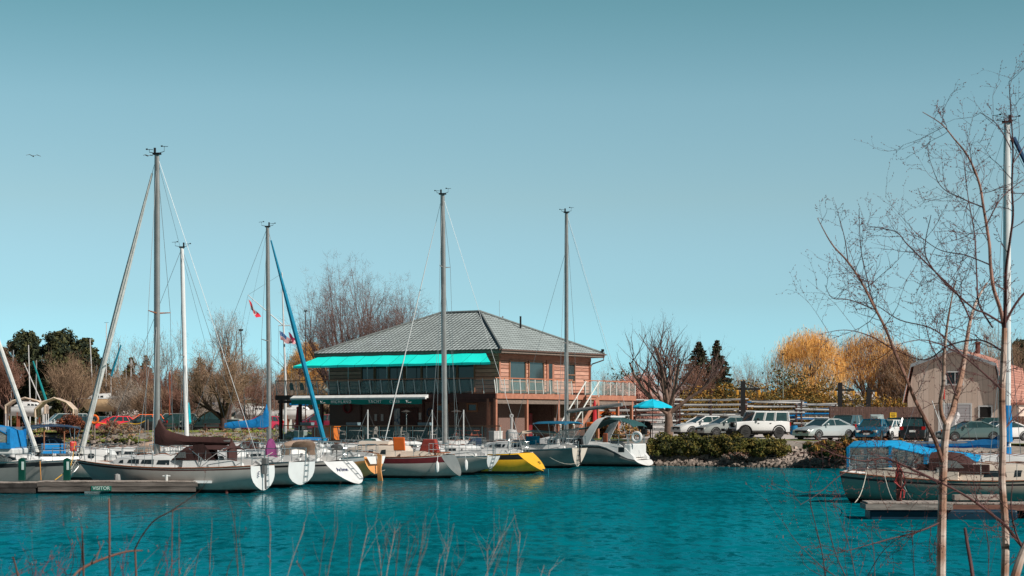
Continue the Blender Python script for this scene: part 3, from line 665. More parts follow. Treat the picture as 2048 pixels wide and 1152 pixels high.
# --- grey with blue bimini
x, y = wl(1154, 936.5)
o = dict(L=8.6, B=3.0, tb=.62, fb=(1.28, 1.15, 1.35), tr=-.2, hull=HULLG, band=HULLG, bandrows=(0,), transom=CREAM, cab=(.40, .80), cabh=.5, wins=LONG3, zk=.1, pwt=1.1, ladder=.1,
    bimini=dict(x0=.02, x1=.31, z=3.0, m=canvas('petrol_canvas', (.0, .10, .19)), w=1.15), wheel=1.3)
b8, hb, zs, xx = boat('sailing_boat', 'grey sailing boat with a pointed cream stern under a petrol blue bimini', (x, y), hdg(33), o)
mb = MB(); mb.tube([(-.28, .05, .2), (-.20, .05, 1.6)], .05, 6); mb.prism([(-.42, 1.5), (-.1, 1.5), (-.1, 1.9), (-.35, 1.9)], -.12, .12); mb.build('wind_vane_gear', BLACK, b8)
# --- cruiser with arch
x, y = wl(1300, 933)
o = dict(L=10.3, B=3.5, tb=.80, fb=(1.45, 1.38, 1.6), drop=1.02, tr=.5, hull=HULLG, band=DARKH, bandrows=(1,), transom=WHITE, cab=(.42, .82), cabh=.5, wins=[(.48, .52, 'rect'), (.55, .59, 'rect'), (.63, .69, 'long')], zk=.06, pwt=2.2,
    rig=dict(x=6.05, top=17.0, rad=.13, fs=.84, spread=((.42, 1.1),), boom=(3.9, 3.65, .45, None, 0), brad=.13, back=1, m=ALU), pushpit=0, stanch=(.38, .5, .62, .75))
b9, hb, zs, xx = boat('sailing_boat', 'white sailing boat with a broad white arch, rounded stern and dark green sun canopy', (x, y), hdg(26), o)
mb = MB()   # stern quarters in white, following the swept sheer
for sg in (-1, 1):
    secs = []
    for s in (.03, .08, .14, .20, .27, .34, .42):
        zt = 1.50 if s > .12 else lerp(.62, 1.50, smooth((s-.03)/.09)); w_ = hb(s)*.97
        secs.append([(s*10.3+.30*(1-s*2), sg*w_, zs(s)-.02), (s*10.3+.30*(1-s*2), sg*(w_-.04), max(zt, zs(s)+.05)), (s*10.3+.3*(1-s*2), sg*(w_-.45), max(zt, zs(s)+.05)), (s*10.3+.3*(1-s*2), sg*(w_-.5), zs(s)-.02)])
    mb.loft(secs)
mb.build('cockpit_quarters', WHITE, b9, smooth=True)
mb = MB(); mb.box((1.05, 0, 1.05), (.5, 2.7, .9)); mb.build('stern_seat', WHITE, b9, bevel=.08)
for sg in (-1, 1):
    mb = MB(); mb.box((1.35, sg*1.66, 1.12), (.42, .06, .34)); mb.build('locker_panel', GLASS_DK, b9)
mb = MB()
for sg in (-1, 1):
    secs = []
    for q in [k/12 for k in range(13)]:
        x_ = lerp(4.1, 2.6, q**.8) if q < .8 else lerp(2.82, 2.45, (q-.8)/.2); z_ = 1.4+1.9*math.sin(q*math.pi/2)**.8; y_ = sg*lerp(1.62, 1.2, q**2); wd = lerp(.34, .20, q)
        secs.append([(x_-wd, y_-.05, z_), (x_+wd, y_-.05, z_-.05), (x_+wd, y_+.05, z_-.05), (x_-wd, y_+.05, z_)])
    mb.loft(secs)
mb.box((2.5, 0, 3.29), (.42, 2.5, .10)); mb.build('arch', WHITE, b9, smooth=True)
mb = MB()
rows = [[(x_, c*1.2, z_-.10*abs(c)**3) for c in (-1, -.7, -.3, 0, .3, .7, 1)] for x_, z_ in ((4.7, 2.55), (4.2, 2.62), (3.2, 3.0), (2.5, 3.25), (1.7, 3.15), (1.0, 2.95), (.7, 2.7))]
mb.sheet(rows, .03); mb.build('sun_canopy', GREENC, b9, smooth=True)
mb = MB()
rows = [[(x_, c*1.25, z_) for c in (-1, -.6, 0, .6, 1)] for x_, z_ in ((4.6, 2.55), (5.0, 2.5), (6.0, 2.38))]
mb.sheet(rows, .03); mb.build('spray_hood', GREENC, b9, smooth=True)
mb = MB()
for sg in (-1, 1): mb.add([(5.95, sg*1.25, 2.36), (4.6, sg*1.25, 2.53), (4.4, sg*1.3, 1.85), (6.5, sg*1.3, 1.85)], [(0, 1, 2, 3)])
mb.add([(5.95, -1.25, 2.36), (5.95, 1.25, 2.36), (6.5, 1.3, 1.85), (6.5, -1.3, 1.85)], [(0, 1, 2, 3)]); mb.build('windscreen', CLEAR, b9)
mb = MB()
for sg in (-1, 1):
    mb.tube([(2.2, sg*1.5, 2.1), (1.0, sg*1.5, 2.1), (.65, sg*1.2, 2.1)], .02, 5); mb.tube([(2.2, sg*1.5, 1.8), (1.0, sg*1.5, 1.8)], .02, 5)
    for x_ in (2.2, 1.6, 1.0): mb.tube([(x_, sg*1.5, 1.45), (x_, sg*1.5, 2.1)], .02, 5)
    mb.tube([(.8, sg*1.3, 1.3), (1.6, sg*1.2, 3.1)], .02, 5); mb.tube([(1.0, sg*1.3, 1.3), (.9, sg*1.2, 2.9)], .02, 5)
mb.tube([(.65, -1.2, 2.1), (.65, 1.2, 2.1)], .02, 5); mb.build('stern_rail', STEEL, b9)
mb = MB(); mb.torus((.45, 1.2, 1.95), .30, .10, 'y', 18, 8); mb.build('life_ring', WHITE, b9, smooth=True)
mb = MB(); mb.box((2.55, 1.52, 1.9), (.32, .12, .6)); mb.build('cushion', mat('rust_canvas', (.30, .07, .03), .9), b9, bevel=.04)
mb = MB(); mb.box((.5, -.2, 2.3), (.4, .3, .36)); mb.build('outboard_motor', BLACK, b9, bevel=.06)

# --- second row, masts behind
x3 = (539-1024)*124/F
o = dict(L=9.6, B=3.1, tb=.72, fb=(1.15, 1.05, 1.35), tr=.3, hull=HULLW_SHADE, transom=WHITE, cab=(.36, .78), cabh=.5, wins=LONG3,
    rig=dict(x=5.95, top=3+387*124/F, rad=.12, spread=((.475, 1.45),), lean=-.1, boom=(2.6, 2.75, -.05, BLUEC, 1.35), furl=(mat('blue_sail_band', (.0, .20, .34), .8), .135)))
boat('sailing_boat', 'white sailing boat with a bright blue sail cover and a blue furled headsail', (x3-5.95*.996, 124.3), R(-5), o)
o = dict(L=8.6, B=2.9, tb=.72, fb=(1.1, 1.0, 1.25), tr=.2, hull=HULLW_SHADE, transom=WHITE, cab=(.36, .78), cabh=.45, wins=LONG3,
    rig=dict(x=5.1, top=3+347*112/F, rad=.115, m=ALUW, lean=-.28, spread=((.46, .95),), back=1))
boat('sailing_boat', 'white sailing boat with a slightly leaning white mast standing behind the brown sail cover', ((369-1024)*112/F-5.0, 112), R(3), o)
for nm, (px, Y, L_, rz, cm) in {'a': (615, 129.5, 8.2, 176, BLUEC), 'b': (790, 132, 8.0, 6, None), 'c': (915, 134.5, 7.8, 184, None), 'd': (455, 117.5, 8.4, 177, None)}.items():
    o = dict(L=L_, B=2.8, tb=.7, fb=(1.15, 1.05, 1.35), tr=.3, hull=HULLW_SHADE, transom=WHITE, cab=(.34, .80), cabh=.55, wins=LONG3)
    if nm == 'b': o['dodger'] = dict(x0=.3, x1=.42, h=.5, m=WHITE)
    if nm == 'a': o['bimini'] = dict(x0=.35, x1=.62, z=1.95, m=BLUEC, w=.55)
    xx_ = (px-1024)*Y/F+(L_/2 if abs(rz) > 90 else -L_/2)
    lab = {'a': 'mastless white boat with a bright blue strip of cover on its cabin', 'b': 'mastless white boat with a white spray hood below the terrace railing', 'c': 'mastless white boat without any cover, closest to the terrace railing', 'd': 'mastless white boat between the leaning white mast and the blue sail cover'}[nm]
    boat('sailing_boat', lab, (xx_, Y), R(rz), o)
# --- left edge
o = dict(L=9.5, B=3.2, tb=.8, fb=(1.25, 1.1, 1.30), hull=HULLG, band=DARKH, bandrows=(1, 2), transom=WHITE, cab=(.30, .86), cabh=.62, wins=[(.56, .60, 'rect'), (.66, .71, 'rect'), (.76, .82, 'long')], br=1.4,
    rig=dict(x=5.2, top=13.2, rad=.11, furl=(MATS['furled_white_sail'], .095)))
bA, hb, zs, xx = boat('sailing_boat', 'boat with a black banded grey hull, blue canvas cabin enclosure and white furled headsail', ((84-1024)*86.3/F-9.5, 86.6), R(-2), o)
mb = MB(); rows = []
for x_, z_ in ((2.2, 2.75), (2.6, 2.92), (5.0, 2.98), (7.0, 2.92), (8.0, 2.78), (8.35, 2.6)):
    rows.append([(x_, c*1.25, z_-.14*abs(c)**3) for c in (-1, -.6, 0, .6, 1)])
mb.sheet(rows, .04); can = mb.build('canvas_roof', BLUEC, bA, smooth=True)
mb = MB()
for sg in (-1, 1): mb.add([(2.3, sg*1.24, 1.82), (8.5, sg*1.24, 1.82), (8.5, sg*1.24, 2.08), (2.3, sg*1.24, 2.08)], [(0, 1, 2, 3)])
mb.add([(8.5, -1.24, 1.82), (8.5, 1.24, 1.82), (8.35, 1.24, 2.6), (8.35, -1.24, 2.6)], [(0, 1, 2, 3)])
for x_ in (4.3, 6.3, 8.42):
    for sg in (-1, 1): mb.box((x_, sg*1.25, 2.35), (.12, .03, .62))
mb.build('canvas_skirt', BLUEC, bA)
mb = MB()
for sg in (-1, 1): mb.add([(2.3, sg*1.22, 2.05), (8.45, sg*1.22, 2.05), (8.3, sg*1.22, 2.75), (2.3, sg*1.22, 2.75)], [(0, 1, 2, 3)])
mb.build('clear_window', CLEAR, bA)
mb = MB(); mb.box((6.0, 0, 1.7), (5.2, 2.3, .26)); mb.build('cabin_roof', WHITE, bA, bevel=.06)
o = dict(L=9.0, B=3.0, tb=.75, fb=(1.15, 1.05, 1.22), hull=HULLG, band=DARKH, bandrows=(1, 2), transom=WHITE, cab=(.36, .80), cabh=.45, wins=LONG3, dodger=dict(x0=.30, x1=.44, h=.65, m=NAVY), br=1.0)
boat('sailing_boat', 'dark grey sailing boat with a navy spray hood behind the green dock pedestals', ((168-1024)*91.5/F-9.0, 91.9), R(-3), o)
o = dict(L=8.6, B=2.9, tb=.78, fb=(1.25, 1.12, 1.3), tr=.5, hull=HULLW_SHADE, transom=WHITE, cab=(.38, .80), cabh=.5, wins=LONG3, wheel=1.5, zk=.2, bimini=dict(x0=.05, x1=.30, z=2.85, m=NAVY, w=1.2), dodger=dict(x0=.32, x1=.45, h=.75, m=NAVY))
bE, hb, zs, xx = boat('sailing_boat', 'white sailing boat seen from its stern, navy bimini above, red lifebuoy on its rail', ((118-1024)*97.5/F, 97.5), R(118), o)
mb = MB(); mb.box((.7, -.9, 1.75), (.14, .34, .5)); mb.build('lifebuoy', REDP, bE, bevel=.07)
mb = MB(); mb.box((1.0, .0, 1.65), (.1, 1.2, .5)); mb.build('seat_canvas', BLUEC, bE)
mb = MB()
for y_ in (-.45, .55): mb.tube([(.7, y_, 1.6), (.7, y_, 2.85)], .04, 6)
mb.build('wooden_post', TEAK, bE)
o = dict(L=7.0, B=2.6, tb=.7, fb=(1.0, .95, 1.15), hull=HULLW_SHADE, transom=WHITE, rail=TEAK, cab=(.28, .86), cabh=.55, cabm=WHITE, wins=[(.38, .43, 'oval'), (.50, .55, 'oval'), (.62, .67, 'oval'), (.73, .80, 'long')])
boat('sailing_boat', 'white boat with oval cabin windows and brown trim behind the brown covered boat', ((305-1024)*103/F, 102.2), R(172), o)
# --- right hand pair
o = dict(L=12.5, B=3.6, tb=.50, fb=(1.12, .86, 1.35), tr=-.25, hull=mat('hull_sage', (.37, .30, .25), .3, var=.07, scale=1), band=DARKH, bandrows=(2,), transom=HULLG, rail=TEAK, cab=(.33, .80), cabh=.52, cabm=CREAM, hatchm=CREAM,
    wins=[(.40, .465, 'long'), (.485, .545, 'long'), (.58, .64, 'long')], zk=-.05, pwt=3.2, dodger=dict(x0=.245, x1=.375, h=.66, m=BROWNC), stanch=(.2, .3, .4, .5, .62, .75))
bR, hb, zs, xx = boat('sailing_boat', 'large sage grey sailing boat with cream cabin and brown spray hood by the short dock', ((1702-1024)*74.5/F, 74.2), R(-23), o)
mb = MB(); mb.box((3.9, -1.05, 1.28), (2.6, .12, .34)); mb.box((3.9, 1.05, 1.28), (2.6, .12, .34)); mb.build('weather_cloth', BROWNC, bR, bevel=.03)
mb = MB()
for k in range(5): mb.tube([(-.1, -.30+.15*k, .35), (-.1, -.30+.15*k, 1.3)], .016, 5)
mb.tube([(-.1, -.3, .35), (-.1, .3, .35)], .02, 5); mb.tube([(-.1, -.3, .9), (-.1, .3, .9)], .02, 5); mb.build('boarding_ladder', STEEL, bR)
o = dict(L=12.0, B=3.4, tb=.78, fb=(1.1, 1.0, 1.4), hull=HULLW_SHADE, band=DARKH, transom=WHITE, cab=(.34, .80), cabh=.62, wins=LONG3,
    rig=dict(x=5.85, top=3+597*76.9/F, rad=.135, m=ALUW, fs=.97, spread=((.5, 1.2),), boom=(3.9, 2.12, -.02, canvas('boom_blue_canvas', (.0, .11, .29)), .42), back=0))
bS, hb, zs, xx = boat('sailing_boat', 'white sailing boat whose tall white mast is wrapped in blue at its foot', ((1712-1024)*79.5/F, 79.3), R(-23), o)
# cockpit enclosure in sky blue canvas with clear panels
ENC = canvas('sky_blue_canvas', (.0, .30, .62))
mb = MB(); top = [(-.1, 2.10), (.05, 2.22), (1.6, 2.24), (2.2, 2.12), (3.2, 1.88), (4.3, 1.78), (5.0, 1.68)]
rows = [[(x_, c*1.45, z_-.22*abs(c)**4) for c in (-1, -.9, -.5, 0, .5, .9, 1)] for x_, z_ in top]
mb.sheet(rows, .05); enc = mb.build('canopy', ENC, bS, smooth=True)
mb = MB()
for sg in (-1, 1):
    for x_, z1 in ((.0, 2.0), (1.65, 2.05), (3.0, 1.75)): mb.box((x_, sg*1.46, (1.0+z1)/2), (.12, .03, z1-1.0))
    mb.add([(3.0, sg*1.47, 1.0), (4.9, sg*1.47, 1.0), (4.9, sg*1.47, 1.5), (3.0, sg*1.47, 1.75)], [(0, 1, 2, 3)])
mb.build('canopy_side_panel', ENC, bS)
mb = MB()
for sg in (-1, 1): mb.add([(.0, sg*1.45, 1.0), (3.0, sg*1.45, 1.0), (3.0, sg*1.45, 1.7), (1.65, sg*1.45, 2.0), (.0, sg*1.45, 2.0)], [(0, 1, 2, 3, 4)])
mb.add([(-.05, -1.4, 1.0), (-.05, 1.4, 1.0), (-.05, 1.4, 2.0), (-.05, -1.4, 2.0)], [(0, 1, 2, 3)])
mb.build('clear_window', CLEAR, bS)
mb = MB(); mb.tube([(5.85, 0, 1.55), (5.85, 0, 2.0)], .17, 10); mb.tube([(5.85, 0, 2.2), (5.85, 0, 3.6)], [.22, .17], 10); mb.build('mast_boot', BLUEC, bS, smooth=True)
mb = MB(); a = Vector((6.1, 0, 13.9)); b_ = Vector((11.8, 0, 1.6)); mb.tube([a.lerp(b_, k/8) for k in range(9)], .085, 7); mb.build('furled_headsail', mat('navy_sail_band', (.01, .05, .12), .8), bS, smooth=True)
mb = MB(); mb.tube([(3.5, 0, 1.9), (4.6, 0, 2.75), (4.8, 0, 1.95)], .012, 4); mb.build('boom_tackle', WIRE, bS)
# ================================================================ clubhouse, terrace and docks
S = 1.07; GZ = 1.56
SID = striped('log_siding', (.36, .16, .11), (.66, .36, .27), 2, 3.6, .16, .8, .9)
BRK = mat('speckled_stucco', (.155, .085, .070), .9, var=.30, scale=16, bump=.2, col2=(.25, .16, .135))
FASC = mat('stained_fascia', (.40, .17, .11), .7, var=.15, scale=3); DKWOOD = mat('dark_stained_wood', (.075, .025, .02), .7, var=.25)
POSTW = mat('railing_post_white', (.62, .66, .64), .4, var=.06); RAILW = mat('railing_brown', (.42, .16, .09), .6, var=.12)
PANE = mat('railing_glass', (.30, .42, .40), .06, var=.05, alpha=.30, spec=.6); WIN = mat('window_glass', (.035, .055, .06), .05, var=.1, spec=1.0)
GREENA = striped('green_awning', (.0, .88, .76), (.01, .95, .84), 1, .62, .022, .8, .05); GREENV = mat('green_valance', (.0, .26, .21), .8, var=.08)
FRAME = mat('window_timber', (.33, .15, .08), .6, var=.15); SOFF = mat('soffit_wood', (.23, .18, .15), .8, var=.3, scale=5, stretch=(1, 1, 6))
def tile_mat():
    m = mat('roof_tiles', (.29, .335, .335), .75, var=.14, scale=.9); t = m.node_tree; b = bsdf(m); uv = node(m, 'ShaderNodeUVMap')
    s = node(m, 'ShaderNodeSeparateXYZ'); t.links.new(uv.outputs[0], s.inputs[0])
    def M(op, a, v, c=None):
        n = node(m, 'ShaderNodeMath'); n.operation = op
        t.links.new(a, n.inputs[0]) if not isinstance(a, float) else None
        if isinstance(v, float): n.inputs[1].default_value = v
        else: t.links.new(v, n.inputs[1])
        return n.outputs[0]
    wv = M('SINE', M('MULTIPLY', s.outputs['X'], 6.2832/.36), 0.0)
    v = M('ADD', M('MULTIPLY', s.outputs['Y'], 1/.40), M('MULTIPLY', wv, .10))
    fr = M('FRACT', v, 0.0); h = M('ADD', M('MULTIPLY', wv, .5), M('MULTIPLY', M('SUBTRACT', 1.0, fr) if False else fr, -.9))
    bp = node(m, 'ShaderNodeBump'); bp.inputs['Strength'].default_value = 1; bp.inputs['Distance'].default_value = .06
    t.links.new(h, bp.inputs['Height']); t.links.new(bp.outputs[0], b.inputs['Normal'])
    lt = node(m, 'ShaderNodeMapRange'); lt.inputs['From Min'].default_value = .0; lt.inputs['From Max'].default_value = .38; lt.inputs['To Min'].default_value = .10; lt.inputs['To Max'].default_value = 1.25
    t.links.new(fr, lt.inputs['Value'])
    w2 = node(m, 'ShaderNodeMapRange'); w2.inputs['From Min'].default_value = -1; w2.inputs['From Max'].default_value = 1; w2.inputs['To Min'].default_value = .55; w2.inputs['To Max'].default_value = 1.25; t.links.new(wv, w2.inputs['Value'])
    fac = M('MULTIPLY', lt.outputs[0], w2.outputs[0])
    base = b.inputs['Base Color'].links[0].from_socket
    mm = node(m, 'ShaderNodeMix'); mm.data_type = 'RGBA'; mm.blend_type = 'MULTIPLY'; mm.inputs[0].default_value = 1
    t.links.new(base, mm.inputs[6]); t.links.new(fac, mm.inputs[7]); t.links.new(mm.outputs[2], b.inputs['Base Color'])
    return m
TILE = tile_mat()
# local frame: x runs back along the sunlit end wall, y runs along the long shaded front, outside is -x / -y
cw = G(997, 150, GZ)
club = thing('clubhouse', 'two storey timber yacht clubhouse with grey tiled hip roof and green awnings', 'clubhouse', cw, math.atan2(.819, .574))
club.scale = (S, S, S)
LX, LY, H1, H2 = 11.8, 15.45, 3.1, 6.1
def add_uv(o, f):
    me = o.data; uvl = me.uv_layers.new(name='UVMap')
    for pl in me.polygons:
        for li, vi in zip(pl.loop_indices, pl.vertices): uvl.data[li].uv = f(me.vertices[vi].co, pl.normal)
mb = MB()   # walls: ground floor with the open store room in the end wall
T = .18
for y in (0, LY): 
    if y == 0:
        mb.box((1.65, T/2, H1/2), (3.3, T, H1)); mb.box((9.4, T/2, H1/2), (4.8, T, H1)); mb.box((5.15, T/2, 2.85), (3.7, T, .5))
    else: mb.box((LX/2, y-T/2, H1/2), (LX, T, H1))
for x in (0, LX): mb.box((x+(T/2 if x == 0 else -T/2), LY/2, H1/2), (T, LY-2*T, H1))
mb.box((5.15, 3.2, H1/2), (3.8, .12, H1)); mb.box((3.2, 1.7, H1/2), (.12, 2.9, H1)); mb.box((7.1, 1.7, H1/2), (.12, 2.9, H1))
mb.build('ground_floor_wall', BRK, club)
mb = MB(); mb.box((LX/2, T/2, (H1+H2)/2+.05), (LX, T, H2-H1-.1)); mb.box((LX/2, LY-T/2, (H1+H2)/2+.05), (LX, T, H2-H1-.1))
for x in (T/2, LX-T/2): mb.box((x, LY/2, (H1+H2)/2+.05), (T, LY-2*T, H2-H1-.1))
mb.build('upper_wall', SID, club)
# roof
ov = .8; z0, z1 = 6.36, 9.45; a, b_, c, d = (-ov, -ov), (LX+ov, -ov), (LX+ov, LY+ov), (-ov, LY+ov); hw = (LX+2*ov)/2
r0 = (LX/2, -ov+hw, z1); r1 = (LX/2, LY+ov-hw+.0, z1)
mb = MB(); V = [(a[0], a[1], z0), (b_[0], b_[1], z0), (c[0], c[1], z0), (d[0], d[1], z0), r0, r1]
mb.add(V, [(0, 4, 5, 3), (1, 0, 4)[::-1], (2, 1, 4, 5)[::-1] if False else (1, 2, 5, 4), (2, 3, 5)])
rf = mb.build('roof', TILE, club)
rf.data.polygons.foreach_set('use_smooth', [False]*4)
def ruv(co, n):
    if abs(n.x) > abs(n.y): return (co.y, math.hypot(co.z-z0, (co.x+ov if n.x < 0 else LX+ov-co.x)))
    return (co.x, math.hypot(co.z-z0, (co.y+ov if n.y < 0 else LY+ov-co.y)))
add_uv(rf, ruv)
mb = MB()
for p, q in ((V[0], r0), (V[1], r0), (V[2], r1), (V[3], r1), (r0, r1)): mb.tube([Vector(p)+Vector((0, 0, .03)), Vector(q)+Vector((0, 0, .03))], .11, 6)
mb.build('ridge_cap', mat('ridge_tile', (.15, .17, .17), .8, var=.2, scale=6), rf)
mb = MB(); 
for x0_, y0_, x1_, y1_ in ((-ov, -ov, LX+ov, -ov), (-ov, LY+ov, LX+ov, LY+ov)): mb.box(((x0_+x1_)/2, y0_, z0-.13), (x1_-x0_, .05, .24))
for x_ in (-ov, LX+ov): mb.box((x_, LY/2, z0-.13), (.05, LY+2*ov-.06, .24))
mb.box((LX/2, LY/2, z0-.27), (LX+2*ov-.1, LY+2*ov-.1, .04)); mb.build('eaves', SOFF, rf)
mb = MB(); mb.box((LX/2, -ov-.08, z0-.05), (LX+2*ov+.2, .10, .10)); mb.box((-ov-.08, LY/2, z0-.05), (.10, LY+2*ov-.1, .10))
mb.tube([(LX+.6, -ov-.05, z0-.1), (LX+.6, -ov-.05, z0-.45), (LX+.15, -.12, z0-.75), (LX-.05, -.10, z0-1), (LX-.05, -.10, 3.4)], .05, 6); mb.build('gutter', mat('gutter_brown', (.12, .07, .055), .5), rf)
mb = MB(); mb.tube([(LX*.62, 3.2, 8.1), (LX*.62, 3.2, 9.1)], .07, 8); mb.build('vent_pipe', BLACK, rf)
mb = MB(); mb.tube([(8, 5.6, 7.8), (8, 5.6, 10.4)], .012, 4)
for k in range(4): mb.tube([(8.15, 5.2+.0, 8.2+.25*k), (7.85, 5.4, 8.2+.25*k)], .012, 4)
mb.tube([(8, 5.3, 7.9), (8, 5.3, 9.2)], .06, 4); mb.build('antenna', mat('antenna_grey', (.2, .2, .2), .5), rf)
mb = MB(); mb.box((LX+ov-.1, -ov+.1, z0+.28), (.35, .2, .18), rz=.5); mb.tube([(LX+ov-.1, -ov+.1, z0), (LX+ov-.1, -ov+.1, z0+.2)], .03, 5); mb.build('floodlight', BLACK, rf)
# end wall windows (x ranges), sill and head heights
def window(x0_, x1_, zb, zt, split=None, parent=club, face='end', fw=.10, gm=None):
    mb = MB(); fr_ = lambda xx0, xx1, zz0, zz1, dep=.10: (mb.box(((xx0+xx1)/2, -.03, (zz0+zz1)/2), (xx1-xx0, dep, zz1-zz0)) if face == 'end' else mb.box((-.03, (xx0+xx1)/2, (zz0+zz1)/2), (dep, xx1-xx0, zz1-zz0)))
    fr_(x0_, x1_, zt, zt+fw); fr_(x0_, x1_, zb-fw, zb); fr_(x0_-fw, x0_, zb-fw, zt+fw); fr_(x1_, x1_+fw, zb-fw, zt+fw)
    if split: fr_(x0_, x1_, split-.03, split+.03, .08)
    w_ = mb.build('window', FRAME, parent)
    g = MB()
    if face == 'end': g.add([(x0_, -.012, zb), (x1_, -.012, zb), (x1_, -.012, zt), (x0_, -.012, zt)], [(0, 1, 2, 3)])
    else: g.add([(-.012, x0_, zb), (-.012, x1_, zb), (-.012, x1_, zt), (-.012, x0_, zt)], [(3, 2, 1, 0)])
    g.build('pane', gm or WIN, w_); return w_
k_ = 11.8/6.4
window(1.35, 3.25, 3.55, 5.55, 4.15); window(3.75, 5.55, 3.55, 5.55, 4.15)
window(8.55, 9.65, 4.3, 5.5, 4.75)
mb = MB(); mb.box((6.45, -.03, 4.5), (.95, .08, 2.5)); dr = mb.build('door', FASC, club)
mb = MB(); mb.add([(6.22, -.075, 3.5), (6.68, -.075, 3.5), (6.68, -.075, 5.5), (6.22, -.075, 5.5)], [(0, 1, 2, 3)]); mb.build('pane', WIN, dr)
mb = MB(); mb.box((LX/2, -.04, H2-.16), (LX+.1, .10, .34)); mb.box((.06, -.04, 4.6), (.16, .1, 2.7)); mb.box((LX-.06, -.04, 4.6), (.16, .1, 2.7)); mb.build('corner_trim', FASC, club)
# long front, upper floor: a wall of glass between timber posts
ys = [.0, 2.3, 3.1, 4.5, 5.2, 6.6, 7.4, 8.9, 9.7, 11.1, 11.9, 12.9]
for ya, yb in ((2.1, 3.5), (3.65, 5.1), (5.3, 6.7), (6.85, 8.2), (8.45, 9.7), (9.85, 11.0), (11.2, 12.3)):
    window(ya, yb, 3.45, 5.45, None, club, 'front', .07)
# ground floor front
mb = MB(); mb.box((-.03, 7.9, 1.15), (.08, 1.6, 2.3)); mb.build('door', DKWOOD, club)
mb = MB(); mb.box((-.035, 9.0, 1.15), (.07, .5, 2.2)); mb.build('notice_poster', mat('poster_blue', (.03, .18, .38), .5, var=.5, scale=4, col2=(.6, .6, .55)), club)
window(4.4, 5.4, 2.1, 2.45, None, club, 'front', .12); window(1.9, 2.6, 2.1, 2.5, None, club, 'front', .12)
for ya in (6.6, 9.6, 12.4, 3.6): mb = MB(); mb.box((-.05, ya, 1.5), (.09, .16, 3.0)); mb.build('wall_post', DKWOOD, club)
for ya, za in ((6.9, 1.7), (10.4, 1.6), (11.0, 1.6)): mb = MB(); mb.box((-.03, ya, za), (.05, .22, .5)); mb.build('wall_notice', mat('notice_white', (.6, .56, .54), .8), club)
mb = MB(); mb.torus((-.15, 13.6, 2.35), .36, .09, 'x', 16, 6); mb.build('life_ring', mat('ring_dark_red', (.22, .02, .02), .6), club, smooth=True)
mb = MB(); mb.torus((-.15, 5.9, 1.95), .30, .05, 'x', 16, 6); mb.build('hose_reel', mat('hose_blue', (.03, .05, .10), .6), club, smooth=True)
# deck
DF, DE, DL, DR = 2.0, 1.2, 19.0, 16.4   # depth in front, beyond end wall, length along front, length along the end
mb = MB(); mb.box((-DF/2, (DL-DE)/2, H1+.10), (DF, DL+DE, .10)); mb.box((DR/2, -DE/2, H1+.10), (DR, DE, .10)); mb.box((LX/2, LY+(DL-LY)/2, H1+.10), (LX, DL-LY, .10)); mb.box((LX+(DR-LX)/2, 2.5, H1+.10), (DR-LX, 5, .10)); mb.build('deck_floor', WOOD, club)
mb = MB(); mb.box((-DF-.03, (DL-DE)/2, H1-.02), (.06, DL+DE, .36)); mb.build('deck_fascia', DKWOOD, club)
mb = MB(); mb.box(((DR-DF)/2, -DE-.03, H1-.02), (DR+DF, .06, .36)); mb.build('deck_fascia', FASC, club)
mb = MB(); mb.box(((DR-DF)/2, -DE+.08, H1-.42), (DR+DF-.3, .08, .26)); mb.build('deck_beam', WOOD, club)
mb = MB(); mb.box((-DF+.1, (DL-DE)/2, H1-.32), (.10, DL+DE-.3, .22)); mb.build('deck_beam', DKWOOD, club)
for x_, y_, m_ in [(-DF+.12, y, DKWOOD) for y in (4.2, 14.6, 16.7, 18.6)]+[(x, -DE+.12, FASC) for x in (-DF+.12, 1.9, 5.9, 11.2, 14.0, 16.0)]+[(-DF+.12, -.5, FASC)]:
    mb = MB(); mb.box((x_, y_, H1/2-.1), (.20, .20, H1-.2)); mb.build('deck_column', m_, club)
def railing(pts, h, n, parent, slant=.0, postm=POSTW, skip=()):
    (xa, ya), (xb, yb) = pts; z = H1+.15
    for k in range(n+1):
        q = k/n; x_, y_ = lerp(xa, xb, q), lerp(ya, yb, q); dx, dy = (xb-xa), (yb-ya); l = math.hypot(dx, dy); dx, dy = dx/l*slant, dy/l*slant
        mb = MB(); mb.tube([(x_-dx, y_-dy, z-.1), (x_+dx, y_+dy, z+h)], .045, 4); mb.build('railing_post', postm, parent)
        if k < n and k not in skip:
            x2, y2 = lerp(xa, xb, (k+.9)/n), lerp(ya, yb, (k+.9)/n); x3_, y3_ = lerp(xa, xb, (k+.1)/n), lerp(ya, yb, (k+.1)/n)
            mb = MB(); mb.add([(x3_, y3_, z+.06), (x2, y2, z+.06), (x2, y2, z+h-.08), (x3_, y3_, z+h-.08)], [(0, 1, 2, 3)]); mb.build('glass_panel', PANE, parent)
    mb = MB(); mb.box(((xa+xb)/2, (ya+yb)/2, z+h+.03), (abs(xb-xa)+.12, abs(yb-ya)+.12, .07)); mb.build('handrail', RAILW, parent)
railing([(-DF+.06, -DE+.1), (-DF+.06, DL)], 1.05, 20, club, .08)
railing([(-DF+.2, -DE+.04), (7.6, -DE+.04)], 1.05, 10, club, -.06)
railing([(9.3, -DE+.04), (DR, -DE+.04)], 1.05, 8, club)
mb = MB()
for y_ in (14.0, 12.2, 10.4, 8.6, 6.8, 5.0, 3.0): mb.tube([(-1.75, y_, H1+1.2), (-1.75, y_, 5.45)], .03, 5)
mb.build('awning_strut', POSTW, club)
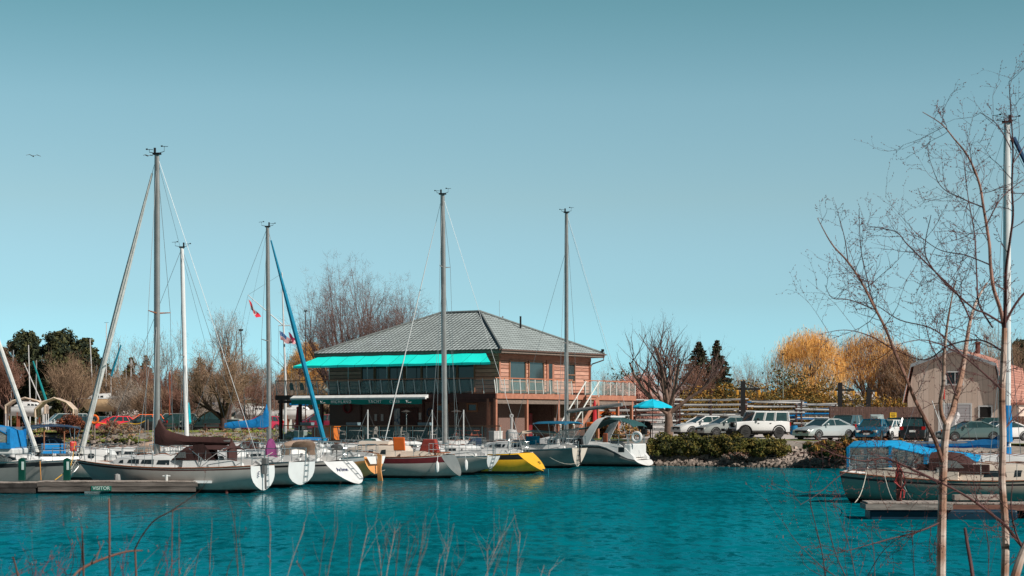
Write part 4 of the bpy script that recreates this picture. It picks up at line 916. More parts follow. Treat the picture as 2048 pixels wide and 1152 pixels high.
# upper awning (drops from the eaves, closed ends)
ax0, az0, ax1, az1 = -.86, 6.12, -2.1, 5.42
yL, yR = LY+.3, .5; yL1, yR1 = LY+1.75, -.8
mb = MB(); rows = []
for q in [k/5 for k in range(6)]:
    rows.append([(lerp(ax0, ax1, q), lerp(lerp(yR, yL, s_), lerp(yR1, yL1, s_), q), lerp(az0, az1, q)-.03*math.sin(math.pi*q)-.015*math.sin(s_*40)) for s_ in [j/30 for j in range(31)]])
rows.append([(ax1-.01, lerp(yR1, yL1, j/30), az1-.15-.01*math.sin(j*2.2)) for j in range(31)])
mb.sheet(rows, .02)
mb.add([(ax0, yR, az0-.05), (ax1, yR1, az1-.02), (ax1, yR1, az1-.17), (ax0, yR, az0-.8)], [(0, 1, 2, 3)]); mb.build('awning', GREENA, club)
# lower awning cassette with the lettered valance
mb = MB(); y0_, y1_ = 4.6, 17.2
mb.prism([(-DF-.07, H1+.12), (-DF-.45, H1-.07), (-DF-.45, H1-.12), (-DF-.07, H1-.12)], y0_, y1_); mb.box((-DF-.36, (y0_+y1_)/2, H1-.17), (.16, y1_-y0_, .06)); cas = mb.build('awning_cassette', mat('cassette_white', (.75, .76, .76), .4), club)
mb = MB(); mb.sheet([[(-DF-.42+.01*math.sin(j*1.7), lerp(y0_+.3, y1_-.1, j/40), z_-(.03*math.sin(j*.8) if z_ < 2.8 else 0)) for j in range(41)] for z_ in (H1-.13, H1-.33, H1-.54)], .0); val = mb.build('valance', GREENV, cas)
for s_, yy in (('HIGHLAND', 12.3), ('YACHT', 9.15), ('CLUB', 7.35)): text_mesh('lettering', s_, .32, mat('letter_white', (.95, .95, .95), .6, var=.02), val, (-DF-.445, yy, H1-.37), (R(90), 0, R(-90)), spacing=1.25)
for yy in (14.1, 6.15):
    mb = MB(); mb.tube([(-DF-.445, yy+.15, H1-.28), (-DF-.445, yy+.08, H1-.45), (-DF-.445, yy-.02, H1-.28)], .018, 4); mb.tube([(-DF-.445, yy-.05, H1-.45), (-DF-.445, yy-.3, H1-.42)], .018, 4); mb.build('club_emblem', MATS['letter_white'], val)
# outside stairs down along the end wall
mb = MB(); n = 14; xt, xb = 9.25, 6.0
for sd in (-DE-.08, -DE-1.18): 
    mb.prism([(xt, H1+.15), (xt+.25, H1-.1), (xb+.1, 0), (xb-.3, 0)], sd-.03, sd+.03)
stairs = mb.build('staircase', FASC, club)
mb = MB()
for k in range(n): q = (k+.5)/n; mb.box((lerp(xb, xt, q), -DE-.63, lerp(.1, H1+.1, q)), (.30, 1.04, .05))
mb.build('tread', WOOD, stairs)
for sd in (-DE-.05, -DE-1.21):
    mb = MB(); mb.tube([(xt+.1, sd, H1+1.15), (xb-.15, sd, 1.05)], .05, 6)
    for k in range(4): q = k/3; mb.tube([(lerp(xb, xt, q), sd, lerp(0, H1, q)), (lerp(xb, xt, q), sd, lerp(1.15, H1+1.12, q))], .04, 5)
    mb.build('stair_rail', POSTW, stairs)
mb = MB(); mb.tube([(3.9, .9, .1), (3.9, .9, 1.9)], .25, 8); mb.build('rolled_red_canvas', mat('faded_maroon', (.20, .02, .02), .9), club, smooth=True)
mb = MB(); mb.box((4.9, .8, 1.0), (.5, .4, 1.9)); mb.build('stored_board', mat('board_red', (.20, .015, .02), .5), club, bevel=.1)

# ---------------------------------------------------------------- terrace in front
ter = thing('terrace', 'low waterside terrace with brown capped glass railing in front of the clubhouse', 'terrace', cw, club.rotation_euler.z); ter.scale = (S, S, S)
mb = MB(); mb.box((-2.75, 5.4, -.06), (5.3, 19.8, .12)); mb.build('terrace_floor', WOOD, ter)
mb = MB(); mb.box((-5.43, 5.4, -.18), (.08, 19.9, .30)); mb.build('edge_beam', WOOD, ter)
H1_ = H1; H1 = -.15
railing([(-5.3, -3.9), (-5.3, 15.3)], .98, 13, ter, 0, mat('railing_post_pale_green', (.42, .52, .50), .5))
H1 = H1_
mb = MB()
for y_ in range(8): mb.tube([(-5.35, -3.5+2.6*y_, -1.9), (-5.35, -3.5+2.6*y_, -.1)], .12, 6)
mb.build('pile', DKWOOD, ter)
mb = MB(); mb.box((0, 0, -.06), (9, 7, .12)); tag(mb.build('landing_deck', mat('pinkish_concrete', (.48, .36, .31), .9, var=.1)), 'pinkish concrete landing between the clubhouse corner and the boats', 'landing')
q = club.matrix_basis; o_ = bpy.data.objects['landing_deck']; o_.location = cw+Vector((3.2, -3.6, -.005)); o_.rotation_euler.z = club.rotation_euler.z

def cl(x, y, z=0):   # clubhouse local -> world
    a_ = math.atan2(.819, .574); c_, s_ = math.cos(a_), math.sin(a_)
    return Vector((cw.x+S*(x*c_-y*s_), cw.y+S*(x*s_+y*c_), cw.z+S*z))
# ---------------------------------------------------------------- terrace furniture
TBL = mat('table_metal', (.32, .31, .29), .5, var=.1); CH = mat('chair_metal', (.40, .38, .35), .5, .3, var=.1)
def table():
    t = thing('terrace_table', '', 'table'); mb = MB(); mb.lathe([(.02, .74), (.62, .74), (.64, .72), (.62, .69), (.02, .69)], n=14); mb.build('table_top', TBL, t)
    for k in range(4):
        a_ = k*math.pi/2+.4; mb = MB(); mb.tube([(.45*math.cos(a_), .45*math.sin(a_), .70), (.22*math.cos(a_), .22*math.sin(a_), .35), (.48*math.cos(a_), .48*math.sin(a_), 0)], .022, 5); mb.build('leg', TBL, t)
    return t
def chair(dark=False):
    m_ = BLACK if dark else CH; t = thing('terrace_chair', '', 'chair'); mb = MB(); mb.box((0, 0, .44), (.46, .46, .04)); mb.build('seat', m_, t, bevel=.01)
    mb = MB(); mb.sheet([[(-.24, -.21, .46), (-.25, 0, .46), (-.24, .21, .46)], [(-.30, -.22, .8), (-.33, 0, .8), (-.30, .22, .8)], [(-.34, -.12, 1.0), (-.37, 0, 1.02), (-.34, .12, 1.0)]], .02); mb.build('backrest', m_, t)
    for sg in (-1, 1):
        mb = MB(); mb.tube([(-.28, sg*.24, .85), (-.1, sg*.27, .68), (.2, sg*.27, .66), (.26, sg*.26, .45), (.22, sg*.24, 0)], .018, 5); mb.build('armrest', m_, t)
        mb = MB(); mb.tube([(-.22, sg*.22, .44), (-.28, sg*.23, 0)], .018, 5); mb.build('leg', m_, t)
    return t
t0 = table(); c0 = chair(); cd = chair(True)
TT = [(-3.9, 9.6, 'round metal table on the terrace beside the orange and brown counter'), (-4.1, 7.2, 'round metal table on the terrace in front of the dark door'), (-4.0, 4.2, 'round metal table on the terrace under the small high windows')]
for i, (x_, y_, lab) in enumerate(TT):
    o_ = t0 if i == 0 else dup(t0); o_.location = cl(x_, y_); o_['label'] = lab; o_['group'] = 'round tables on the terrace'
cs = [(-4.5, 10.5, .3), (-3.2, 8.7, 2.5), (-4.6, 8.0, .9), (-3.4, 6.3, 2.9), (-4.4, 5.1, .5), (-3.3, 3.3, 3.5)]
for i, (x_, y_, a_) in enumerate(cs):
    o_ = c0 if i == 0 else dup(c0); o_.location = cl(x_, y_); o_.rotation_euler.z = a_; o_['label'] = 'curved pale metal armchair at a round table on the terrace'; o_['group'] = 'pale armchairs at the terrace tables'
for i, y_ in enumerate([17.9, 16.9, 15.9, 13.4, 12.3, 11.2, 10.1, 8.4]):
    o_ = cd if i == 0 else dup(cd); o_.location = cl(-1.2, y_, H1+.15); o_.rotation_euler.z = .9+math.sin(i*3)*.6; o_['label'] = 'dark metal armchair behind the glass railing of the upper deck'; o_['group'] = 'dark armchairs on the upper deck'
ctr = thing('bar_counter', 'bright orange cupboard with a rusty brown side standing behind the terrace railing', 'cupboard', cl(-4.3, 12.1), club.rotation_euler.z)
mb = MB(); mb.box((0, -.5, .5), (.7, 1.0, 1.0)); mb.build('cabinet', mat('cabinet_orange', (.85, .22, .02), .6, var=.06), ctr); mb = MB(); mb.box((0, .6, .48), (.7, 1.15, .96)); mb.build('side_cabinet', mat('cabinet_rust', (.25, .07, .03), .7), ctr); mb = MB(); mb.box((0, -.5, 1.03), (.8, 1.2, .05)); mb.build('worktop', MATS['cabinet_orange'], ctr)
def planter(y_, lab):
    t = thing('planter_box', lab, 'planter', cl(-4.9, y_, 1.02), club.rotation_euler.z); mb = MB(); mb.prism([(-.16, 0), (.16, 0), (.22, .24), (-.22, .24)], -.55, .55); mb.build('trough', mat('trough_blue', (.16, .24, .28), .6), t); mb = MB(); mb.box((0, 0, .235), (.36, 1.0, .03)); mb.build('soil', mat('soil', (.05, .035, .025), .95), t)
planter(13.4, 'blue grey planter trough on the railing beside the orange cupboard'); planter(9.1, 'blue grey planter trough on the railing before the door posts'); planter(2.7, 'blue grey planter trough on the railing nearest the tall grey mast')
bn = thing('picnic_bench', 'rust red wooden picnic bench at the quiet end of the terrace', 'bench', cl(-3.2, .4), club.rotation_euler.z)
REDW = mat('red_bench_wood', (.34, .08, .04), .7, var=.2)
mb = MB(); mb.box((0, 0, .74), (.7, 1.8, .05)); mb.build('table_top', REDW, bn)
for sg in (-1, 1):
    mb = MB(); mb.box((sg*.62, 0, .44), (.26, 1.8, .04)); mb.build('seat', REDW, bn)
    mb = MB(); mb.tube([(-.75, sg*.7, 0), (-.2, sg*.7, .72)], .04, 4); mb.tube([(.75, sg*.7, 0), (.2, sg*.7, .72)], .04, 4); mb.tube([(-.7, sg*.7, .4), (.7, sg*.7, .4)], .035, 4); mb.build('leg', REDW, bn)
def umbrella_closed(loc, h, m_, lab):
    t = thing('closed_parasol', lab, 'parasol', loc); mb = MB(); mb.tube([(0, 0, 0), (0, 0, h)], .03, 6); mb.build('pole', WOOD, t)
    mb = MB(); mb.lathe([(.05, h), (.11, h-.3), (.17, h-.9), (.20, h-1.5), (.27, h-1.75), (.17, h-1.95), (.10, h-1.9)], n=9); mb.build('canopy', m_, t, smooth=True)
    mb = MB(); mb.lathe([(.28, 0), (.28, .06), (.05, .10)], n=10); mb.build('base', BLACK, t)
umbrella_closed(cl(-1.0, 17.7, 0), 2.6, mat('red_canvas', (.62, .05, .06), .85), 'closed bright red parasol under the far end of the upper deck')
umbrella_closed(G(1189, 156, 1.62), 3.0, mat('crimson_canvas', (.45, .02, .03), .85), 'closed crimson parasol beyond the outside stairs')
umbrella_closed(G(377, 182, 1.98), 2.7, mat('closed_turquoise', (.0, .38, .48), .85), 'closed turquoise parasol beside the dark pickup')
pr = thing('open_parasol', 'open bright turquoise parasol on the lawn beside the bare tree', 'parasol', G(1305, 141, 1.63))
mb = MB(); mb.tube([(0, 0, 0), (0, 0, 2.85)], .025, 6); mb.build('pole', BLACK, pr)
mb = MB(); secs = []
n = 8
for r_, z_ in ((.03, 2.92), (.7, 2.72), (1.38, 2.40), (1.40, 2.30)):
    secs.append([(r_*(1 if k % 2 == 0 else .94)*math.cos(math.pi*k/n), r_*(1 if k % 2 == 0 else .94)*math.sin(math.pi*k/n), z_+(-.03 if k % 2 else 0)) for k in range(2*n)])
mb.loft(secs, caps=False); mb.build('canopy', mat('turquoise_parasol', (.0, .50, .70), .8, var=.05), pr)
for k in range(4): a_ = k*math.pi/2; mb = MB(); mb.tube([(0, 0, 2.1), (.9*math.cos(a_), .9*math.sin(a_), 2.58)], .012, 4); mb.build('rib', BLACK, pr)
tank = thing('grey_bollard', 'squat grey tank with an upright ring topped pipe on the landing', 'tank', G(1023, 143.5, 1.56))
mb = MB(); mb.lathe([(.42, 0), (.42, .6), (.34, .78), (.10, .86)], n=14); mb.build('drum', mat('drum_grey', (.38, .38, .38), .5), tank, smooth=True)
mb = MB(); mb.tube([(0, 0, .8), (0, 0, 1.7)], .09, 8); mb.build('pipe', MATS['drum_grey'], tank); mb = MB(); mb.torus((0, 0, 1.8), .11, .05, 'y', 12, 6); mb.build('ring', MATS['drum_grey'], tank)

# ---------------------------------------------------------------- docks
def dock(name, label, loc, rz, L_, W_, z, fl=BLACK, sign=None, face=None, open_=False):
    t = thing(name, label, 'dock', loc, rz)
    nb = int(L_/.16)
    mb = MB(); rr = random.Random(int(L_*10))
    for k in range(nb): mb.box(((k+.5)*L_/nb, 0, z-.02+rr.uniform(-.004, .004)), (L_/nb-.012, W_, .04))
    mb.build('planking', mat('dock_boards', (.33, .28, .25), .9, var=.3, scale=3, bump=.3), t)
    fm = face or mat('dock_timber_grey', (.11, .09, .08), .85, var=.5, scale=1.6, bump=.5, stretch=(.5, 3, 4))
    mb = MB()
    for sg in (-1, 1):
        mb.box((L_/2, sg*(W_/2+.03), z-.14), (L_, .06, .17))
        if not open_: mb.box((L_/2, sg*(W_/2+.02), z-.34), (L_, .05, .18))
    for xx_ in (-.03, L_+.03): mb.box((xx_, 0, z-.14), (.06, W_+.12, .17))
    mb.build('side_beam', fm, t)
    for k in range(max(2, int(L_/2.4))):
        mb = MB(); mb.box((1.15+k*2.3, 0, .02 if not open_ else .08), (1.1 if not open_ else 2.15, W_*.9, z*.9 if not open_ else z*.8)); mb.build('float', fl, t, bevel=.06)
    return t
d1 = dock('floating_dock', 'long grey timber dock with a small VISITOR sign on its side', (G(77, 82.7, 0).x, 83.2, 0), 0, G(392, 82.7, 0).x-G(77, 82.7, 0).x, 1.1, .52)
mb = MB(); mb.box((2.62, -.61, .22), (.84, .03, .20)); sg_ = mb.build('visitor_sign', mat('sign_board_green', (.01, .12, .09), .5), d1)
text_mesh('lettering', 'VISITOR', .20, mat('sign_letter', (.62, .72, .68), .5, var=.02), sg_, (2.62, -.632, .22), (R(90), 0, 0))
mb = MB(); mb.box((G(392, 82.7, 0).x-G(77, 82.7, 0).x+.25, -.2, .48), (.75, .6, .10)); mb.build('corner_plate', WHITE, d1)
d2 = dock('floating_dock', 'dark end section of the long dock standing on piles', (G(-70, 82.7, 0).x, 83.2, 0), 0, G(72, 82.7, 0).x-G(-70, 82.7, 0).x, 1.1, .47, face=mat('dock_timber_dark', (.035, .03, .028), .9, var=.4))
d3 = dock('floating_dock', 'short weathered dock section on blue floats beside the sage hulled boat', (G(1733, 61.5, 0).x, 61.8, 0), R(-4), 2.5, 1.6, .52, mat('float_blue', (.0, .025, .05), .5, var=.2), face=mat('dock_timber_pale', (.24, .20, .18), .85, var=.4, scale=2, bump=.5, stretch=(.5, 3, 4)), open_=True)
d4 = dock('floating_dock', 'longer reddish dock section on dark blue floats leading out of the photo', (G(1893, 61.5, 0).x, 62.1, 0), R(-2), 6.5, 1.3, .48, MATS['float_blue'], face=mat('dock_timber_red', (.16, .075, .055), .85, var=.4, stretch=(.5, 3, 4)), open_=True)
mb = MB(); mb.box((1.2, .35, .62), (1.6, .5, .16)); mb.build('boarding_step', MATS['dock_boards'], d4)
for px, lab in ((44, 'green dock pedestal nearest the small red and white flag'), (134, 'green dock pedestal with a pale label, nearer the brown covered boat')):
    t = thing('power_pedestal', lab, 'pedestal', G(px, 83.3, .52)); mb = MB(); mb.prism([(-.13, 0), (.13, 0), (.13, .88), (0, .95), (-.13, .88)], -.12, .12); mb.build('housing', mat('pedestal_green', (.0, .05, .035), .4), t, bevel=.01)
    mb = MB(); mb.box((.06, -.127, .62), (.10, .01, .34)); mb.build('label_plate', mat('plate_pale', (.5, .6, .58), .5), t)
t = thing('dock_cleat_post', 'white dock post at the middle of the visitor dock', 'post', G(333, 82.9, .52)); mb = MB(); mb.tube([(0, 0, 0), (0, 0, .25)], .06, 8); mb.build('post', WHITE, t); mb = MB(); mb.tube([(-.16, 0, .20), (.16, 0, .20)], .03, 6); mb.build('cleat_horn', WHITE, t)
line_between('mooring_line', 'pale mooring line from the pulpit down to the visitor dock', [P(165, 895, 86.5), P(140, 940, 84), P(128, 962, 83.2)])
line_between('mooring_line', 'yellow mooring line coiled over the dock beside the green pedestal', [P(150, 885, 88), P(140, 935, 83.5), P(110, 960, 83.0)], .018, mat('yellow_rope', (.65, .36, .04), .9))
line_between('mooring_line', 'orange mooring line hanging at the dark bow', [P(80, 922, 85.5), P(82, 960, 83.4)], .02, mat('orange_rope', (.55, .25, .06), .9))
line_between('mooring_line', 'pale mooring line from the striped stern to the orange boat', [P(770, 940, 104), P(640, 960, 97)], .012)
for k, (pa, pb, lab) in enumerate([((1735, 935, 72), (1710, 1005, 62.5), 'pale dock line slanting left at the short dock'), ((1765, 935, 72), (1795, 1012, 62), 'pale dock line slanting right at the short dock'), ((1800, 955, 72), (1845, 1008, 62), 'thin dock line at the far corner of the short dock')]):
    line_between('mooring_line', lab, [P(*pa), P(*pb)], .018)
t = thing('red_shore_power_cord', 'tangle of red and grey cable hanging over a dock post', 'cable', G(1798, 62, .52))
mb = MB(); rr = random.Random(4)
mb.tube([(0, 0, 0), (0, 0, 1.0)], .10, 6); mb.build('post', DKWOOD, t)
mb = MB()
for k in range(3): mb.tube([(rr.uniform(-.2, .2), rr.uniform(-.2, -.05), z_) for z_ in (1.15, .9, .6, .3, .1)], .022, 5)
mb.build('cable', mat('red_cable', (.28, .02, .02), .6), t)
# ================================================================ vehicles
CAR_GLASS = mat('car_glass', (.02, .05, .055), .05, var=.2, spec=1.0); LAMP = mat('headlamp_clear', (.55, .55, .52), .15, var=.05); TAIL = mat('tail_lamp_red', (.35, .01, .01), .25, var=.05)
RIM = mat('alloy_rim', (.38, .38, .38), .3, .8, var=.1); PLATE = mat('number_plate', (.6, .62, .62), .5, var=.05)
def paint(name, c, metal=.0): return mat('paint_'+name, c, .28, metal, var=.03, scale=.5, coat=.8)
KIND = {  # L, W, body stations (x, belt z), greenhouse base x0,x1, roof x0,x1, roof z, wheel radius
    'sedan': (4.6, 1.8, [(-2.3, .78), (-2.2, .95), (-1.5, 1.0), (.9, .95), (1.7, .82), (2.15, .68), (2.3, .5)], -1.75, 1.05, -.75, .2, 1.44, .32),
    'hatch': (4.1, 1.74, [(-2.05, .80), (-2.0, .98), (-1.6, 1.0), (.8, .98), (1.55, .86), (1.95, .70), (2.05, .5)], -1.98, 1.0, -1.45, .15, 1.50, .31),
    'suv': (4.6, 1.86, [(-2.3, .85), (-2.25, 1.05), (-1.6, 1.08), (.9, 1.08), (1.75, .98), (2.2, .80), (2.3, .55)], -2.22, 1.15, -1.85, .30, 1.70, .36),
    'van': (4.9, 1.95, [(-2.45, .85), (-2.4, 1.05), (-1.6, 1.08), (1.2, 1.05), (1.95, .90), (2.35, .72), (2.45, .5)], -2.4, 1.6, -2.2, .75, 1.80, .34),
    'pickup': (5.6, 1.98, [(-2.8, .95), (-2.78, 1.12), (-1.9, 1.12), (.9, 1.14), (2.2, 1.10), (2.7, .98), (2.8, .6)], -.95, 1.15, -.75, .45, 1.88, .40),
    'jeep': (4.4, 1.86, [(-2.1, 1.05), (-2.09, 1.16), (-1.6, 1.18), (.75, 1.18), (1.3, 1.14), (1.78, 1.10), (1.82, .7)], -2.05, .72, -2.0, .45, 1.84, .41)}
def car(name, label, loc, rz, kind, pm, cat='car', group=None, extra=None):
    L, W, st, g0, g1, r0, r1, rz_, wr = KIND[kind]; t = thing(name, label, cat, loc, rz, group); w = W/2; zb = .28 if kind not in ('jeep', 'pickup') else .42
    secs = []; jp = kind == 'jeep'
    for x, z in st:
        e = min(1, (L/2-abs(x))/.5) if not jp else 1; ww = w*(.86+.14*max(0, e)**.5)
        if jp and x > .9: ww = w*.66
        top = z; crown = .0 if jp else .05
        secs.append([(x, -ww*.94, zb), (x, -ww, zb+.12), (x, -ww, lerp(zb, top, .55)), (x, -ww*.97, top-.05), (x, -ww*.88, top), (x, 0, top+crown), (x, ww*.88, top), (x, ww*.97, top-.05), (x, ww, lerp(zb, top, .55)), (x, ww, zb+.12), (x, ww*.94, zb)])
    mb = MB(); mb.loft(secs)
    # wheel arches
    wx = [-L/2+.82, L/2-.86] if not jp else [-1.28, 1.28]
    body = mb.build('body', pm, t, smooth=True)
    mb = MB(); mb.box((0, 0, zb-.04), (L*.9, W*.84, .22)); mb.build('underbody', BLACK, t)
    zbelt = lambda x: interp(st, x)
    mb = MB(); gw = w*.88; tw = w*(.74 if not jp else .86); ins = .03
    base = lambda x: zbelt(x)+.02
    secs = []
    N = 7
    ss = [(g0, base(g0), gw*.97), (r0, rz_-.07, tw), (r1, rz_-.07, tw), (g1, base(g1), gw*.95)]
    gl = [[(g0, -gw, base(g0)), (g0, gw, base(g0)), (r0, tw, rz_-.07), (r0, -tw, rz_-.07)], ]
    A = [(g0, gw, base(g0)), (g1, gw, base(g1)), (r1, tw, rz_-.06), (r0, tw, rz_-.06)]
    V = [Vector(a) for a in A]+[Vector((a[0], -a[1], a[2])) for a in A]
    mb.add(V, [(0, 3, 2, 1), (4, 5, 6, 7), (0, 4, 7, 3), (1, 2, 6, 5), (3, 7, 6, 2)]); mb.build('windows', CAR_GLASS, t)
    mb = MB()
    q = lambda x, y, z: (x, y, z)
    mb.loft([[(x, -tw*k, rz_-.07), (x, -tw*.93*k, rz_-.01), (x, 0, rz_+.02), (x, tw*.93*k, rz_-.01), (x, tw*k, rz_-.07)] for x, k in ((r0-.06, .98), (r0+.15, 1.02), (lerp(r0, r1, .6), 1.02), (r1+.05, .98))])
    mb.build('roof', pm, t, smooth=True)
    mb = MB()
    for sg in (-1, 1):
        a = Vector(A[0]); b = Vector(A[1]); c = Vector(A[2]); d = Vector(A[3]); PL = []
        for p in (a, b, c, d): p.y *= sg
        PL.append(([b, c], .045)); PL.append(([a, d], .06 if kind != 'jeep' else .10))
        for f in ((.52,) if kind in ('sedan', 'pickup') else (.38, .68)): PL.append(([a.lerp(b, f), d.lerp(c, f)], .04 if not jp else .09))
        if kind in ('suv', 'van', 'hatch'): PL.append(([a.lerp(b, .16), d.lerp(c, .14)], .05))
        for q_, r_ in PL: mb = MB(); mb.tube(q_, r_, 4); mb.build('pillar', pm, t)
    for x in wx:
        for sg in (-1, 1):
            mb = MB(); mb.lathe([(wr*.55, -.11), (wr*.93, -.11), (wr, -.07), (wr, .07), (wr*.93, .11), (wr*.55, .11)], (x, sg*(w-.10), wr), 18, axis='y'); o = mb.build('tyre', RUBBER, t, smooth=True)
            mb = MB(); mb.lathe([(.03, .10), (wr*.60, .10), (wr*.62, .04)][::1], (x, sg*(w-.10), wr), 12, axis='y') if sg > 0 else mb.lathe([(.03, -.10), (wr*.60, -.10), (wr*.62, -.04)], (x, sg*(w-.10), wr), 12, axis='y')
            for k in range(5):
                a_ = k*1.2566; mb.box((x+wr*.3*math.cos(a_), sg*(w+.012), wr+wr*.3*math.sin(a_)), (wr*.5, .02, .06), M=None)
            mb.build('rim', RIM if extra != 'black_rims' else BLACK, o)
            mb = MB(); pts = [(x+(wr+.05)*math.cos(a_), sg*(w+.005), wr+(wr+.05)*math.sin(a_)) for a_ in [math.pi*k/10 for k in range(11)]]
            if jp:
                mb = MB(); mb.loft([[(p[0], p[1]+sg*s_, p[2]+.04) for p in pts for s_ in (0,)] for s_ in (0, 1)], closed=False) if False else mb.tube([(p[0]+(p[0]-x)*.04, sg*(w-.03), p[2]+.01) for p in pts], .06, 6)
                mb.build('fender', BLACK, t)
            else: mb.tube(pts, .035, 5); mb.build('wheel_arch', BLACK, t)
    hx = L/2-.12
    for sg in (-1, 1):
        mb = MB()
        if jp: mb.lathe([(.02, .06), (.11, .05), (.12, 0)], (1.84, sg*.42, .93), 12, axis='x')
        else: mb.box((hx-.02, sg*w*.66, zbelt(hx)-.06), (.22, w*.34, .15), rz=-sg*.35)
        mb.build('headlight', LAMP, t, bevel=.02 if not jp else 0)
        mb = MB(); mb.box((-L/2+.05, sg*w*.80, .95 if kind != 'hatch' else .9), (.12, .26, .22 if kind != 'jeep' else .24)); mb.build('tail_light', TAIL, t)
        mb = MB(); mb.box((g1-.35, sg*(w+.10), zbelt(g1)+.12), (.12, .22, .15)); mb.build('mirror', pm if not jp else BLACK, t, bevel=.03)
    mb = MB()
    if jp:
        for k in range(7): mb.box((1.83, -.27+.09*k, .93), (.03, .045, .34))
    else: mb.box((L/2-.03, 0, .55), (.06, w*1.1, .20)); mb.box((L/2-.06, 0, zbelt(L/2-.1)-.02), (.06, w*.7, .09))
    mb.build('grille', BLACK, t)
    mb = MB(); mb.box((L/2-.0+(.12 if jp else 0), 0, .48 if not jp else .6), (.02, .42, .12)); mb.build('number_plate', PLATE, t)
    mb = MB(); mb.box((-L/2-.01, 0, .75), (.02, .42, .14)); mb.build('number_plate', PLATE, t)
    if kind in ('jeep', 'pickup'):
        mb = MB(); mb.box((L/2-(.0 if jp else .05), 0, .56), (.22, W*.92, .20)); mb.box((-L/2, 0, .58), (.18, W*.9, .18)); mb.build('bumper', BLACK if jp else STEEL, t, bevel=.03)
    if jp:
        mb = MB(); mb.lathe([(.2, -.12), (.40, -.12), (.42, 0), (.40, .12), (.2, .12)], (-2.28, 0, 1.05), 16, axis='x'); mb.build('spare_wheel', RUBBER, t)
        mb = MB(); mb.box((0, -w-.03, .48), (1.6, .12, .08)); mb.box((0, w+.03, .48), (1.6, .12, .08)); mb.build('side_step', BLACK, t)
        mb = MB()
        for x_ in (.3, -.62):
            for sg in (-1, 1): mb.box((x_, sg*(w+.012), 1.02), (.12, .03, .04))
        mb.build('door_handle', BLACK, t)
    if extra == 'roof_box':
        mb = MB(); mb.loft([[(x, -.42*k, rz_+.1), (x, -.38*k, rz_+.1+.36*k), (x, .38*k, rz_+.1+.36*k), (x, .42*k, rz_+.1)] for x, k in ((-1.5, .7), (-1.2, 1), (.3, 1), (.7, .6))]); mb.build('roof_box', mat('box_grey', (.30, .36, .36), .4), t, smooth=True)
    return t
def at(px, Y): x = (px-1024)*Y/F; return Vector((x, Y, gz(x, Y)+.012))
G1 = 'vehicles parked in the gravel lot'
car('parked_car', 'white coupe with black front wheel parked beside the bare tree', at(1408, 144), R(203), 'sedan', paint('white', (.72, .72, .72)), group=G1)
car('parked_car', 'silver grey sedan wedged between the white coupe and the white off roader', at(1455, 141.5), R(204), 'sedan', paint('silver', (.40, .43, .42), .3), group=G1)
car('parked_jeep', 'boxy white off road car with black fenders and upright windows', at(1513, 138.8), R(199), 'jeep', paint('bright_white', (.80, .80, .80)), 'off road car', group=G1, extra='black_rims')
car('parked_car', 'pale silver sedan facing the water between the lawn strip and the fence', at(1648, 136.0), R(218), 'sedan', paint('pale_silver', (.45, .50, .51), .2), group=G1)
car('parked_car', 'bright metallic blue hatchback with lit looking headlights facing the water', at(1745, 137.5), R(248), 'hatch', paint('blue', (.0, .12, .22), .3), group=G1)
car('parked_suv', 'dark grey green SUV standing behind the pale silver sedan', at(1690, 148), R(242), 'suv', paint('greygreen', (.10, .13, .13), .3), group=G1)
car('parked_suv', 'black SUV seen from behind with red tail lights beside the white birch', at(1828, 138), R(76), 'suv', paint('black', (.012, .012, .013)), group=G1)
car('parked_car', 'white crossover half hidden behind the bright blue hatchback', at(1772, 145), R(240), 'hatch', MATS['paint_white'], group=G1)
car('parked_car', 'dark car carrying a pale grey roof box near the fence', at(1752, 154), R(250), 'hatch', paint('dkgrey', (.04, .045, .05)), group=G1, extra='roof_box')
car('parked_suv', 'dark teal SUV parked against the brown fence beside the roof box car', at(1795, 152), R(250), 'suv', paint('teal', (.01, .07, .085), .2), group=G1)
car('parked_car', 'grey green car between the two birches', at(1938, 143), R(190), 'sedan', paint('sage', (.10, .16, .16), .3), group=G1)
car('parked_suv', 'dark green SUV in front of the barn doorway', at(1972, 153), R(185), 'suv', paint('dkgreen', (.015, .045, .04)), group=G1)
car('parked_car', 'white car partly hidden by the second birch and the tall mast', at(2000, 146), R(200), 'sedan', MATS['paint_white'], group=G1)
G2 = 'vehicles parked along the road behind the marina'
car('parked_car', 'silver minivan beside the beige canopy tent', at(128, 208), R(205), 'van', MATS['paint_pale_silver'], group=G2)
car('parked_car', 'navy blue sedan between the silver minivan and the red hatchback', at(163, 200), R(205), 'sedan', paint('navy', (.01, .03, .06), .2), group=G2)
car('parked_car', 'dull blue green hatchback touching the nose of the red hatchback', at(190, 208), R(200), 'hatch', paint('bluegreen', (.06, .13, .16), .3), group=G2)
car('parked_car', 'bright red hatchback parked on the road behind the lifebuoy post', at(226, 198), R(203), 'hatch', paint('red', (.75, .03, .05)), group=G2)
car('parked_suv', 'orange SUV just left of the tall brown covered mast', at(282, 202), R(203), 'suv', paint('orange', (.85, .16, .04)), group=G2)
car('parked_car', 'black car in front of the orange SUV, close to the yellow rope', at(284, 191), R(200), 'sedan', MATS['paint_black'], group=G2)
car('parked_van', 'long silver van behind the dark masted boats', at(345, 208), R(188), 'van', MATS['paint_silver'], 'van', group=G2)
car('parked_suv', 'dark green SUV between the brown covered mast and the white mast', at(350, 194), R(195), 'suv', MATS['paint_dkgreen'], group=G2)
car('parked_pickup', 'dark green black pickup truck beside the gnarled bare tree', at(420, 193), R(186), 'pickup', paint('dkpick', (.012, .03, .032)), 'pickup truck', group=G2)
car('parked_car', 'crimson hatchback on the grass edge behind the blue sail cover', at(523, 196), R(215), 'hatch', paint('crimson', (.42, .02, .06)), group=G2)
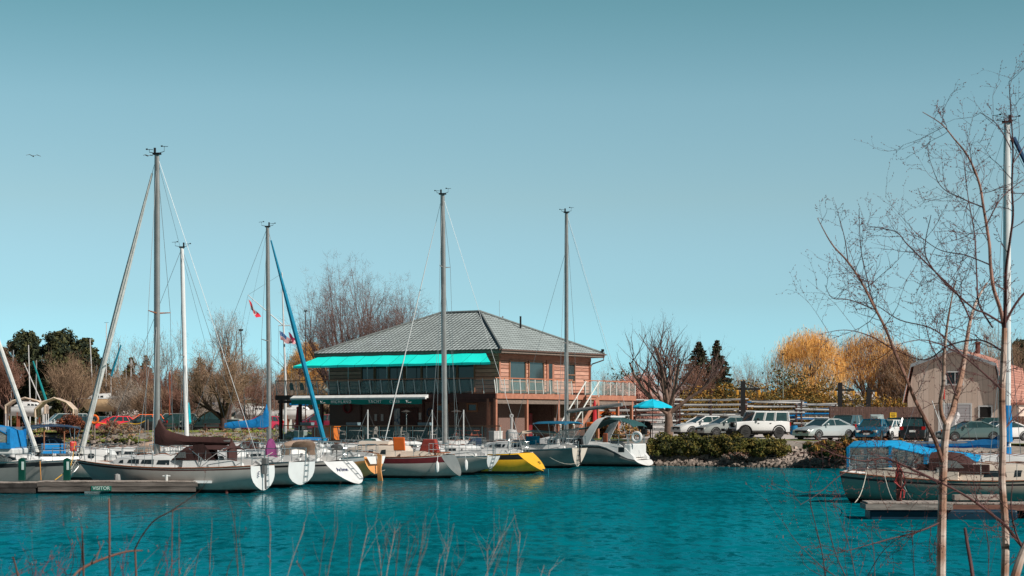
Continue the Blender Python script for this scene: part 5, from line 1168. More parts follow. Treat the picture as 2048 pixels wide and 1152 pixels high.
car('parked_car', 'dark red car under the far end of the upper deck', at(632, 200), R(195), 'suv', paint('dkred', (.16, .01, .03)), group=G2)
# ================================================================ vegetation
RNG = np.random.default_rng(11)
def seg_mesh(name, segs, m, parent, n=3):
    """segs: list of (p0, p1, r0, r1) -> prisms in one mesh"""
    if not segs: return None
    a = np.array([s[0] for s in segs], float); b = np.array([s[1] for s in segs], float)
    r0 = np.array([s[2] for s in segs])[:, None]; r1 = np.array([s[3] for s in segs])[:, None]
    d = b-a; d /= np.maximum(np.linalg.norm(d, axis=1, keepdims=True), 1e-9)
    up = np.where(np.abs(d[:, 2:3]) < .9, np.array([[0, 0, 1.]]), np.array([[1., 0, 0]]))
    u = np.cross(d, up); u /= np.linalg.norm(u, axis=1, keepdims=True); v = np.cross(d, u)
    vs = []
    for c, r in ((a, r0), (b, r1)):
        for k in range(n):
            t = 2*math.pi*k/n; vs.append(c+(u*math.cos(t)+v*math.sin(t))*r)
    V = np.stack(vs, 1).reshape(-1, 3); N = len(segs); base = np.arange(N)[:, None]*2*n
    F_ = np.concatenate([base+np.array([[k, (k+1) % n, n+(k+1) % n, n+k]]) for k in range(n)], 1).reshape(-1, 4)
    return fastmesh(name, V, F_, m, parent)
def slivers(name, P_, D, W_, m, parent, mi=None):
    """thin triangles: fine twigs, needles, hanging strands"""
    P_ = np.asarray(P_); D = np.asarray(D); r = RNG.normal(size=P_.shape); u = np.cross(D, r); u /= np.maximum(np.linalg.norm(u, axis=1, keepdims=True), 1e-9)
    W_ = np.broadcast_to(np.asarray(W_), (len(P_),))[:, None]
    V = np.stack([P_-u*W_, P_+u*W_, P_+D], 1).reshape(-1, 3); F_ = np.arange(len(P_)*3).reshape(-1, 3)
    return fastmesh(name, V, F_, m, parent, mi)
def leaf_cloud(name, C, Rr, nper, size, ms, parent, squash=1., seed=0, jitter=.35, shell=.45):
    g = np.random.default_rng(seed); C = np.asarray(C, float); Rr = np.broadcast_to(np.asarray(Rr, float), (len(C),)); N = len(C)*nper
    ci = np.repeat(np.arange(len(C)), nper); d = g.normal(size=(N, 3)); d /= np.linalg.norm(d, axis=1, keepdims=True)
    rad = (shell+(1-shell)*g.random(N)**.6)*Rr[ci]; p = C[ci]+d*rad[:, None]*np.array([1, 1, squash])
    nrm = d+g.normal(size=(N, 3))*.7; nrm /= np.linalg.norm(nrm, axis=1, keepdims=True)
    a = np.cross(nrm, g.normal(size=(N, 3))); a /= np.linalg.norm(a, axis=1, keepdims=True); b = np.cross(nrm, a)
    s = size*(1+jitter*g.normal(size=N))[:, None].clip(.3, 2); b = b*.6
    V = np.stack([p-a*s-b*s*.3, p+b*s, p+a*s+b*s*.2, p-b*s], 1).reshape(-1, 3); F_ = np.arange(N*4).reshape(-1, 4)
    k = len(ms); mi = ((g.integers(0, k, len(C))[ci]+(g.random(N) < .35)*g.integers(0, k, N)) % k)
    return fastmesh(name, V, F_, ms, parent, mi)
BARK = mat('bark_grey_brown', (.16, .115, .095), .9, var=.3, scale=2); BARKD = mat('bark_dark', (.075, .045, .04), .9, var=.3, scale=2)
TWIG = mat('twigs_brown', (.28, .185, .12), .9, var=.25, scale=.5); TWIGR = mat('twigs_reddish', (.24, .125, .09), .9, var=.3, scale=.5); TWIGG = mat('twigs_grey', (.29, .24, .20), .9, var=.25, scale=.5)
TWIGP = mat('twigs_pink_blossom', (.62, .33, .27), .9, var=.25, scale=.5)
def grow(segs, tips, p, d, L_, r, lev, maxlev, g, kids, wob, up, ratio=.62):
    n = 5 if lev < 2 else 4; q = Vector(p); dd = Vector(d).normalized(); pts = [q.copy()]
    for i in range(n):
        dd = (dd+Vector((g.uniform(-wob, wob), g.uniform(-wob, wob), g.uniform(-wob, wob)*.6+up*.12))).normalized()
        q = q+dd*(L_/n); pts.append(q.copy())
    for i in range(n):
        r0 = r*(1-.62*i/n); r1 = r*(1-.62*(i+1)/n); segs[min(lev, 2)].append((tuple(pts[i]), tuple(pts[i+1]), r0, r1))
    if lev >= maxlev: tips.append((pts[-1], dd)); tips.append((pts[n//2], dd)); return
    for k in range(kids[lev]):
        t = .25+.75*(k+g.random())/kids[lev]; i = min(n-1, int(t*n)); s = pts[i].lerp(pts[i+1], t*n-i)
        a = Vector((g.gauss(0, 1), g.gauss(0, 1), g.gauss(0, .6))).normalized(); nd = (dd*g.uniform(.7, 1.2)+a*.85+Vector((0, 0, up*.35))).normalized()
        grow(segs, tips, s, nd, L_*ratio*g.uniform(.7, 1.15)*(1.15-.4*t), r*(1-.6*t)*.62, lev+1, maxlev, g, kids, wob, up, ratio)
    tips.append((pts[-1], dd))
def bare_tree(name, label, loc, h, spread=.45, seed=1, r=.2, fork=.25, mains=6, maxlev=2, kids=(7, 5, 4), twig=10, tl=.6, tw=.012, bark=BARK, tm=TWIG, up=.8, wob=.16, group=None, cat='tree', lean=(0, 0), stems=1, droop=0., hw=None):
    g = random.Random(seed); t = thing(name, label, cat, loc, 0, group); segs = [[], [], []]; tips = []
    for st in range(stems):
        off = Vector((g.uniform(-.3, .3), g.uniform(-.3, .3), 0))*(stems > 1); top = off+Vector((lean[0]+off.x*2*(stems > 1), lean[1], h*fork)); pts = [off, off.lerp(top, .5)+Vector((g.uniform(-.05, .05), 0, 0)), top]
        for a, b, k0, k1 in ((0, 1, 1.15, .95), (1, 2, .95, .8)): segs[0].append((tuple(pts[a]), tuple(pts[b]), r*k0, r*k1))
        for k in range(mains):
            a = 2*math.pi*(k+g.random()*.7)/mains; e = spread*g.uniform(.35, 1.15)*(0 if k == 0 and stems == 1 else 1)
            d = Vector((math.cos(a)*e, math.sin(a)*e, 1.0-.3*e)); s = pts[1].lerp(top, g.uniform(.45, 1.0)) if k else top
            grow(segs, tips, s, d, h*(1-fork)*g.uniform(.62, .92), r*.55, 1, maxlev+1, g, (0,)+kids, wob, up)
    zs_ = sorted(q[1][2] for L2 in segs for q in L2); kz = h/(zs_[int(len(zs_)*.992)]+tl*.5)
    xs_ = sorted(abs(q[1][0]) for L2 in segs for q in L2); kx = kz if hw is None else hw/(xs_[int(len(xs_)*.97)]+tl*.3)
    f_ = lambda v: (v[0]*kx, v[1]*kx, v[2]*kz)
    segs = [[(f_(a), f_(b), c, d) for a, b, c, d in L2] for L2 in segs]; tips = [(Vector(f_(p)), d) for p, d in tips]
    tr = seg_mesh('trunk', segs[0], bark, t, 8); seg_mesh('limb', segs[1], bark, t, 5)
    seg_mesh('branches', segs[2], tm if tm is not TWIGP else bark, t, 3)
    if twig:
        P_ = []; D = []
        for p, d in tips:
            for _ in range(twig):
                v = Vector((g.gauss(0, .7), g.gauss(0, .7), g.gauss(0, .5)+up*.5-droop))+d*.8; v = v.normalized()*tl*g.uniform(.4, 1.3); P_.append(tuple(p+Vector((g.gauss(0, .3), g.gauss(0, .3), g.gauss(0, .3)))*tl)); D.append(tuple(v))
        slivers('twigs', P_, D, tw, tm, t)
    return t
def conifer(name, label, loc, h, rad, seed, ms, group=None, dens=1., bark=BARKD, base=.08):
    g = random.Random(seed); t = thing(name, label, 'tree', loc, 0, group); mb = MB(); mb.tube([(0, 0, 0), (0, 0, h*.97)], [h*.018, .02], 7); mb.build('trunk', bark, t)
    C = []; Rr = []
    n = int(34*h/10*dens)
    for k in range(n):
        z = h*(base+(1-base)*((k+.5)/n)); rr = rad*1.25*(1-((z/h-base)/(1-base)))**.75*g.uniform(.8, 1.1)
        m = max(2, int(7*rr/rad*dens)+1)
        for j in range(m+2):
            a = g.uniform(0, 6.28); q1 = rr*g.uniform(.75, 1.1)
            for f_ in (.25, .5, .75, 1): q = q1*f_; C.append((q*math.cos(a), q*math.sin(a), z-.32*q+.06*q*q)); Rr.append((.07*rad+.10*rr)*(1.35-.6*f_))
    leaf_cloud('crown', C, Rr, int(16*dens), .13, ms, t, .5, seed, shell=.1); return t
def pine(name, label, loc, h, rad, seed, ms, group=None):
    g = random.Random(seed); t = thing(name, label, 'tree', loc, 0, group); mb = MB(); mb.tube([(0, 0, 0), (.2, 0, h*.9)], [h*.022, .05], 7); mb.build('trunk', BARKD, t)
    C = []; Rr = []
    for k in range(260):
        u = g.random(); z = h*(.10+.82*u); prof = math.sin(math.pi*min(1, (.10+.9*(1-u))))**.6*(.6+.4*(1-u)**.5); a = g.uniform(0, 6.28); q = rad*prof*g.uniform(.25, 1)
        C.append((q*math.cos(a), q*math.sin(a), z)); Rr.append(g.uniform(.45, .9)*rad/3.2)
    leaf_cloud('crown', C, Rr, 120, .17, ms, t, .8, seed, shell=.3); return t
EV = [mat('needles_dark', (.018, .030, .018), .9, var=.2), mat('needles_mid', (.038, .050, .022), .9, var=.2), mat('needles_olive', (.075, .075, .025), .9, var=.2)]
CED = [mat('cedar_rust', (.16, .075, .02), .9, var=.2), mat('cedar_olive', (.10, .085, .02), .9, var=.2), mat('cedar_green', (.055, .065, .02), .9, var=.2)]
HED = [mat('hedge_orange', (.34, .17, .03), .9, var=.2), mat('hedge_olive', (.22, .145, .03), .9, var=.2), mat('hedge_dark', (.10, .08, .02), .9, var=.2)]
JUN = [mat('juniper_dark', (.03, .036, .01), .9, var=.2), mat('juniper_olive', (.10, .10, .018), .9, var=.2), mat('juniper_light', (.17, .125, .025), .9, var=.2)]
WIL = mat('willow_gold', (.86, .48, .14), .9, var=.22, scale=.3); WIL2 = mat('willow_dull', (.70, .38, .11), .9, var=.22, scale=.3)
def gnd(px, Y): x = (px-1024)*Y/F; return Vector((x, Y, gz(x, Y)))
def hh(ytop, Y): return CAMZ+(HZ-ytop)*Y/F-1.9
def willow(label, px, Y, ytop, halfpx, seed, m=WIL, m2=WIL2, group='golden willows beyond the hedge'):
    h = hh(ytop, Y); rad = halfpx*Y/F; g = random.Random(seed); gr = np.random.default_rng(seed)
    t = bare_tree('willow_tree', label, gnd(px, Y), h*.93, .75, seed, .38, .22, 7, 2, (6, 5), 0, bark=BARKD, tm=BARK, up=.55, group=group)
    C = []; 
    for k in range(150):
        a = g.uniform(0, 6.28); u = g.random()**.5; z = h*(.42+.56*math.sqrt(max(0, 1-u*u))*g.uniform(.75, 1)) if g.random() < .7 else h*g.uniform(.35, .8); C.append((rad*u*math.cos(a), rad*u*math.sin(a)*.8, z))
    C = np.array(C); n = 120; ci = np.repeat(np.arange(len(C)), n); N = len(ci)
    p = C[ci]+gr.normal(size=(N, 3))*np.array([.8, .8, .6])*rad/5; D = np.stack([gr.normal(size=N)*.18, gr.normal(size=N)*.18, -.35-.55*gr.random(N)], 1)
    slivers('hanging_twigs', p, D, .018, [m, m2], t, mi=(gr.random(N) < .4).astype(int)); return t
def hedge(name, label, pts, h, depth, seed, ms, size=.13, dens=1., parent=None):
    """clipped or wild hedge following ground points"""
    g = random.Random(seed); C = []; Rr = []
    t = thing(name, label, 'hedge', pts[0]); o = Vector(pts[0])
    for a, b in zip(pts, pts[1:]):
        a, b = Vector(a)-o, Vector(b)-o; n = int((b-a).length*2.6*dens)
        for k in range(n):
            p = a.lerp(b, (k+g.random())/n); hq = h*(1+.10*math.sin(p.x*.7+seed)+.06*math.sin(p.x*2.3))
            for z in [hq*(j+.5)/5 for j in range(5)]: C.append((p.x+g.uniform(-.2, .2), p.y+g.uniform(-.5, .5)*depth, z)); Rr.append(g.uniform(.35, .6)*h/2.4)
    leaf_cloud('foliage', C, Rr, 60, size, ms, t, .9, seed)
    mb = MB()
    for a, b in zip(pts, pts[1:]):
        a, b = Vector(a)-o, Vector(b)-o; n = max(2, int((b-a).length/1.2))
        for k in range(n): p = a.lerp(b, (k+.5)/n); mb.tube([p, p+Vector((0, 0, h*.7))], [.05, .02], 4)
    mb.build('stems', BARKD, t); return t
def shrub(name, label, loc, rx, h, seed, ms, n=60, size=.09, nper=90, cat='shrub', ry=None, group=None):
    g = random.Random(seed); t = thing(name, label, cat, loc, 0, group); C = []; Rr = []; ry = ry or rx*.7
    for k in range(n):
        a = g.uniform(0, 6.28); u = g.random()**.55; hq = h*math.sqrt(max(.05, 1-u*u*.9)); z = hq*g.uniform(.15, .88); C.append((rx*u*math.cos(a), ry*u*math.sin(a), z)); Rr.append(g.uniform(.16, .34)*h)
    leaf_cloud('foliage', C, Rr, nper, size, ms, t, .75, seed)
    mb = MB()
    for k in range(7): a = g.uniform(0, 6.28); mb.tube([(0, 0, 0), (rx*.5*math.cos(a), ry*.5*math.sin(a), h*.6)], [.05, .015], 4)
    mb.build('stems', BARKD, t); return t
# --- evergreens and bare trees on the left
for i, (px, Y, yt, hp, lab) in enumerate([(50, 246, 652, 46, 'rounded dark pine, the narrower crown of the pine group'), (118, 240, 650, 52, 'tallest dark pine at the middle of the pine group'), (168, 250, 668, 42, 'dark pine sloping down beside the thin white mast'), (-6, 250, 686, 42, 'dark pine cut by the edge of the photo'), (200, 255, 712, 30, 'low dark pine at the end of the pine group')]):
    pine('pine_tree', lab, gnd(px, Y), hh(yt, Y), hp*Y/F*1.05, 20+i, EV, 'dark pines behind the boat storage')
bare_tree('bare_tree', 'reddish bare tree with a dark trunk in front of the pines', gnd(12, 215), hh(700, 215), .75, 31, .28, .3, 7, 2, (7, 6, 4), 8, .7, .014, BARKD, TWIGR)
bare_tree('bare_tree', 'wide fine twigged bare tree before the tallest pine', gnd(140, 222), hh(715, 222), .85, 32, .2, .12, 8, 2, (7, 6, 4), 7, .8, .013, BARKD, TWIG, hw=2.6)
for i, (px, Y, yt, hp, lab) in enumerate([(262, 250, 716, 42, 'rust brown cedar among the stored masts'), (292, 255, 712, 34, 'rust and olive cedar left of the tall brown covered mast'), (399, 250, 716, 34, 'pointed dark cedar right of the leaning white mast')]):
    conifer('cedar_tree', lab, gnd(px, Y), hh(yt, Y), hp*Y/F, 40+i, CED if i < 2 else EV, 'cedars behind the road')
bare_tree('bare_tree', 'tall thin bare tree behind the tall brown covered mast', gnd(322, 236), hh(660, 236), .55, 51, .16, .2, 6, 2, (6, 5, 3), 5, .7, .012, BARK, TWIGG)
bare_tree('bare_tree', 'slender grey bare tree rising behind the stored boats', gnd(238, 262), hh(690, 262), .5, 52, .14, .3, 5, 2, (6, 4), 5, .7, .012, BARK, TWIGG)
bare_tree('bare_tree', 'upright bare tree standing above the gnarled tree', gnd(459, 220), hh(622, 220), .42, 53, .2, .45, 6, 2, (6, 5), 5, .6, .012, BARK, TWIGG, up=1.1)
bare_tree('apple_tree', 'gnarled bare apple tree with wide low limbs beside the pickup', gnd(447, 184), hh(692, 184), 1.35, 54, .34, .18, 8, 2, (8, 6, 4), 12, .6, .013, BARKD, TWIG, up=.45, wob=.34, hw=3.7)
sc = [(225, 232, 742, 'a'), (330, 228, 735, 'b'), (372, 230, 745, 'c'), (415, 236, 738, 'd'), (505, 232, 722, 'e'), (545, 238, 740, 'f'), (300, 215, 770, 'g'), (360, 214, 782, 'h'), (395, 226, 770, 'i'), (575, 240, 752, 'j'), (440, 240, 730, 'l'), (270, 226, 765, 'm')]
for i, (px, Y, yt, _) in enumerate(sc):
    bare_tree('bare_thicket_tree', 'twiggy brown tree in the thicket behind the road', gnd(px, Y), hh(yt, Y), 1.0, 60+i, .12, .08, 8, 2, (6, 5, 3), 12, .75, .017, BARKD, [TWIG, TWIGR, TWIGG][i % 3], group='brown thicket trees behind the road', up=.6)
shrub('blossom_shrub', 'low shrub full of white blossom beyond the cars', gnd(262, 208), 2.2, 2.3, 77, [mat('blossom_white', (.60, .52, .50), .9), TWIGG], 40, .07, 50)
shrub('hedge_bush', 'clipped rust red bush beside the canopy tents', gnd(140, 178), 1.7, 1.75, 78, [mat('bush_rust', (.20, .06, .025), .9, var=.3), mat('bush_rust_dark', (.09, .03, .02), .9)], 60, .07, 110)
shrub('dry_bush', 'dry brown bush beside the lifebuoy post', gnd(226, 177.5), 1.3, 1.2, 79, [TWIGR, TWIG], 40, .05, 70)
shrub('dry_bush', 'pale dry brush on the stony bank', gnd(262, 175), 1.4, .8, 80, [mat('dry_straw', (.40, .22, .12), .9), TWIGG], 40, .05, 60)
# --- behind the clubhouse
bare_tree('bare_tree', 'big many stemmed bare tree rising behind the clubhouse roof', gnd(702, 205), hh(538, 205), 1.3, 91, .24, .10, 12, 2, (8, 6, 4), 15, .7, .0085, BARKD, mat('twigs_mauve', (.20, .13, .12), .9, var=.2), up=.16, stems=2, wob=.07, hw=5.6)
bare_tree('bare_tree', 'smaller fan shaped bare tree behind the roof slope', gnd(782, 200), hh(586, 200), 1.1, 92, .2, .12, 10, 2, (8, 6, 4), 15, .6, .0085, BARKD, MATS['twigs_mauve'], up=.2, stems=2, wob=.08, hw=3.3)
willow('golden willow half hidden behind the awning', 618, 270, 682, 36, 93, group='golden willows')
willow('pale golden willow low beside the flagpole', 585, 285, 722, 26, 94, group='golden willows')
# --- right side
bare_tree('bare_tree', 'spreading bare tree with a stout trunk standing by the turquoise parasol', gnd(1337, 145.5), hh(645, 145.5)+.3, .92, 103, .30, .28, 9, 2, (6, 5, 3), 4, .36, .006, mat('bark_tan', (.20, .13, .10), .9, var=.3, scale=3), mat('twigs_dark', (.14, .085, .075), .9), up=.9, wob=.15, hw=3.7)
bare_tree('weeping_tree', 'small weeping tree covered in pale pink twigs beside the deck', gnd(1268, 178), hh(748, 178), 1.5, 104, .20, .38, 9, 2, (8, 6), 26, .55, .022, BARKD, TWIGP, up=.05, droop=1.1, wob=.3, hw=2.1)
shrub('round_evergreen', 'round dark evergreen peeking above the pink weeping tree', gnd(1262, 215), 1.7, hh(728, 215), 105, EV, 70, .11, 90)
for i, (px, Y, yt, hp, lab) in enumerate([(1398, 236, 684, 58, 'dark spruce with a broad base beyond the bare tree'), (1434, 236, 678, 48, 'pointed dark spruce right of the broader one')]):
    conifer('spruce_tree', lab, gnd(px, Y), hh(yt, Y), hp*Y/F, 110+i, [EV[0], EV[1], EV[1], mat('spruce_brown', (.08, .05, .03), .9)], 'spruces beyond the mast racks')
bare_tree('bare_tree', 'small bare tree in front of the spruces', gnd(1385, 222), hh(722, 222), .8, 113, .14, .1, 7, 2, (6, 5), 9, .6, .015, BARKD, TWIGR)
for i, (px, Y, yt, sp_) in enumerate([(1524, 250, 700, .7), (1474, 255, 730, .4), (1215, 240, 725, .5), (1498, 262, 742, .5)]):
    bare_tree('bare_tree', ['airy grey bare tree left of the golden willows', 'thin grey sapling above the hedge', 'thin bare sapling beyond the corner of the deck', 'faint bare sapling beyond the hedge'][i], gnd(px, Y), hh(yt, Y), sp_, 115+i, .14, .2, 6, 2, (6, 5), 5, .6, .010, BARK, TWIGG)
willow('large golden willow with a rounded crown beyond the hedge', 1618, 235, 652, 72, 121, group='golden willows')
willow('duller golden willow seen through the birch twigs', 1742, 238, 652, 74, 122, WIL2, mat('willow_brown', (.34, .18, .09), .9, var=.2), group='golden willows')
willow('brownish willow mostly hidden by the birch beside the barn', 1800, 232, 690, 40, 126, mat('willow_brown', (.34, .18, .09), .9), TWIG, group='golden willows')
shrub('round_evergreen', 'dark olive evergreen at the foot of the large golden willow', gnd(1573, 222), 2.3, hh(714, 222), 123, CED, 90, .12, 80)
for i, (px, Y, yt) in enumerate([(1975, 215, 640), (2030, 205, 650), (1905, 220, 678), (1845, 226, 690)]):
    bare_tree('bare_tree', ['bare tree rising behind the barn roof vent', 'bare tree behind the barn beside the tall mast', 'thin bare tree behind the barn gable', 'bare tree between the willow and the barn'][i], gnd(px, Y), hh(yt, Y), .7, 130+i, .18, .2, 7, 2, (6, 5), 7, .6, .013, BARKD, TWIG)
pine('pine_tree', 'dark pine behind the far end of the barn', gnd(2046, 232), hh(662, 232), 2.6, 137, EV)
hedge('tall_hedge', 'long orange green hedge running behind the mast racks', [gnd(1362, 204), gnd(1500, 204), gnd(1700, 202), gnd(1850, 200)], 3.45, 1.6, 141, HED, .10, 1.3)
hedge('tall_hedge', 'short higher hedge section beside the spruces', [gnd(1378, 212), gnd(1520, 213), gnd(1665, 210)], 4.7, 1.8, 142, HED, .11, 1.1)
# junipers on the bank
jl = [(1337, 134.6, 1.6, 1.55), (1385, 134.6, 1.7, 1.50), (1430, 133.8, 1.5, 1.35), (1466, 133.0, 1.2, 1.5), (1500, 131.9, 1.4, 1.15), (1545, 130.8, 1.15, 1.25)]
for i, (px, Y, rx, h) in enumerate(jl):
    x = (px-1024)*Y/F; shrub('juniper_bush', ['juniper bush touching the stern of the arched boat', 'broad juniper in front of the bare trunk', 'juniper below the white coupe', 'highest olive juniper below the silver sedan', 'juniper below the white off roader', 'last juniper before the gravel bank'][i], (x, Y, .75), rx, h, 150+i, JUN, 75, .07, 120, group='junipers on the bank', ry=1.0)
for i, (px, Y, rx, h) in enumerate([(1650, 127.2, 1.0, 1.1), (1688, 126.4, 1.1, 1.3)]):
    x = (px-1024)*Y/F; shrub('russet_bush', ['russet green bush beside the gravel bank', 'russet green bush behind the blue canopied boat'][i], (x, Y, .75), rx, h, 160+i, [JUN[0], mat('russet', (.16, .06, .02), .9), JUN[1]], 60, .06, 110, ry=.9)
shrub('russet_bush', 'row of russet bushes behind the blue boom cover', (21.6, 121.9, 1.3), 4.0, .75, 165, [HED[0], MATS['russet'], HED[2]], 80, .07, 70, ry=.7)
shrub('grey_brush', 'patch of dry grey brush on the stony bank', ((1478-1024)*131.5/F, 131.0, .5), 1.1, .55, 166, [TWIGG, TWIGR], 40, .045, 60)
shrub('yellow_shrub', 'yellowish shrub behind the barbecue and parasol', gnd(1262, 158), 1.6, 1.1, 167, [HED[0], mat('dry_pink', (.42, .24, .18), .9), HED[1]], 50, .07, 60)
conifer('slim_cypress', 'slim brown conifer under the end of the deck', gnd(1212, 168), 2.9, .55, 168, [CED[0], MATS['bush_rust_dark']], dens=1.2)
# far hedgerow closing the view
hedge('far_hedgerow', 'low brown hedgerow on the horizon behind the road', [Vector((-130, 300, 1.9)), Vector((-40, 305, 1.9)), Vector((0, 300, 1.9))], 5.0, 5, 171, [CED[0], CED[2], MATS['twigs_brown']], .4, .6)
hedge('far_hedgerow', 'low brown hedgerow on the horizon behind the car park', [Vector((0, 300, 1.9)), Vector((80, 290, 1.9)), Vector((130, 290, 1.9))], 4.6, 5, 172, [CED[1], CED[2], MATS['twigs_brown']], .4, .6)
# ================================================================ boat yard, barn, fence, flags and small things
SILV = mat('spar_silver', (.42, .43, .43), .45, .3, var=.1); SPW = mat('spar_white', (.62, .62, .62), .5, var=.08)
# mast racks behind the car park
def rack(label, pxa, pxb, Y, levels, top, seed, blue=0):
    g = random.Random(seed); xa, xb = (pxa-1024)*Y/F, (pxb-1024)*Y/F; t = thing('mast_rack', label, 'storage rack', Vector((xa, Y, gz((xa+xb)/2, Y)))); L_ = xb-xa
    n = max(2, int(L_/2.6)+1)
    for k in range(n):
        mb = MB()
        for yy in (-.9, .9): mb.box((k*L_/(n-1), yy, top/2), (.12, .12, top))
        for z in [top*(j+.8)/levels for j in range(levels)]: mb.box((k*L_/(n-1), 0, z-.12), (.10, 2.0, .08))
        mb.build('rack_frame', BARKD if k % 2 else DKWOOD, t)
    return t, xa, L_, top, levels
MASTS = []
def fill(rk, Y, seed, per, bluep):
    t, xa, L_, top, levels = rk; g = random.Random(seed)
    for j in range(levels):
        for i in range(per):
            z = top*(j+.8)/levels-.02+g.uniform(-.02, .10); y = Y-.95+g.uniform(0, 1.5)*(i+.3)/per; l = L_*g.uniform(.75, 1.15); x0 = xa+g.uniform(-.3, max(.1, L_-l+.5)); m = SILV if g.random() < .55 else SPW
            r = g.uniform(.055, .10); t2 = thing('stored_mast', 'silver or white mast lying on the storage racks with its rigging tied along it', 'mast', (x0, y, t.location.z+z), 0, 'masts stored on the racks behind the car park')
            if g.random() < bluep: t2['label'] = 'stored mast wrapped in bright blue cloth on the rack nearest the brown fence'; t2['group'] = 'blue wrapped masts on the racks'; m = BLUEC
            dz = g.uniform(-.12, .12)
            mb = MB(); mb.tube([(0, 0, 0), (l, 0, dz)], [r, r*.8], 6); mb.build('tube', m, t2, smooth=True)
            mb = MB(); q = g.uniform(.3, .6)*l; mb.tube([(q, 0, dz*q/l), (q+.1, -.35, dz*q/l+.15)], .02, 4); mb.tube([(0, -.04, r+.01), (l*.5, -.05, r*.9), (l, -.04, r)], .018, 3); mb.build('rigging', BLACK if g.random() < .5 else WIRE, t2)
Y0 = 172
for k, (a, b, s_, lev, tp, bp_) in enumerate([(1192, 1262, 1, 6, 2.9, .0), (1270, 1352, 2, 7, 2.9, 0), (1358, 1482, 3, 7, 2.85, .0), (1490, 1600, 4, 7, 2.85, .14), (1590, 1668, 5, 7, 2.8, .25)]):
    rk = rack(['mast rack under the end of the deck', 'mast rack behind the turquoise parasol', 'mast rack behind the white coupe', 'mast rack behind the white off roader', 'mast rack ending at the brown fence'][k], a, b, Y0, lev, tp, s_); fill(rk, Y0, 30+k, 4, bp_)
fill((thing('trestle_row', 'low trestles carrying slanting spars beyond the silver sedan', 'trestle', G(1400, 162, 1.9)), (1385-1024)*162/F, 5.5, 1.2, 2), 162, 51, 3, 0)
tr_ = bpy.data.objects['trestle_row']
for x_ in (.3, 2.4, 4.4):
    mb = MB(); mb.tube([(x_-.3, -.4, 0), (x_, 0, .55), (x_+.3, .4, 0)], .04, 4); mb.tube([(x_, -.8, .55), (x_, .6, .55)], .05, 4); mb.build('trestle_leg', DKWOOD, tr_)
# trailers and clutter by the racks
for i, (px, Y, c, lab) in enumerate([(1376, 170, (.0, .28, .32), 'small turquoise bin behind the bare trunk'), (1588, 165, (.0, .16, .36), 'blue barrel at the foot of the fence')]):
    t = thing('barrel', lab, 'barrel', gnd(px, Y)); mb = MB(); mb.lathe([(.28, 0), (.31, .25), (.31, .55), (.28, .85), (.05, .86)], n=12); mb.build('drum', mat('barrel_%d' % i, c, .5), t, smooth=True); mb = MB(); mb.lathe([(.30, .84), (.30, .9), (.04, .92)], n=12); mb.build('lid', BLACK, t)
# fence
def fence(label, pa, pb, h, m, bw=.14):
    a, b = Vector(pa), Vector(pb); L_ = (b-a).length; t = thing('board_fence', label, 'fence', a, math.atan2(b.y-a.y, b.x-a.x)); g = random.Random(8)
    mb = MB(); n = int(L_/bw)
    for k in range(n): mb.box(((k+.5)*bw, 0, h/2+g.uniform(-.02, .02)), (bw-.015, .03, h+g.uniform(-.05, .05)))
    mb.build('board_panel', m, t)
    for k in range(int(L_/2.4)+1): mb = MB(); mb.box((k*2.4, .07, h/2), (.12, .10, h+.1)); mb.build('post', m, t)
    mb = MB(); mb.box((L_/2, .04, h*.25), (L_, .04, .1)); mb.box((L_/2, .04, h*.8), (L_, .04, .1)); mb.build('rail', m, t); return t
FW = mat('fence_brown', (.105, .06, .05), .9, var=.35, scale=2.5, stretch=(3, 1, .4))
fn = fence('tall brown board fence with a small yellow sign behind the parked cars', gnd(1660, 160), gnd(1845, 160), 2.45, FW)
mb = MB(); mb.box((5.05, -.04, 1.78), (.52, .02, .42)); ys = mb.build('yellow_sign', mat('sign_yellow', (.75, .45, .02), .6, var=.03), fn)
mb = MB(); mb.box((5.05, -.055, 1.88), (.34, .01, .05)); mb.box((5.05, -.055, 1.76), (.38, .01, .04)); mb.box((5.05, -.055, 1.66), (.30, .01, .04)); mb.build('sign_text_bar', BLACK, ys)
# barn
bo = G(1815, 172, 2.0); bo.z = 1.9
va = Vector((.93, -.37, 0)); barn = thing('barn', 'beige gambrel roofed barn with a white garage door and reddish shingle roof', 'barn', bo, math.atan2(-.37, .93))
BW, BL = 7.9, 16.0; BM = striped('barn_boards', (.58, .44, .36), (.68, .54, .46), 0, 2.2, .04, .85, .2); ROOFR = striped('barn_shingles', (.36, .15, .11), (.52, .26, .20), 2, 4.5, .10, .9, .4)
prof = [(0, 0), (0, 3.0), (.55, 5.85), (3.95, 7.05), (7.35, 5.85), (7.9, 3.0), (7.9, 0)]
def hole_wall(mb, poly, y):  mb.prism(poly, y, y+.16)
mb = MB(); mb.prism(prof, 0, .18); mb.prism(prof, BL-.18, BL)
for x_ in (.09, BW-.09): mb.box((x_, BL/2, 1.5), (.18, BL-.4, 3.0))
mb.build('wall', BM, barn)
mb = MB(); rp = [(-.35, 2.8), (.35, 5.97), (3.95, 7.27), (7.55, 5.97), (8.25, 2.8)]
for (xa, za), (xb, zb_) in zip(rp, rp[1:]):
    mb.loft([[(xa, -.35, za), (xb, -.35, zb_), (xb, -.35, zb_-.12), (xa, -.35, za-.12)], [(xa, BL+.35, za), (xb, BL+.35, zb_), (xb, BL+.35, zb_-.12), (xa, BL+.35, za-.12)]])
brf = mb.build('roof', ROOFR, barn)
mb = MB()
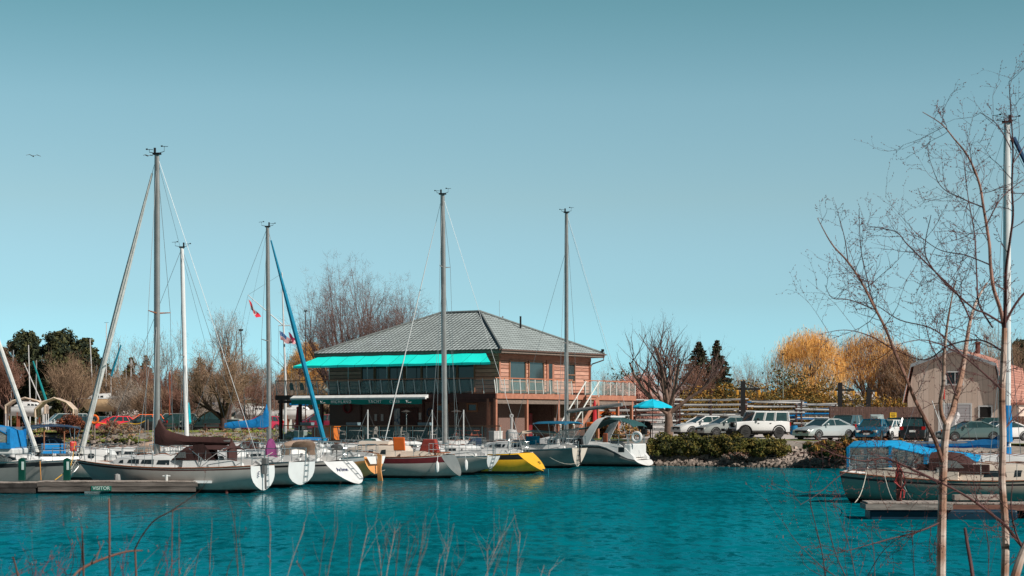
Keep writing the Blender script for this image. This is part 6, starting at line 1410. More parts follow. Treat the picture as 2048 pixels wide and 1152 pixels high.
for (xa, za), (xb, zb_) in zip(rp, rp[1:]): mb.loft([[(xa, -.40, za+.02), (xb, -.40, zb_+.02), (xb, -.40, zb_-.26), (xa, -.40, za-.26)], [(xa, -.36, za+.02), (xb, -.36, zb_+.02), (xb, -.36, zb_-.26), (xa, -.36, za-.26)]])
mb.build('barge_board', mat('trim_grey_blue', (.36, .40, .43), .6), brf)
mb = MB(); mb.tube([(5.2, 5, 7.0), (5.2, 5, 7.9)], .22, 8); mb.tube([(5.2, 5, 7.9), (5.2, 5, 8.05)], [.36, .20], 8); mb.build('roof_vent', mat('vent_rust', (.14, .05, .04), .7), brf)
mb = MB(); mb.box((4.05, -.03, 1.25), (2.6, .08, 2.5)); gd = mb.build('garage_door', striped('garage_door_panels', (.42, .40, .42), (.50, .48, .50), 2, 2.3, .06, .6, .3), barn)
mb = MB(); mb.box((4.05, -.06, 2.56), (2.84, .06, .12)); mb.box((2.69, -.06, 1.25), (.12, .06, 2.5)); mb.box((5.41, -.06, 1.25), (.12, .06, 2.5)); mb.build('door_frame', SPW, gd)
mb = MB(); mb.box((6.6, -.02, 1.15), (.95, .06, 2.3)); dd = mb.build('doorway', mat('dark_interior', (.012, .01, .01), .9), barn)
mb = MB(); mb.box((6.6, -.06, 2.36), (1.2, .05, .12)); mb.box((6.06, -.06, 1.15), (.12, .05, 2.3)); mb.box((7.14, -.06, 1.15), (.12, .05, 2.3)); mb.build('door_frame', SPW, dd)
mb = MB(); mb.box((4.0, -.02, 4.75), (1.3, .05, 1.0)); wn_ = mb.build('window', GLASS_DK, barn)
mb = MB()
for a in ((4.0, 5.3, 1.6, .12), (4.0, 4.2, 1.6, .12), (3.3, 4.75, .12, 1.1), (4.7, 4.75, .12, 1.1), (4.05, 4.75, .05, 1.0)): mb.box((a[0], -.06, a[1]), (a[2], .06, a[3]))
mb.build('window_frame', SPW, wn_)
mb = MB(); mb.box((BW+2.0, 6.5, 2.6), (4.0, 9, .14)); por = mb.build('porch_roof', ROOFR, barn)
for y_ in (2.2, 5, 8, 10.8): mb = MB(); mb.box((BW+3.8, y_, 1.27), (.16, .16, 2.54)); mb.build('porch_post', TEAK, barn)
fence('low slatted brown fence section beside the barn doorway', bo+Vector((7.1, -5.2, 0)), bo+Vector((9.8, -6.2, 0)), 1.5, mat('picket_red_brown', (.20, .10, .07), .9), .26)
# person-shaped light cover against the garage door: a bundle of pale plastic
t = thing('wrapped_bundle', 'tall bundle wrapped in crumpled pale plastic before the garage door', 'bundle', gnd(1910, 158)); g = random.Random(3); secs = []
for k in range(9): z = k*.27; secs.append([((.26+.09*math.sin(k*2.1+j)+.05*g.random())*math.cos(j*.7854)+.08*math.sin(k), (.26+.05*g.random())*math.sin(j*.7854), z) for j in range(8)])
mb = MB(); mb.loft(secs); mb.build('plastic_wrap', mat('pale_plastic', (.55, .53, .54), .35, var=.3, scale=6), t); mb = MB(); mb.box((0, 0, 1.08), (.3, .3, 2.1)); mb.build('contents', DKWOOD, t)
# hoists
def hoist(label, px, Y, ytop, pxarm, yarm):
    z1 = CAMZ+(HZ-ytop)*Y/F; p = gnd(px, Y); t = thing('dock_crane', label, 'crane', p); h = z1-p.z; ax = (pxarm-px)*Y/F; za = CAMZ+(HZ-yarm)*Y/F-p.z
    mb = MB(); mb.box((0, 0, h/2), (.34, .34, h)); mb.build('mast_post', BLACK, t); mb = MB(); mb.box((ax/2, 0, za), (abs(ax), .14, .16)); mb.tube([(0, 0, h-.1), (ax*.9, 0, za)], .04, 4); mb.tube([(-ax*.35, 0, za), (0, 0, za)], .07, 4); mb.build('arm', BLACK, t)
    for q in (.95, -.33): mb = MB(); mb.box((ax*q, -.02, za-.28), (.20, .16, .40)); mb.build('lantern', mat('lantern_amber', (.55, .26, .03), .5), t, bevel=.04)
hoist('black post with arms and amber lanterns above the white off roader', 1486, 158, 762, 1520, 778)
hoist('second black post with a slanting arm beside the brown fence', 1680, 166, 765, 1708, 780)
hoist('third black post above the fence near the barn', 1737, 172, 776, 1752, 782)
def pole(name, label, px, Y, ytop, r, m, base=None, cat='pole', tilt=0.):
    p = base or gnd(px, Y); h = CAMZ+(HZ-ytop)*Y/F-p.z; t = thing(name, label, cat, p); mb = MB(); mb.tube([(0, 0, 0), (tilt, 0, h)], [r, r*.7], 6); mb.build('shaft', m, t); mb = MB(); mb.box((tilt, 0, h), (r*5, r*3, r*2)); mb.build('cap', BLACK, t); return t
pole('light_pole', 'slim pale green light pole in front of the golden willow', 1566, 205, 708, .06, mat('pole_green_grey', (.20, .27, .25), .5))
pole('dark_pole', 'thin dark pole at the corner of the clubhouse roof', 611, 172, 622, .055, BARKD)
pole('dark_pole', 'leaning dark pole above the gnarled apple tree', 491, 215, 660, .09, mat('pole_slate', (.06, .08, .09), .6), tilt=-.5)
# red white banded poles, traffic cones poles on the right
t = thing('marker_buoy_pole', 'white spar buoy with an orange foot leaning behind the birch', 'marker', G(1892, 128, 1.7)); mb = MB(); mb.tube([(-.9, 0, 2.6), (-.25, 0, .75)], .03, 5); mb.build('spar', SPW, t); mb = MB(); mb.tube([(-.25, 0, .75), (0, 0, 0)], .10, 8); mb.build('float', ORANGE, t)
t = thing('marker_buoy_pole', 'orange tipped upright marker between the birch stems', 'marker', G(1888, 129, 1.7)); mb = MB(); mb.tube([(0, 0, 0), (0, 0, 3.3)], .03, 5); mb.build('spar', SPW, t); mb = MB(); mb.tube([(0, 0, .1), (0, 0, .8)], .10, 8); mb.build('float', ORANGE, t); mb = MB(); mb.tube([(0, 0, 2.7), (0, 0, 3.5)], .06, 6); mb.build('tip', REDP, t)
# flagpole with gaff and flags
fp = gnd(571, 168); fp.z = 1.6; FY = 168
t = thing('flagpole', 'white yacht club flagpole with a crosstree and a slanting gaff', 'flagpole', fp)
loc = lambda px, py: P(px, py, FY)-fp
mb = MB(); mb.tube([Vector((0, 0, 0)), loc(571, 760), loc(568, 680), loc(564, 545)], [.12, .10, .08, .05], 8); mb.build('pole', SPW, t)
mb = MB(); mb.tube([loc(568, 652), loc(496, 590)], [.055, .03], 6); mb.build('gaff', SPW, t); mb = MB(); mb.tube([loc(557, 651), loc(580, 651)], .04, 5); mb.build('crosstree', SPW, t)
mb = MB()
for a, b in (((496, 590), (478, 680)), ((564, 547), (496, 590)), ((557, 651), (556, 790)), ((580, 651), (584, 800))): mb.tube([loc(*a), loc(*b)], .012, 3)
mb.build('halyard', WIRE, t)
def flag(name, label, pts, mfn, cols, rows_, ms, parent_loc, cat='flag'):
    """pts(u,v) gives the waving cloth; mfn(u,v)->material index"""
    o = thing(name, label, cat, parent_loc); mb = MB(); V = []
    for j in range(rows_+1):
        for i in range(cols+1): V.append(pts(i/cols, j/rows_)-parent_loc)
    fs = [(j*(cols+1)+i, j*(cols+1)+i+1, (j+1)*(cols+1)+i+1, (j+1)*(cols+1)+i) for j in range(rows_) for i in range(cols)]
    mb.add(V, fs); mb.m = [mfn((i+.5)/cols, (j+.5)/rows_) for j in range(rows_) for i in range(cols)]; c = mb.build('cloth', ms, o); mb = MB(); mb.tube([V[0], V[(rows_)*(cols+1)]], .015, 4); mb.build('hoist_edge', ROPE, o); return o
FR = mat('flag_red', (.62, .02, .05), .8, var=.1); FWh = mat('flag_white', (.72, .72, .74), .8, var=.04); FB = mat('flag_blue', (.01, .10, .30), .8, var=.1)
def canada(u, v):
    if u < .25 or u > .75: return 0
    x, y = abs(u-.5)*2, v
    leaf = (x < .16 and .2 < y < .75) or (x < .34 and .38 < y < .62) or (x < .04 and y < .9 and y > .1)
    return 0 if leaf else 1
def wav(p00, p10, p01, p11, amp):
    p00, p10, p01, p11 = [P(a, b, FY-.3) for a, b in (p00, p10, p01, p11)]
    def f(u, v):
        q = p00.lerp(p10, u).lerp(p01.lerp(p11, u), v); return q+Vector((amp*.3*math.sin(u*7), amp*math.sin(u*9+v*2), amp*.6*math.sin(u*8+1)))
    return f
flag('national_flag', 'red and white maple leaf flag drooping from the gaff', wav((497, 600), (522, 634), (503, 621), (512, 636), .12), canada, 24, 12, [FR, FWh], P(497, 600, FY-.3))
def stars(u, v):
    if u < .42 and v < .54: return 1 if (int(u*26) % 3 == 1 and int(v*24) % 3 == 1) else 2
    return 0 if int(v*13) % 2 == 0 else 1
flag('national_flag', 'striped flag with a blue starred corner flying from the crosstree', wav((559, 663), (594, 684), (561, 681), (588, 690), .12), stars, 26, 26, [FR, FWh, FB], P(559, 663, FY-.3))
def ens(u, v):
    if u < .45 and v < .5: return 2 if (abs(v-.25) > .06 and abs(u-.22) > .05) else 0
    return 1 if (abs(u-.7) < .09 and .45 < v < .8) else 0
FP_ = mat('flag_wine', (.35, .02, .07), .8)
flag('red_ensign', 'wine red ensign with a dark corner flying behind the striped flag', wav((577, 665), (597, 682), (579, 676), (594, 692), .10), ens, 20, 14, [FP_, FWh, mat('flag_purple', (.10, .02, .10), .8)], P(577, 665, FY-.3))
# canopy tents
def tent(label, px, Y, w_, ytop, yeave, rz=0., depth=5.):
    p = gnd(px, Y); t = thing('canopy_tent', label, 'canopy', p, rz); zt = CAMZ+(HZ-ytop)*Y/F-p.z; ze = CAMZ+(HZ-yeave)*Y/F-p.z; w2 = w_/2
    CT = canvas('tent_beige', (.56, .44, .35)); mb = MB(); rows = []
    for y_ in (0, depth*.5, depth):
        rows.append([(-w2, y_, ze-.75), (-w2, y_, ze), (-w2*.62, y_, lerp(ze, zt, .62)), (0, y_, zt), (w2*.62, y_, lerp(ze, zt, .62)), (w2, y_, ze), (w2, y_, ze-.75)])
    mb.sheet(rows, .03); mb.build('canopy_roof', CT, t)
    mb = MB(); mb.tube([(x, -.02, z-.03) for x, y, z in rows[0]], .10, 4); mb.build('front_trim', CT, t)
    for x_ in (-w2, w2):
        for y_ in (.05, depth*.5, depth-.05): mb = MB(); mb.tube([(x_*.98, y_, 0), (x_*.98, y_, ze)], .045, 5); mb.build('tent_pole', SPW, t)
tent('beige canopy tent in front, ridge nearest the silver minivan', 108, 186, 3.5, 795, 818, R(4), 3.2)
tent('beige canopy tent standing behind the first, partly hidden by the white stay', 50, 192, 3.7, 795, 811, R(6), 3.2)
# dry stored boats
CRD = mat('cradle_rust', (.22, .06, .03), .8)
def stored(label, px, Y, L_, yk, ydeck, hm, rz=0., seed=0, mastpx=None, band=None, cover=None):
    zk_ = CAMZ+(HZ-yk)*Y/F; t = thing('stored_boat', label, 'stored boat', G(px, Y, zk_), rz, 'boats stored ashore'); o = dict(L=L_, B=L_*.32, tb=.7, fb=((HZ-ydeck)*Y/F+3-zk_,)*3, tr=.3, hull=hm, band=band or hm, bottom=hm, transom=hm, cab=(.3, .78), cabh=.55, wins=LONG3, zk=-.3)
    hb, zs, xx = make_hull(t, o); cabin(t, o, hb, zs, xx); g = gz(t.location.x, Y)
    for x_ in (L_*.2, L_*.7):
        mb = MB(); mb.tube([(x_, -L_*.15, g-zk_), (x_, -L_*.12, .1)], .06, 5); mb.tube([(x_, L_*.15, g-zk_), (x_, L_*.12, .1)], .06, 5); mb.box((x_, 0, (g-zk_-.3)/2), (.3, .3, abs(g-zk_-.3))); mb.build('cradle', CRD, t)
    if cover: mb = MB(); mb.box((L_*.5, 0, o['fb'][0]+.7), (L_*.5, L_*.2, .35)); mb.build('boat_cover', cover, t, bevel=.12)
stored('beige hulled boat with a white cabin on a red cradle behind the cars', 252, 228, 5.6, 816, 798, mat('hull_beige', (.62, .44, .26), .5, var=.06), R(180), band=TEAK)
stored('white boat ashore behind the leaning white mast', 402, 234, 4.4, 828, 820, WHITE, 0, cover=BLUEC)
stored('white boat ashore behind the gnarled apple tree', 470, 236, 5.5, 832, 822, WHITE, 0)
stored('white boat ashore beyond the canopy tents', 20, 230, 4.8, 826, 814, WHITE, 0)
stored('small white boat ashore below the upper deck', 560, 232, 4.4, 832, 820, WHITE, 0, cover=BLUEC)
g = random.Random(12)
yard = [(57, 690, 60, 800), (73, 720, 72, 798), (180, 678, 186, 800), (193, 730, 186, 812), (213, 646, 212, 792), (237, 686, 236, 760), (236, 735, 246, 800), (252, 737, 254, 800), (262, 718, 262, 800), (263, 720, 283, 800), (232, 748, 218, 790), (399, 706, 400, 802), (431, 760, 432, 800), (292, 750, 292, 800), (48, 726, 86, 812), (27, 700, 22, 800), (340, 742, 362, 810)]
for i, (x0, y0, x1, y1) in enumerate(yard):
    Y = 236+g.uniform(-4, 4); a, b = P(x0, y0, Y), P(x1, y1, Y); t = thing('yard_mast', 'thin pale mast standing in the boat yard before the thicket', 'mast', b, 0, 'masts standing in the boat yard'); mb = MB(); mb.tube([(0, 0, gz(b.x, Y)-b.z), (0, 0, 0), a-b], [.07, .07, .055], 5); mb.build('spar', [SPW, SILV][i % 2], t)
    mb = MB(); mb.tube([a-b+Vector((-.25, 0, .05)), a-b+Vector((.25, 0, .05))], .02, 3); mb.build('masthead', BLACK, t)
for (x0, y0, x1, y1, m_, lab) in [(242, 690, 222, 752, mat('sail_band_blue', (.0, .18, .28), .8), 'blue rolled sail leaning in the boat yard'), (66, 722, 92, 800, mat('sail_band_teal', (.0, .22, .24), .8), 'teal rolled sail slanting down behind the canopy tents')]:
    a, b = P(x0, y0, 230), P(x1, y1, 230); t = thing('rolled_sail', lab, 'rolled sail', b); mb = MB(); mb.tube([(0, 0, 0), a-b], [.16, .09], 7); mb.build('roll', m_, t); mb = MB(); mb.tube([(0, 0, gz(b.x, 230)-b.z), (0, 0, 0)], .05, 5); mb.build('prop', SPW, t)
t = thing('lamp_post', 'short rusty red post with a crossbar behind the leaning white mast', 'post', gnd(339, 205)); mb = MB(); mb.tube([(0, 0, 0), (0, 0, CAMZ+(HZ-744)*205/F-2)], .09, 6); mb.build('shaft', CRD, t); mb = MB(); mb.tube([(0, 0, 4.6), (.4, 0, 5.6)], .04, 5); mb.build('arm', CRD, t)
# lifebuoy post, rope barrier, benches
t = thing('lifebuoy_stand', 'orange lifebuoy on a wooden post at the top of the stony bank', 'lifebuoy', G(189, 176.5, 1.4)); mb = MB(); mb.tube([(0, 0, 0), (0, 0, 1.9)], .09, 6); mb.build('post', WOOD, t); mb = MB(); mb.torus((0, -.14, 1.75), .34, .10, 'y', 18, 8); mb.build('lifebuoy', ORANGE, t, smooth=True)
ROPEY = mat('yellow_tape', (.75, .42, .02), .7)
t = thing('rope_barrier', 'yellow rope barrier sagging between short posts on the bank', 'rope barrier', P(185, 842, 178)); o_ = t.location
mb = MB(); pts = []
for a, b in (((185, 842), (258, 846)), ((258, 846), (296, 838))):
    for k in range(8): p = P(*a, 178).lerp(P(*b, 178), k/8); p.z -= .25*math.sin(math.pi*k/8); pts.append(p-o_)
mb.tube(pts, .035, 4); mb.build('rope', ROPEY, t)
for px in (185, 258, 296): p = P(px, 842, 178)-o_; mb = MB(); mb.tube([(p.x, 0, -1.4), (p.x, 0, .15)], .05, 5); mb.build('post', WOOD, t)
def picnic(px, Y, lab, m_=DKWOOD):
    t = thing('picnic_table', lab, 'picnic table', gnd(px, Y), .2); mb = MB(); mb.box((0, 0, .75), (1.8, .75, .06)); mb.build('table_top', m_, t)
    for sg in (-1, 1):
        mb = MB(); mb.box((0, sg*.7, .45), (1.8, .26, .05)); mb.build('seat', m_, t); mb = MB(); mb.tube([(sg*.65, -.7, 0), (sg*.65, -.2, .74)], .05, 4); mb.tube([(sg*.65, .7, 0), (sg*.65, .2, .74)], .05, 4); mb.tube([(sg*.65, -.7, .42), (sg*.65, .7, .42)], .04, 4); mb.build('leg', m_, t)
picnic(425, 184, 'dark picnic table on the lawn before the pickup'); picnic(335, 183, 'dark picnic table on the lawn behind the brown sail cover'); picnic(60, 182, 'dark picnic table on the lawn below the canopy tents')
picnic(1248, 149, 'pale wooden picnic table on the lawn beside the arched boat', mat('pine_wood', (.50, .30, .14), .8, var=.2))
t = thing('barbecue', 'black covered barbecue on the lawn under the turquoise parasol', 'barbecue', gnd(1290, 147)); mb = MB(); mb.loft([[(-.5*k, y_*k, z) for y_ in (-.3, .3)]+[(.5*k, y_*k, z) for y_ in (.3, -.3)] for z, k in ((.7, 1), (1.0, 1.05), (1.25, .7), (1.32, .3))]); mb.build('hood', BLACK, t)
for sx in (-.4, .4): mb = MB(); mb.box((sx, 0, .35), (.06, .5, .7)); mb.build('leg', BLACK, t)
t = thing('orange_jacket_chair', 'garden chair draped with an orange cloth beside the outside stairs', 'chair', gnd(1181, 146)); mb = MB(); mb.box((0, 0, .45), (.5, .5, .05)); mb.build('seat', DKWOOD, t); mb = MB(); mb.box((0, .25, .95), (.55, .14, .75)); mb.build('cloth', ORANGE, t, bevel=.06)
for sx in (-.2, .2): mb = MB(); mb.box((sx, 0, .22), (.05, .45, .44)); mb.build('leg', DKWOOD, t)
t = thing('tarpaulin_shed', 'orange tarpaulin shelter glimpsed under the deck', 'shelter', gnd(1217, 185)); mb = MB(); mb.prism([(-1.1, 0), (1.1, 0), (1.1, 2.6), (0, 3.1), (-1.1, 2.6)], 0, 2); mb.build('tarpaulin', ORANGE, t); mb = MB(); mb.box((0, -.03, 1), (.9, .05, 2)); mb.build('opening', BLACK, t)
# far low white building and house beyond the weeping tree
def house(label, px, Y, w_, ytop, yeave, wall, roofm, rz=0.):
    p = gnd(px, Y); t = thing('distant_building', label, 'building', p, rz); zt = CAMZ+(HZ-ytop)*Y/F-p.z; ze = CAMZ+(HZ-yeave)*Y/F-p.z
    mb = MB(); mb.box((0, 3, ze/2), (w_, 6, ze)); mb.build('wall', wall, t); mb = MB(); mb.prism([(-.3, ze+.003), (6.3, ze+.003), (3, zt)], -w_/2-.3, w_/2+.3, axis='x'); mb.build('roof', roofm, t)
    for k in range(max(1, int(w_/4))): mb = MB(); mb.box((-w_/2+2+k*4, -.02, ze*.55), (1.2, .05, .9)); mb.build('window', GLASS_DK, t)
house('low grey roofed white building behind the weeping pink tree', 1310, 250, 12, 770, 797, mat('wall_white', (.55, .55, .55), .8), mat('roof_grey_pink', (.38, .33, .33), .8))
house('long white roofed shed beyond the hedge near the barn', 1790, 245, 15, 782, 800, mat('wall_grey', (.3, .3, .3), .8), mat('roof_white', (.62, .62, .62), .7))
house('low pinkish building under the far deck', 505, 262, 9, 775, 800, MATS['wall_white'], mat('roof_pale_blue', (.30, .45, .55), .7))
# gulls
for i, (px, py, Y) in enumerate([(67, 312, 150), (297, 311, 88)]):
    t = thing('gull', ['gull gliding in the open sky', 'small bird perched high beside the masthead'][i], 'bird', P(px, py, Y), .4); s_ = .5 if i == 0 else .2; mb = MB()
    mb.sheet([[(-s_*1.1, .02, .08*s_), (-s_*.55, .05, .26*s_), (0, 0, 0), (s_*.55, .05, .26*s_), (s_*1.1, .02, .02)], [(-s_*1.1, .08, .08*s_), (-s_*.55, .22, .26*s_), (0, .2, 0), (s_*.55, .22, .26*s_), (s_*1.1, .08, .02)]], .02); mb.ball((0, .1, 0), (.06*s_*2, .22*s_*1.4, .06*s_*2), 6, 5)
    mb.build('body', mat('bird_grey', (.12, .12, .12), .8), t, smooth=True)
# ================================================================ near bank, birches and weeds
mb = MB(); rows = []
for d, z in ((0, 1.25), (8, 1.2), (14, 1.15), (20, 1.0), (24, .7), (27, .1), (29, -.8)):
    rows.append([(x, -6+d+2*math.sin(x*.15), z+.08*noise.noise(Vector((x*.5, d*.4, 3)))) for x in [-60+3*i for i in range(41)]])
rows[0] = [(x, y-30, z) for x, y, z in rows[0]]
mb.sheet(rows); tag(mb.build('near_bank', mat('bank_earth', (.13, .10, .06), .95, var=.4, scale=2, bump=.5), smooth=True), kind='structure')
BW_ = mat('birch_bark_white', (.60, .52, .46), .75, var=.0, scale=6)
def birch_mat():
    m = BW_; t = m.node_tree; b = bsdf(m); tcn = node(m, 'ShaderNodeTexCoord'); mp = node(m, 'ShaderNodeMapping'); mp.inputs['Scale'].default_value = (4, 4, 16); gp = node(m, 'ShaderNodeNewGeometry'); t.links.new(gp.outputs['Position'], mp.inputs[0])
    n = node(m, 'ShaderNodeTexNoise'); n.inputs['Scale'].default_value = 1.2; n.inputs['Detail'].default_value = 4; t.links.new(mp.outputs[0], n.inputs['Vector'])
    n2 = node(m, 'ShaderNodeTexNoise'); n2.inputs['Scale'].default_value = 3.0; n2.inputs['Detail'].default_value = 2; t.links.new(gp.outputs['Position'], n2.inputs['Vector'])
    r = node(m, 'ShaderNodeValToRGB'); e = r.color_ramp.elements; e[0].position = .28; e[0].color = (.10, .06, .05, 1); e[1].position = .44; e[1].color = (.60, .50, .44, 1)
    r2 = node(m, 'ShaderNodeValToRGB'); e = r2.color_ramp.elements; e[0].position = .42; e[0].color = (.58, .40, .32, 1); e[1].position = .58; e[1].color = (1, 1, 1, 1)
    t.links.new(n.outputs['Fac'], r.inputs[0]); t.links.new(n2.outputs['Fac'], r2.inputs[0])
    mm = node(m, 'ShaderNodeMix'); mm.data_type = 'RGBA'; mm.blend_type = 'MULTIPLY'; mm.inputs[0].default_value = 1; t.links.new(r.outputs[0], mm.inputs[6]); t.links.new(r2.outputs[0], mm.inputs[7]); t.links.new(mm.outputs[2], b.inputs['Base Color'])
birch_mat()
BTW = mat('birch_twig', (.085, .035, .035), .7, var=.25, scale=5); BUD = mat('birch_bud', (.16, .05, .045), .7, var=.3)
DB = 20.0
def catmull(pts, n=6):
    out = []; q = [pts[0]]+list(pts)+[pts[-1]]
    for i in range(1, len(q)-2):
        for k in range(n):
            t = k/n; a, b, c, d = q[i-1], q[i], q[i+1], q[i+2]
            out.append(tuple(.5*((2*b[j])+(-a[j]+c[j])*t+(2*a[j]-5*b[j]+4*c[j]-d[j])*t*t+(-a[j]+3*b[j]-3*c[j]+d[j])*t**3) for j in range(len(a))))
    out.append(tuple(pts[-1])); return out
def limb3(pts, D0, dd=0.):
    """pts: (px, py, radius px); depth drifts by dd along the limb -> 3-D points and radii"""
    q = catmull(pts); n = len(q); return [(P(x, y, D0+dd*i/n), max(.18, r*.88)*(D0+dd*i/n)/F) for i, (x, y, r) in enumerate(q)]
def birch(name, label, D0, trunk_limbs, limbs, seed, twl=1.0, base=None):
    g = random.Random(seed); bz = P(trunk_limbs[0][0][0][0], 1152, D0); o = Vector((bz.x, D0, 1.1)); t = thing(name, label, 'tree', o); segs = []; buds = []; main = []
    mb = MB()
    for pts, dd in trunk_limbs:
        L3 = [(p_, r_*.78) for p_, r_ in limb3(pts, D0, dd)]; main.append(L3)
        if pts is trunk_limbs[0][0]: L3 = [(Vector((L3[0][0].x, L3[0][0].y, 1.0)), L3[0][1]*1.25)]+L3
        mb.tube([p-o for p, r in L3], [r for p, r in L3], 9, caps=True)
    mb.build('trunk', BW_, t, smooth=True)
    for pts, dd in limbs:
        L3 = limb3(pts, D0, dd); main.append(L3); mb = MB(); mb.tube([p-o for p, r in L3], [r*.85 for p, r in L3], 6); mb.build('limb', mat('birch_limb_pinkish', (.24, .13, .10), .7, var=.45, scale=7) if pts[0][2] > 5.5 else BTW, t, smooth=True)
    def twig(p, d, L_, r, lev):
        n = 5 if lev == 0 else 4; q = Vector(p); dd = Vector(d)
        for i in range(n):
            dd = (dd+Vector((g.gauss(0, .17), g.gauss(0, .17), g.gauss(0, .17)+.03))).normalized(); q2 = q+dd*(L_/n); rr = r*(1-.65*i/n)
            segs.append((tuple(q-o), tuple(q2-o), rr, r*(1-.65*(i+1)/n)))
            if lev < 2 and g.random() < (.78 if lev == 0 else .45): 
                a = Vector((g.gauss(0, 1), g.gauss(0, .6), g.gauss(.15, .8))).normalized(); twig(q2, (dd*.8+a*.8).normalized(), L_*g.uniform(.3, .6), r*.6, lev+1)
            if lev >= 1 and g.random() < .5 or i == n-1: buds.append((tuple(q2-o), tuple((dd+Vector((g.gauss(0, .4), 0, g.gauss(0, .4)))).normalized())))
            q = q2
    for L3 in main:
        tot = sum((b[0]-a[0]).length for a, b in zip(L3, L3[1:])); thick = L3[0][1]
        for (a, ra), (b, rb) in zip(L3, L3[1:]):
            if ra > .045: continue                      # no twigs on the bare lower trunk
            e = (b-a).length*(6.6 if ra < .02 else 3.6)*twl; k = int(e)+(g.random() < e % 1)
            for _ in range(k):
                p = a.lerp(b, g.random()); ax = (b-a).normalized(); s_ = Vector((g.gauss(0, 1), g.gauss(0, .7), g.gauss(.1, .9))).normalized()
                twig(p, (ax*.75+s_*.9).normalized(), g.uniform(.15, .58), min(.0045, max(.0027, ra*.45)), 0)
    seg_mesh('twigs', segs, BTW, t, 3)
    P_ = np.array([b[0] for b in buds]); D = np.array([b[1] for b in buds])*.022*(.6+.8*RNG.random((len(buds), 1)))
    V = []; r = RNG.normal(size=P_.shape); u = np.cross(D, r); u /= np.linalg.norm(u, axis=1, keepdims=True); w_ = np.cross(D, u); w_ /= np.linalg.norm(w_, axis=1, keepdims=True); k = .0036
    Vv = np.stack([P_, P_+D*.5+u*k, P_+D*.5+w_*k, P_+D*.5-u*k, P_+D*.5-w_*k, P_+D], 1).reshape(-1, 3); base_ = np.arange(len(P_))[:, None]*6
    F_ = np.concatenate([base_+np.array([f]) for f in ((0, 2, 1), (0, 3, 2), (0, 4, 3), (0, 1, 4), (5, 1, 2), (5, 2, 3), (5, 3, 4), (5, 4, 1))], 1).reshape(-1, 3)
    tag(fastmesh('buds', Vv, F_, BUD, t), kind='stuff'); return t
birch('birch_tree', 'forked young birch with a white trunk and a slim brown limb leaning outwards', 20.0,
  [([(1882, 1175, 14), (1883, 1090, 13.5), (1885, 1000, 12.5), (1887, 930, 12), (1890, 880, 11.5), (1894, 848, 11)], 0),
   ([(1894, 850, 10), (1904, 826, 9.5), (1913, 791, 9), (1922, 756, 8), (1929, 715, 7), (1934, 680, 6), (1941, 640, 5), (1954, 600, 3.8), (1974, 566, 2.6)], .5),
   ([(1893, 850, 7), (1883, 828, 6.5), (1881, 800, 6), (1887, 765, 5.5), (1888, 715, 5), (1891, 680, 4.2), (1896, 640, 3.2), (1903, 600, 2.2), (1912, 560, 1.4)], -.5)],
  [([(1885, 925, 6.5), (1872, 885, 6), (1851, 840, 5.5), (1830, 800, 5), (1812, 756, 4.6), (1788, 700, 4.2), (1770, 655, 3.8), (1748, 613, 3.4), (1724, 566, 3), (1696, 524, 2.5), (1663, 487, 1.8), (1635, 436, 1.0)], -1.5),
   ([(1770, 655, 2.2), (1745, 600, 1.8), (1735, 560, 1.5), (1722, 500, 1.1), (1718, 418, .7)], -.6),
   ([(1752, 620, 1.8), (1700, 600, 1.4), (1665, 596, 1), (1650, 570, .7)], -1.2),
   ([(1788, 700, 2), (1740, 672, 1.5), (1690, 660, 1.1), (1640, 668, .7)], -1),
   ([(1696, 524, 1.6), (1690, 480, 1.2), (1680, 440, .8)], 0),
   ([(1941, 640, 2.6), (1916, 590, 2.3), (1879, 552, 2.1), (1841, 515, 1.9), (1813, 487, 1.6), (1790, 463, 1.3), (1735, 452, .8)], 1.5),
   ([(1929, 715, 2.2), (1870, 660, 1.9), (1800, 640, 1.5), (1750, 610, 1), (1700, 602, .7)], 1.2),
   ([(1913, 791, 2.4), (1884, 730, 2), (1862, 690, 1.6), (1850, 640, 1.1)], .6),
   ([(1885, 967, 4), (1859, 955, 3.6), (1821, 937, 3.2), (1782, 920, 2.8), (1765, 916, 2.5), (1727, 922, 2.1), (1680, 912, 1.6), (1640, 895, 1.0)], -1.5),
   ([(1850, 952, 2.5), (1800, 943, 2.1), (1740, 938, 1.7), (1690, 945, 1.2), (1640, 985, .8), (1600, 1010, .5)], -1.8),
   ([(1880, 1045, 2.6), (1840, 1062, 2.2), (1780, 1078, 1.7), (1700, 1100, 1.1), (1650, 1112, .7)], -1)], 5)
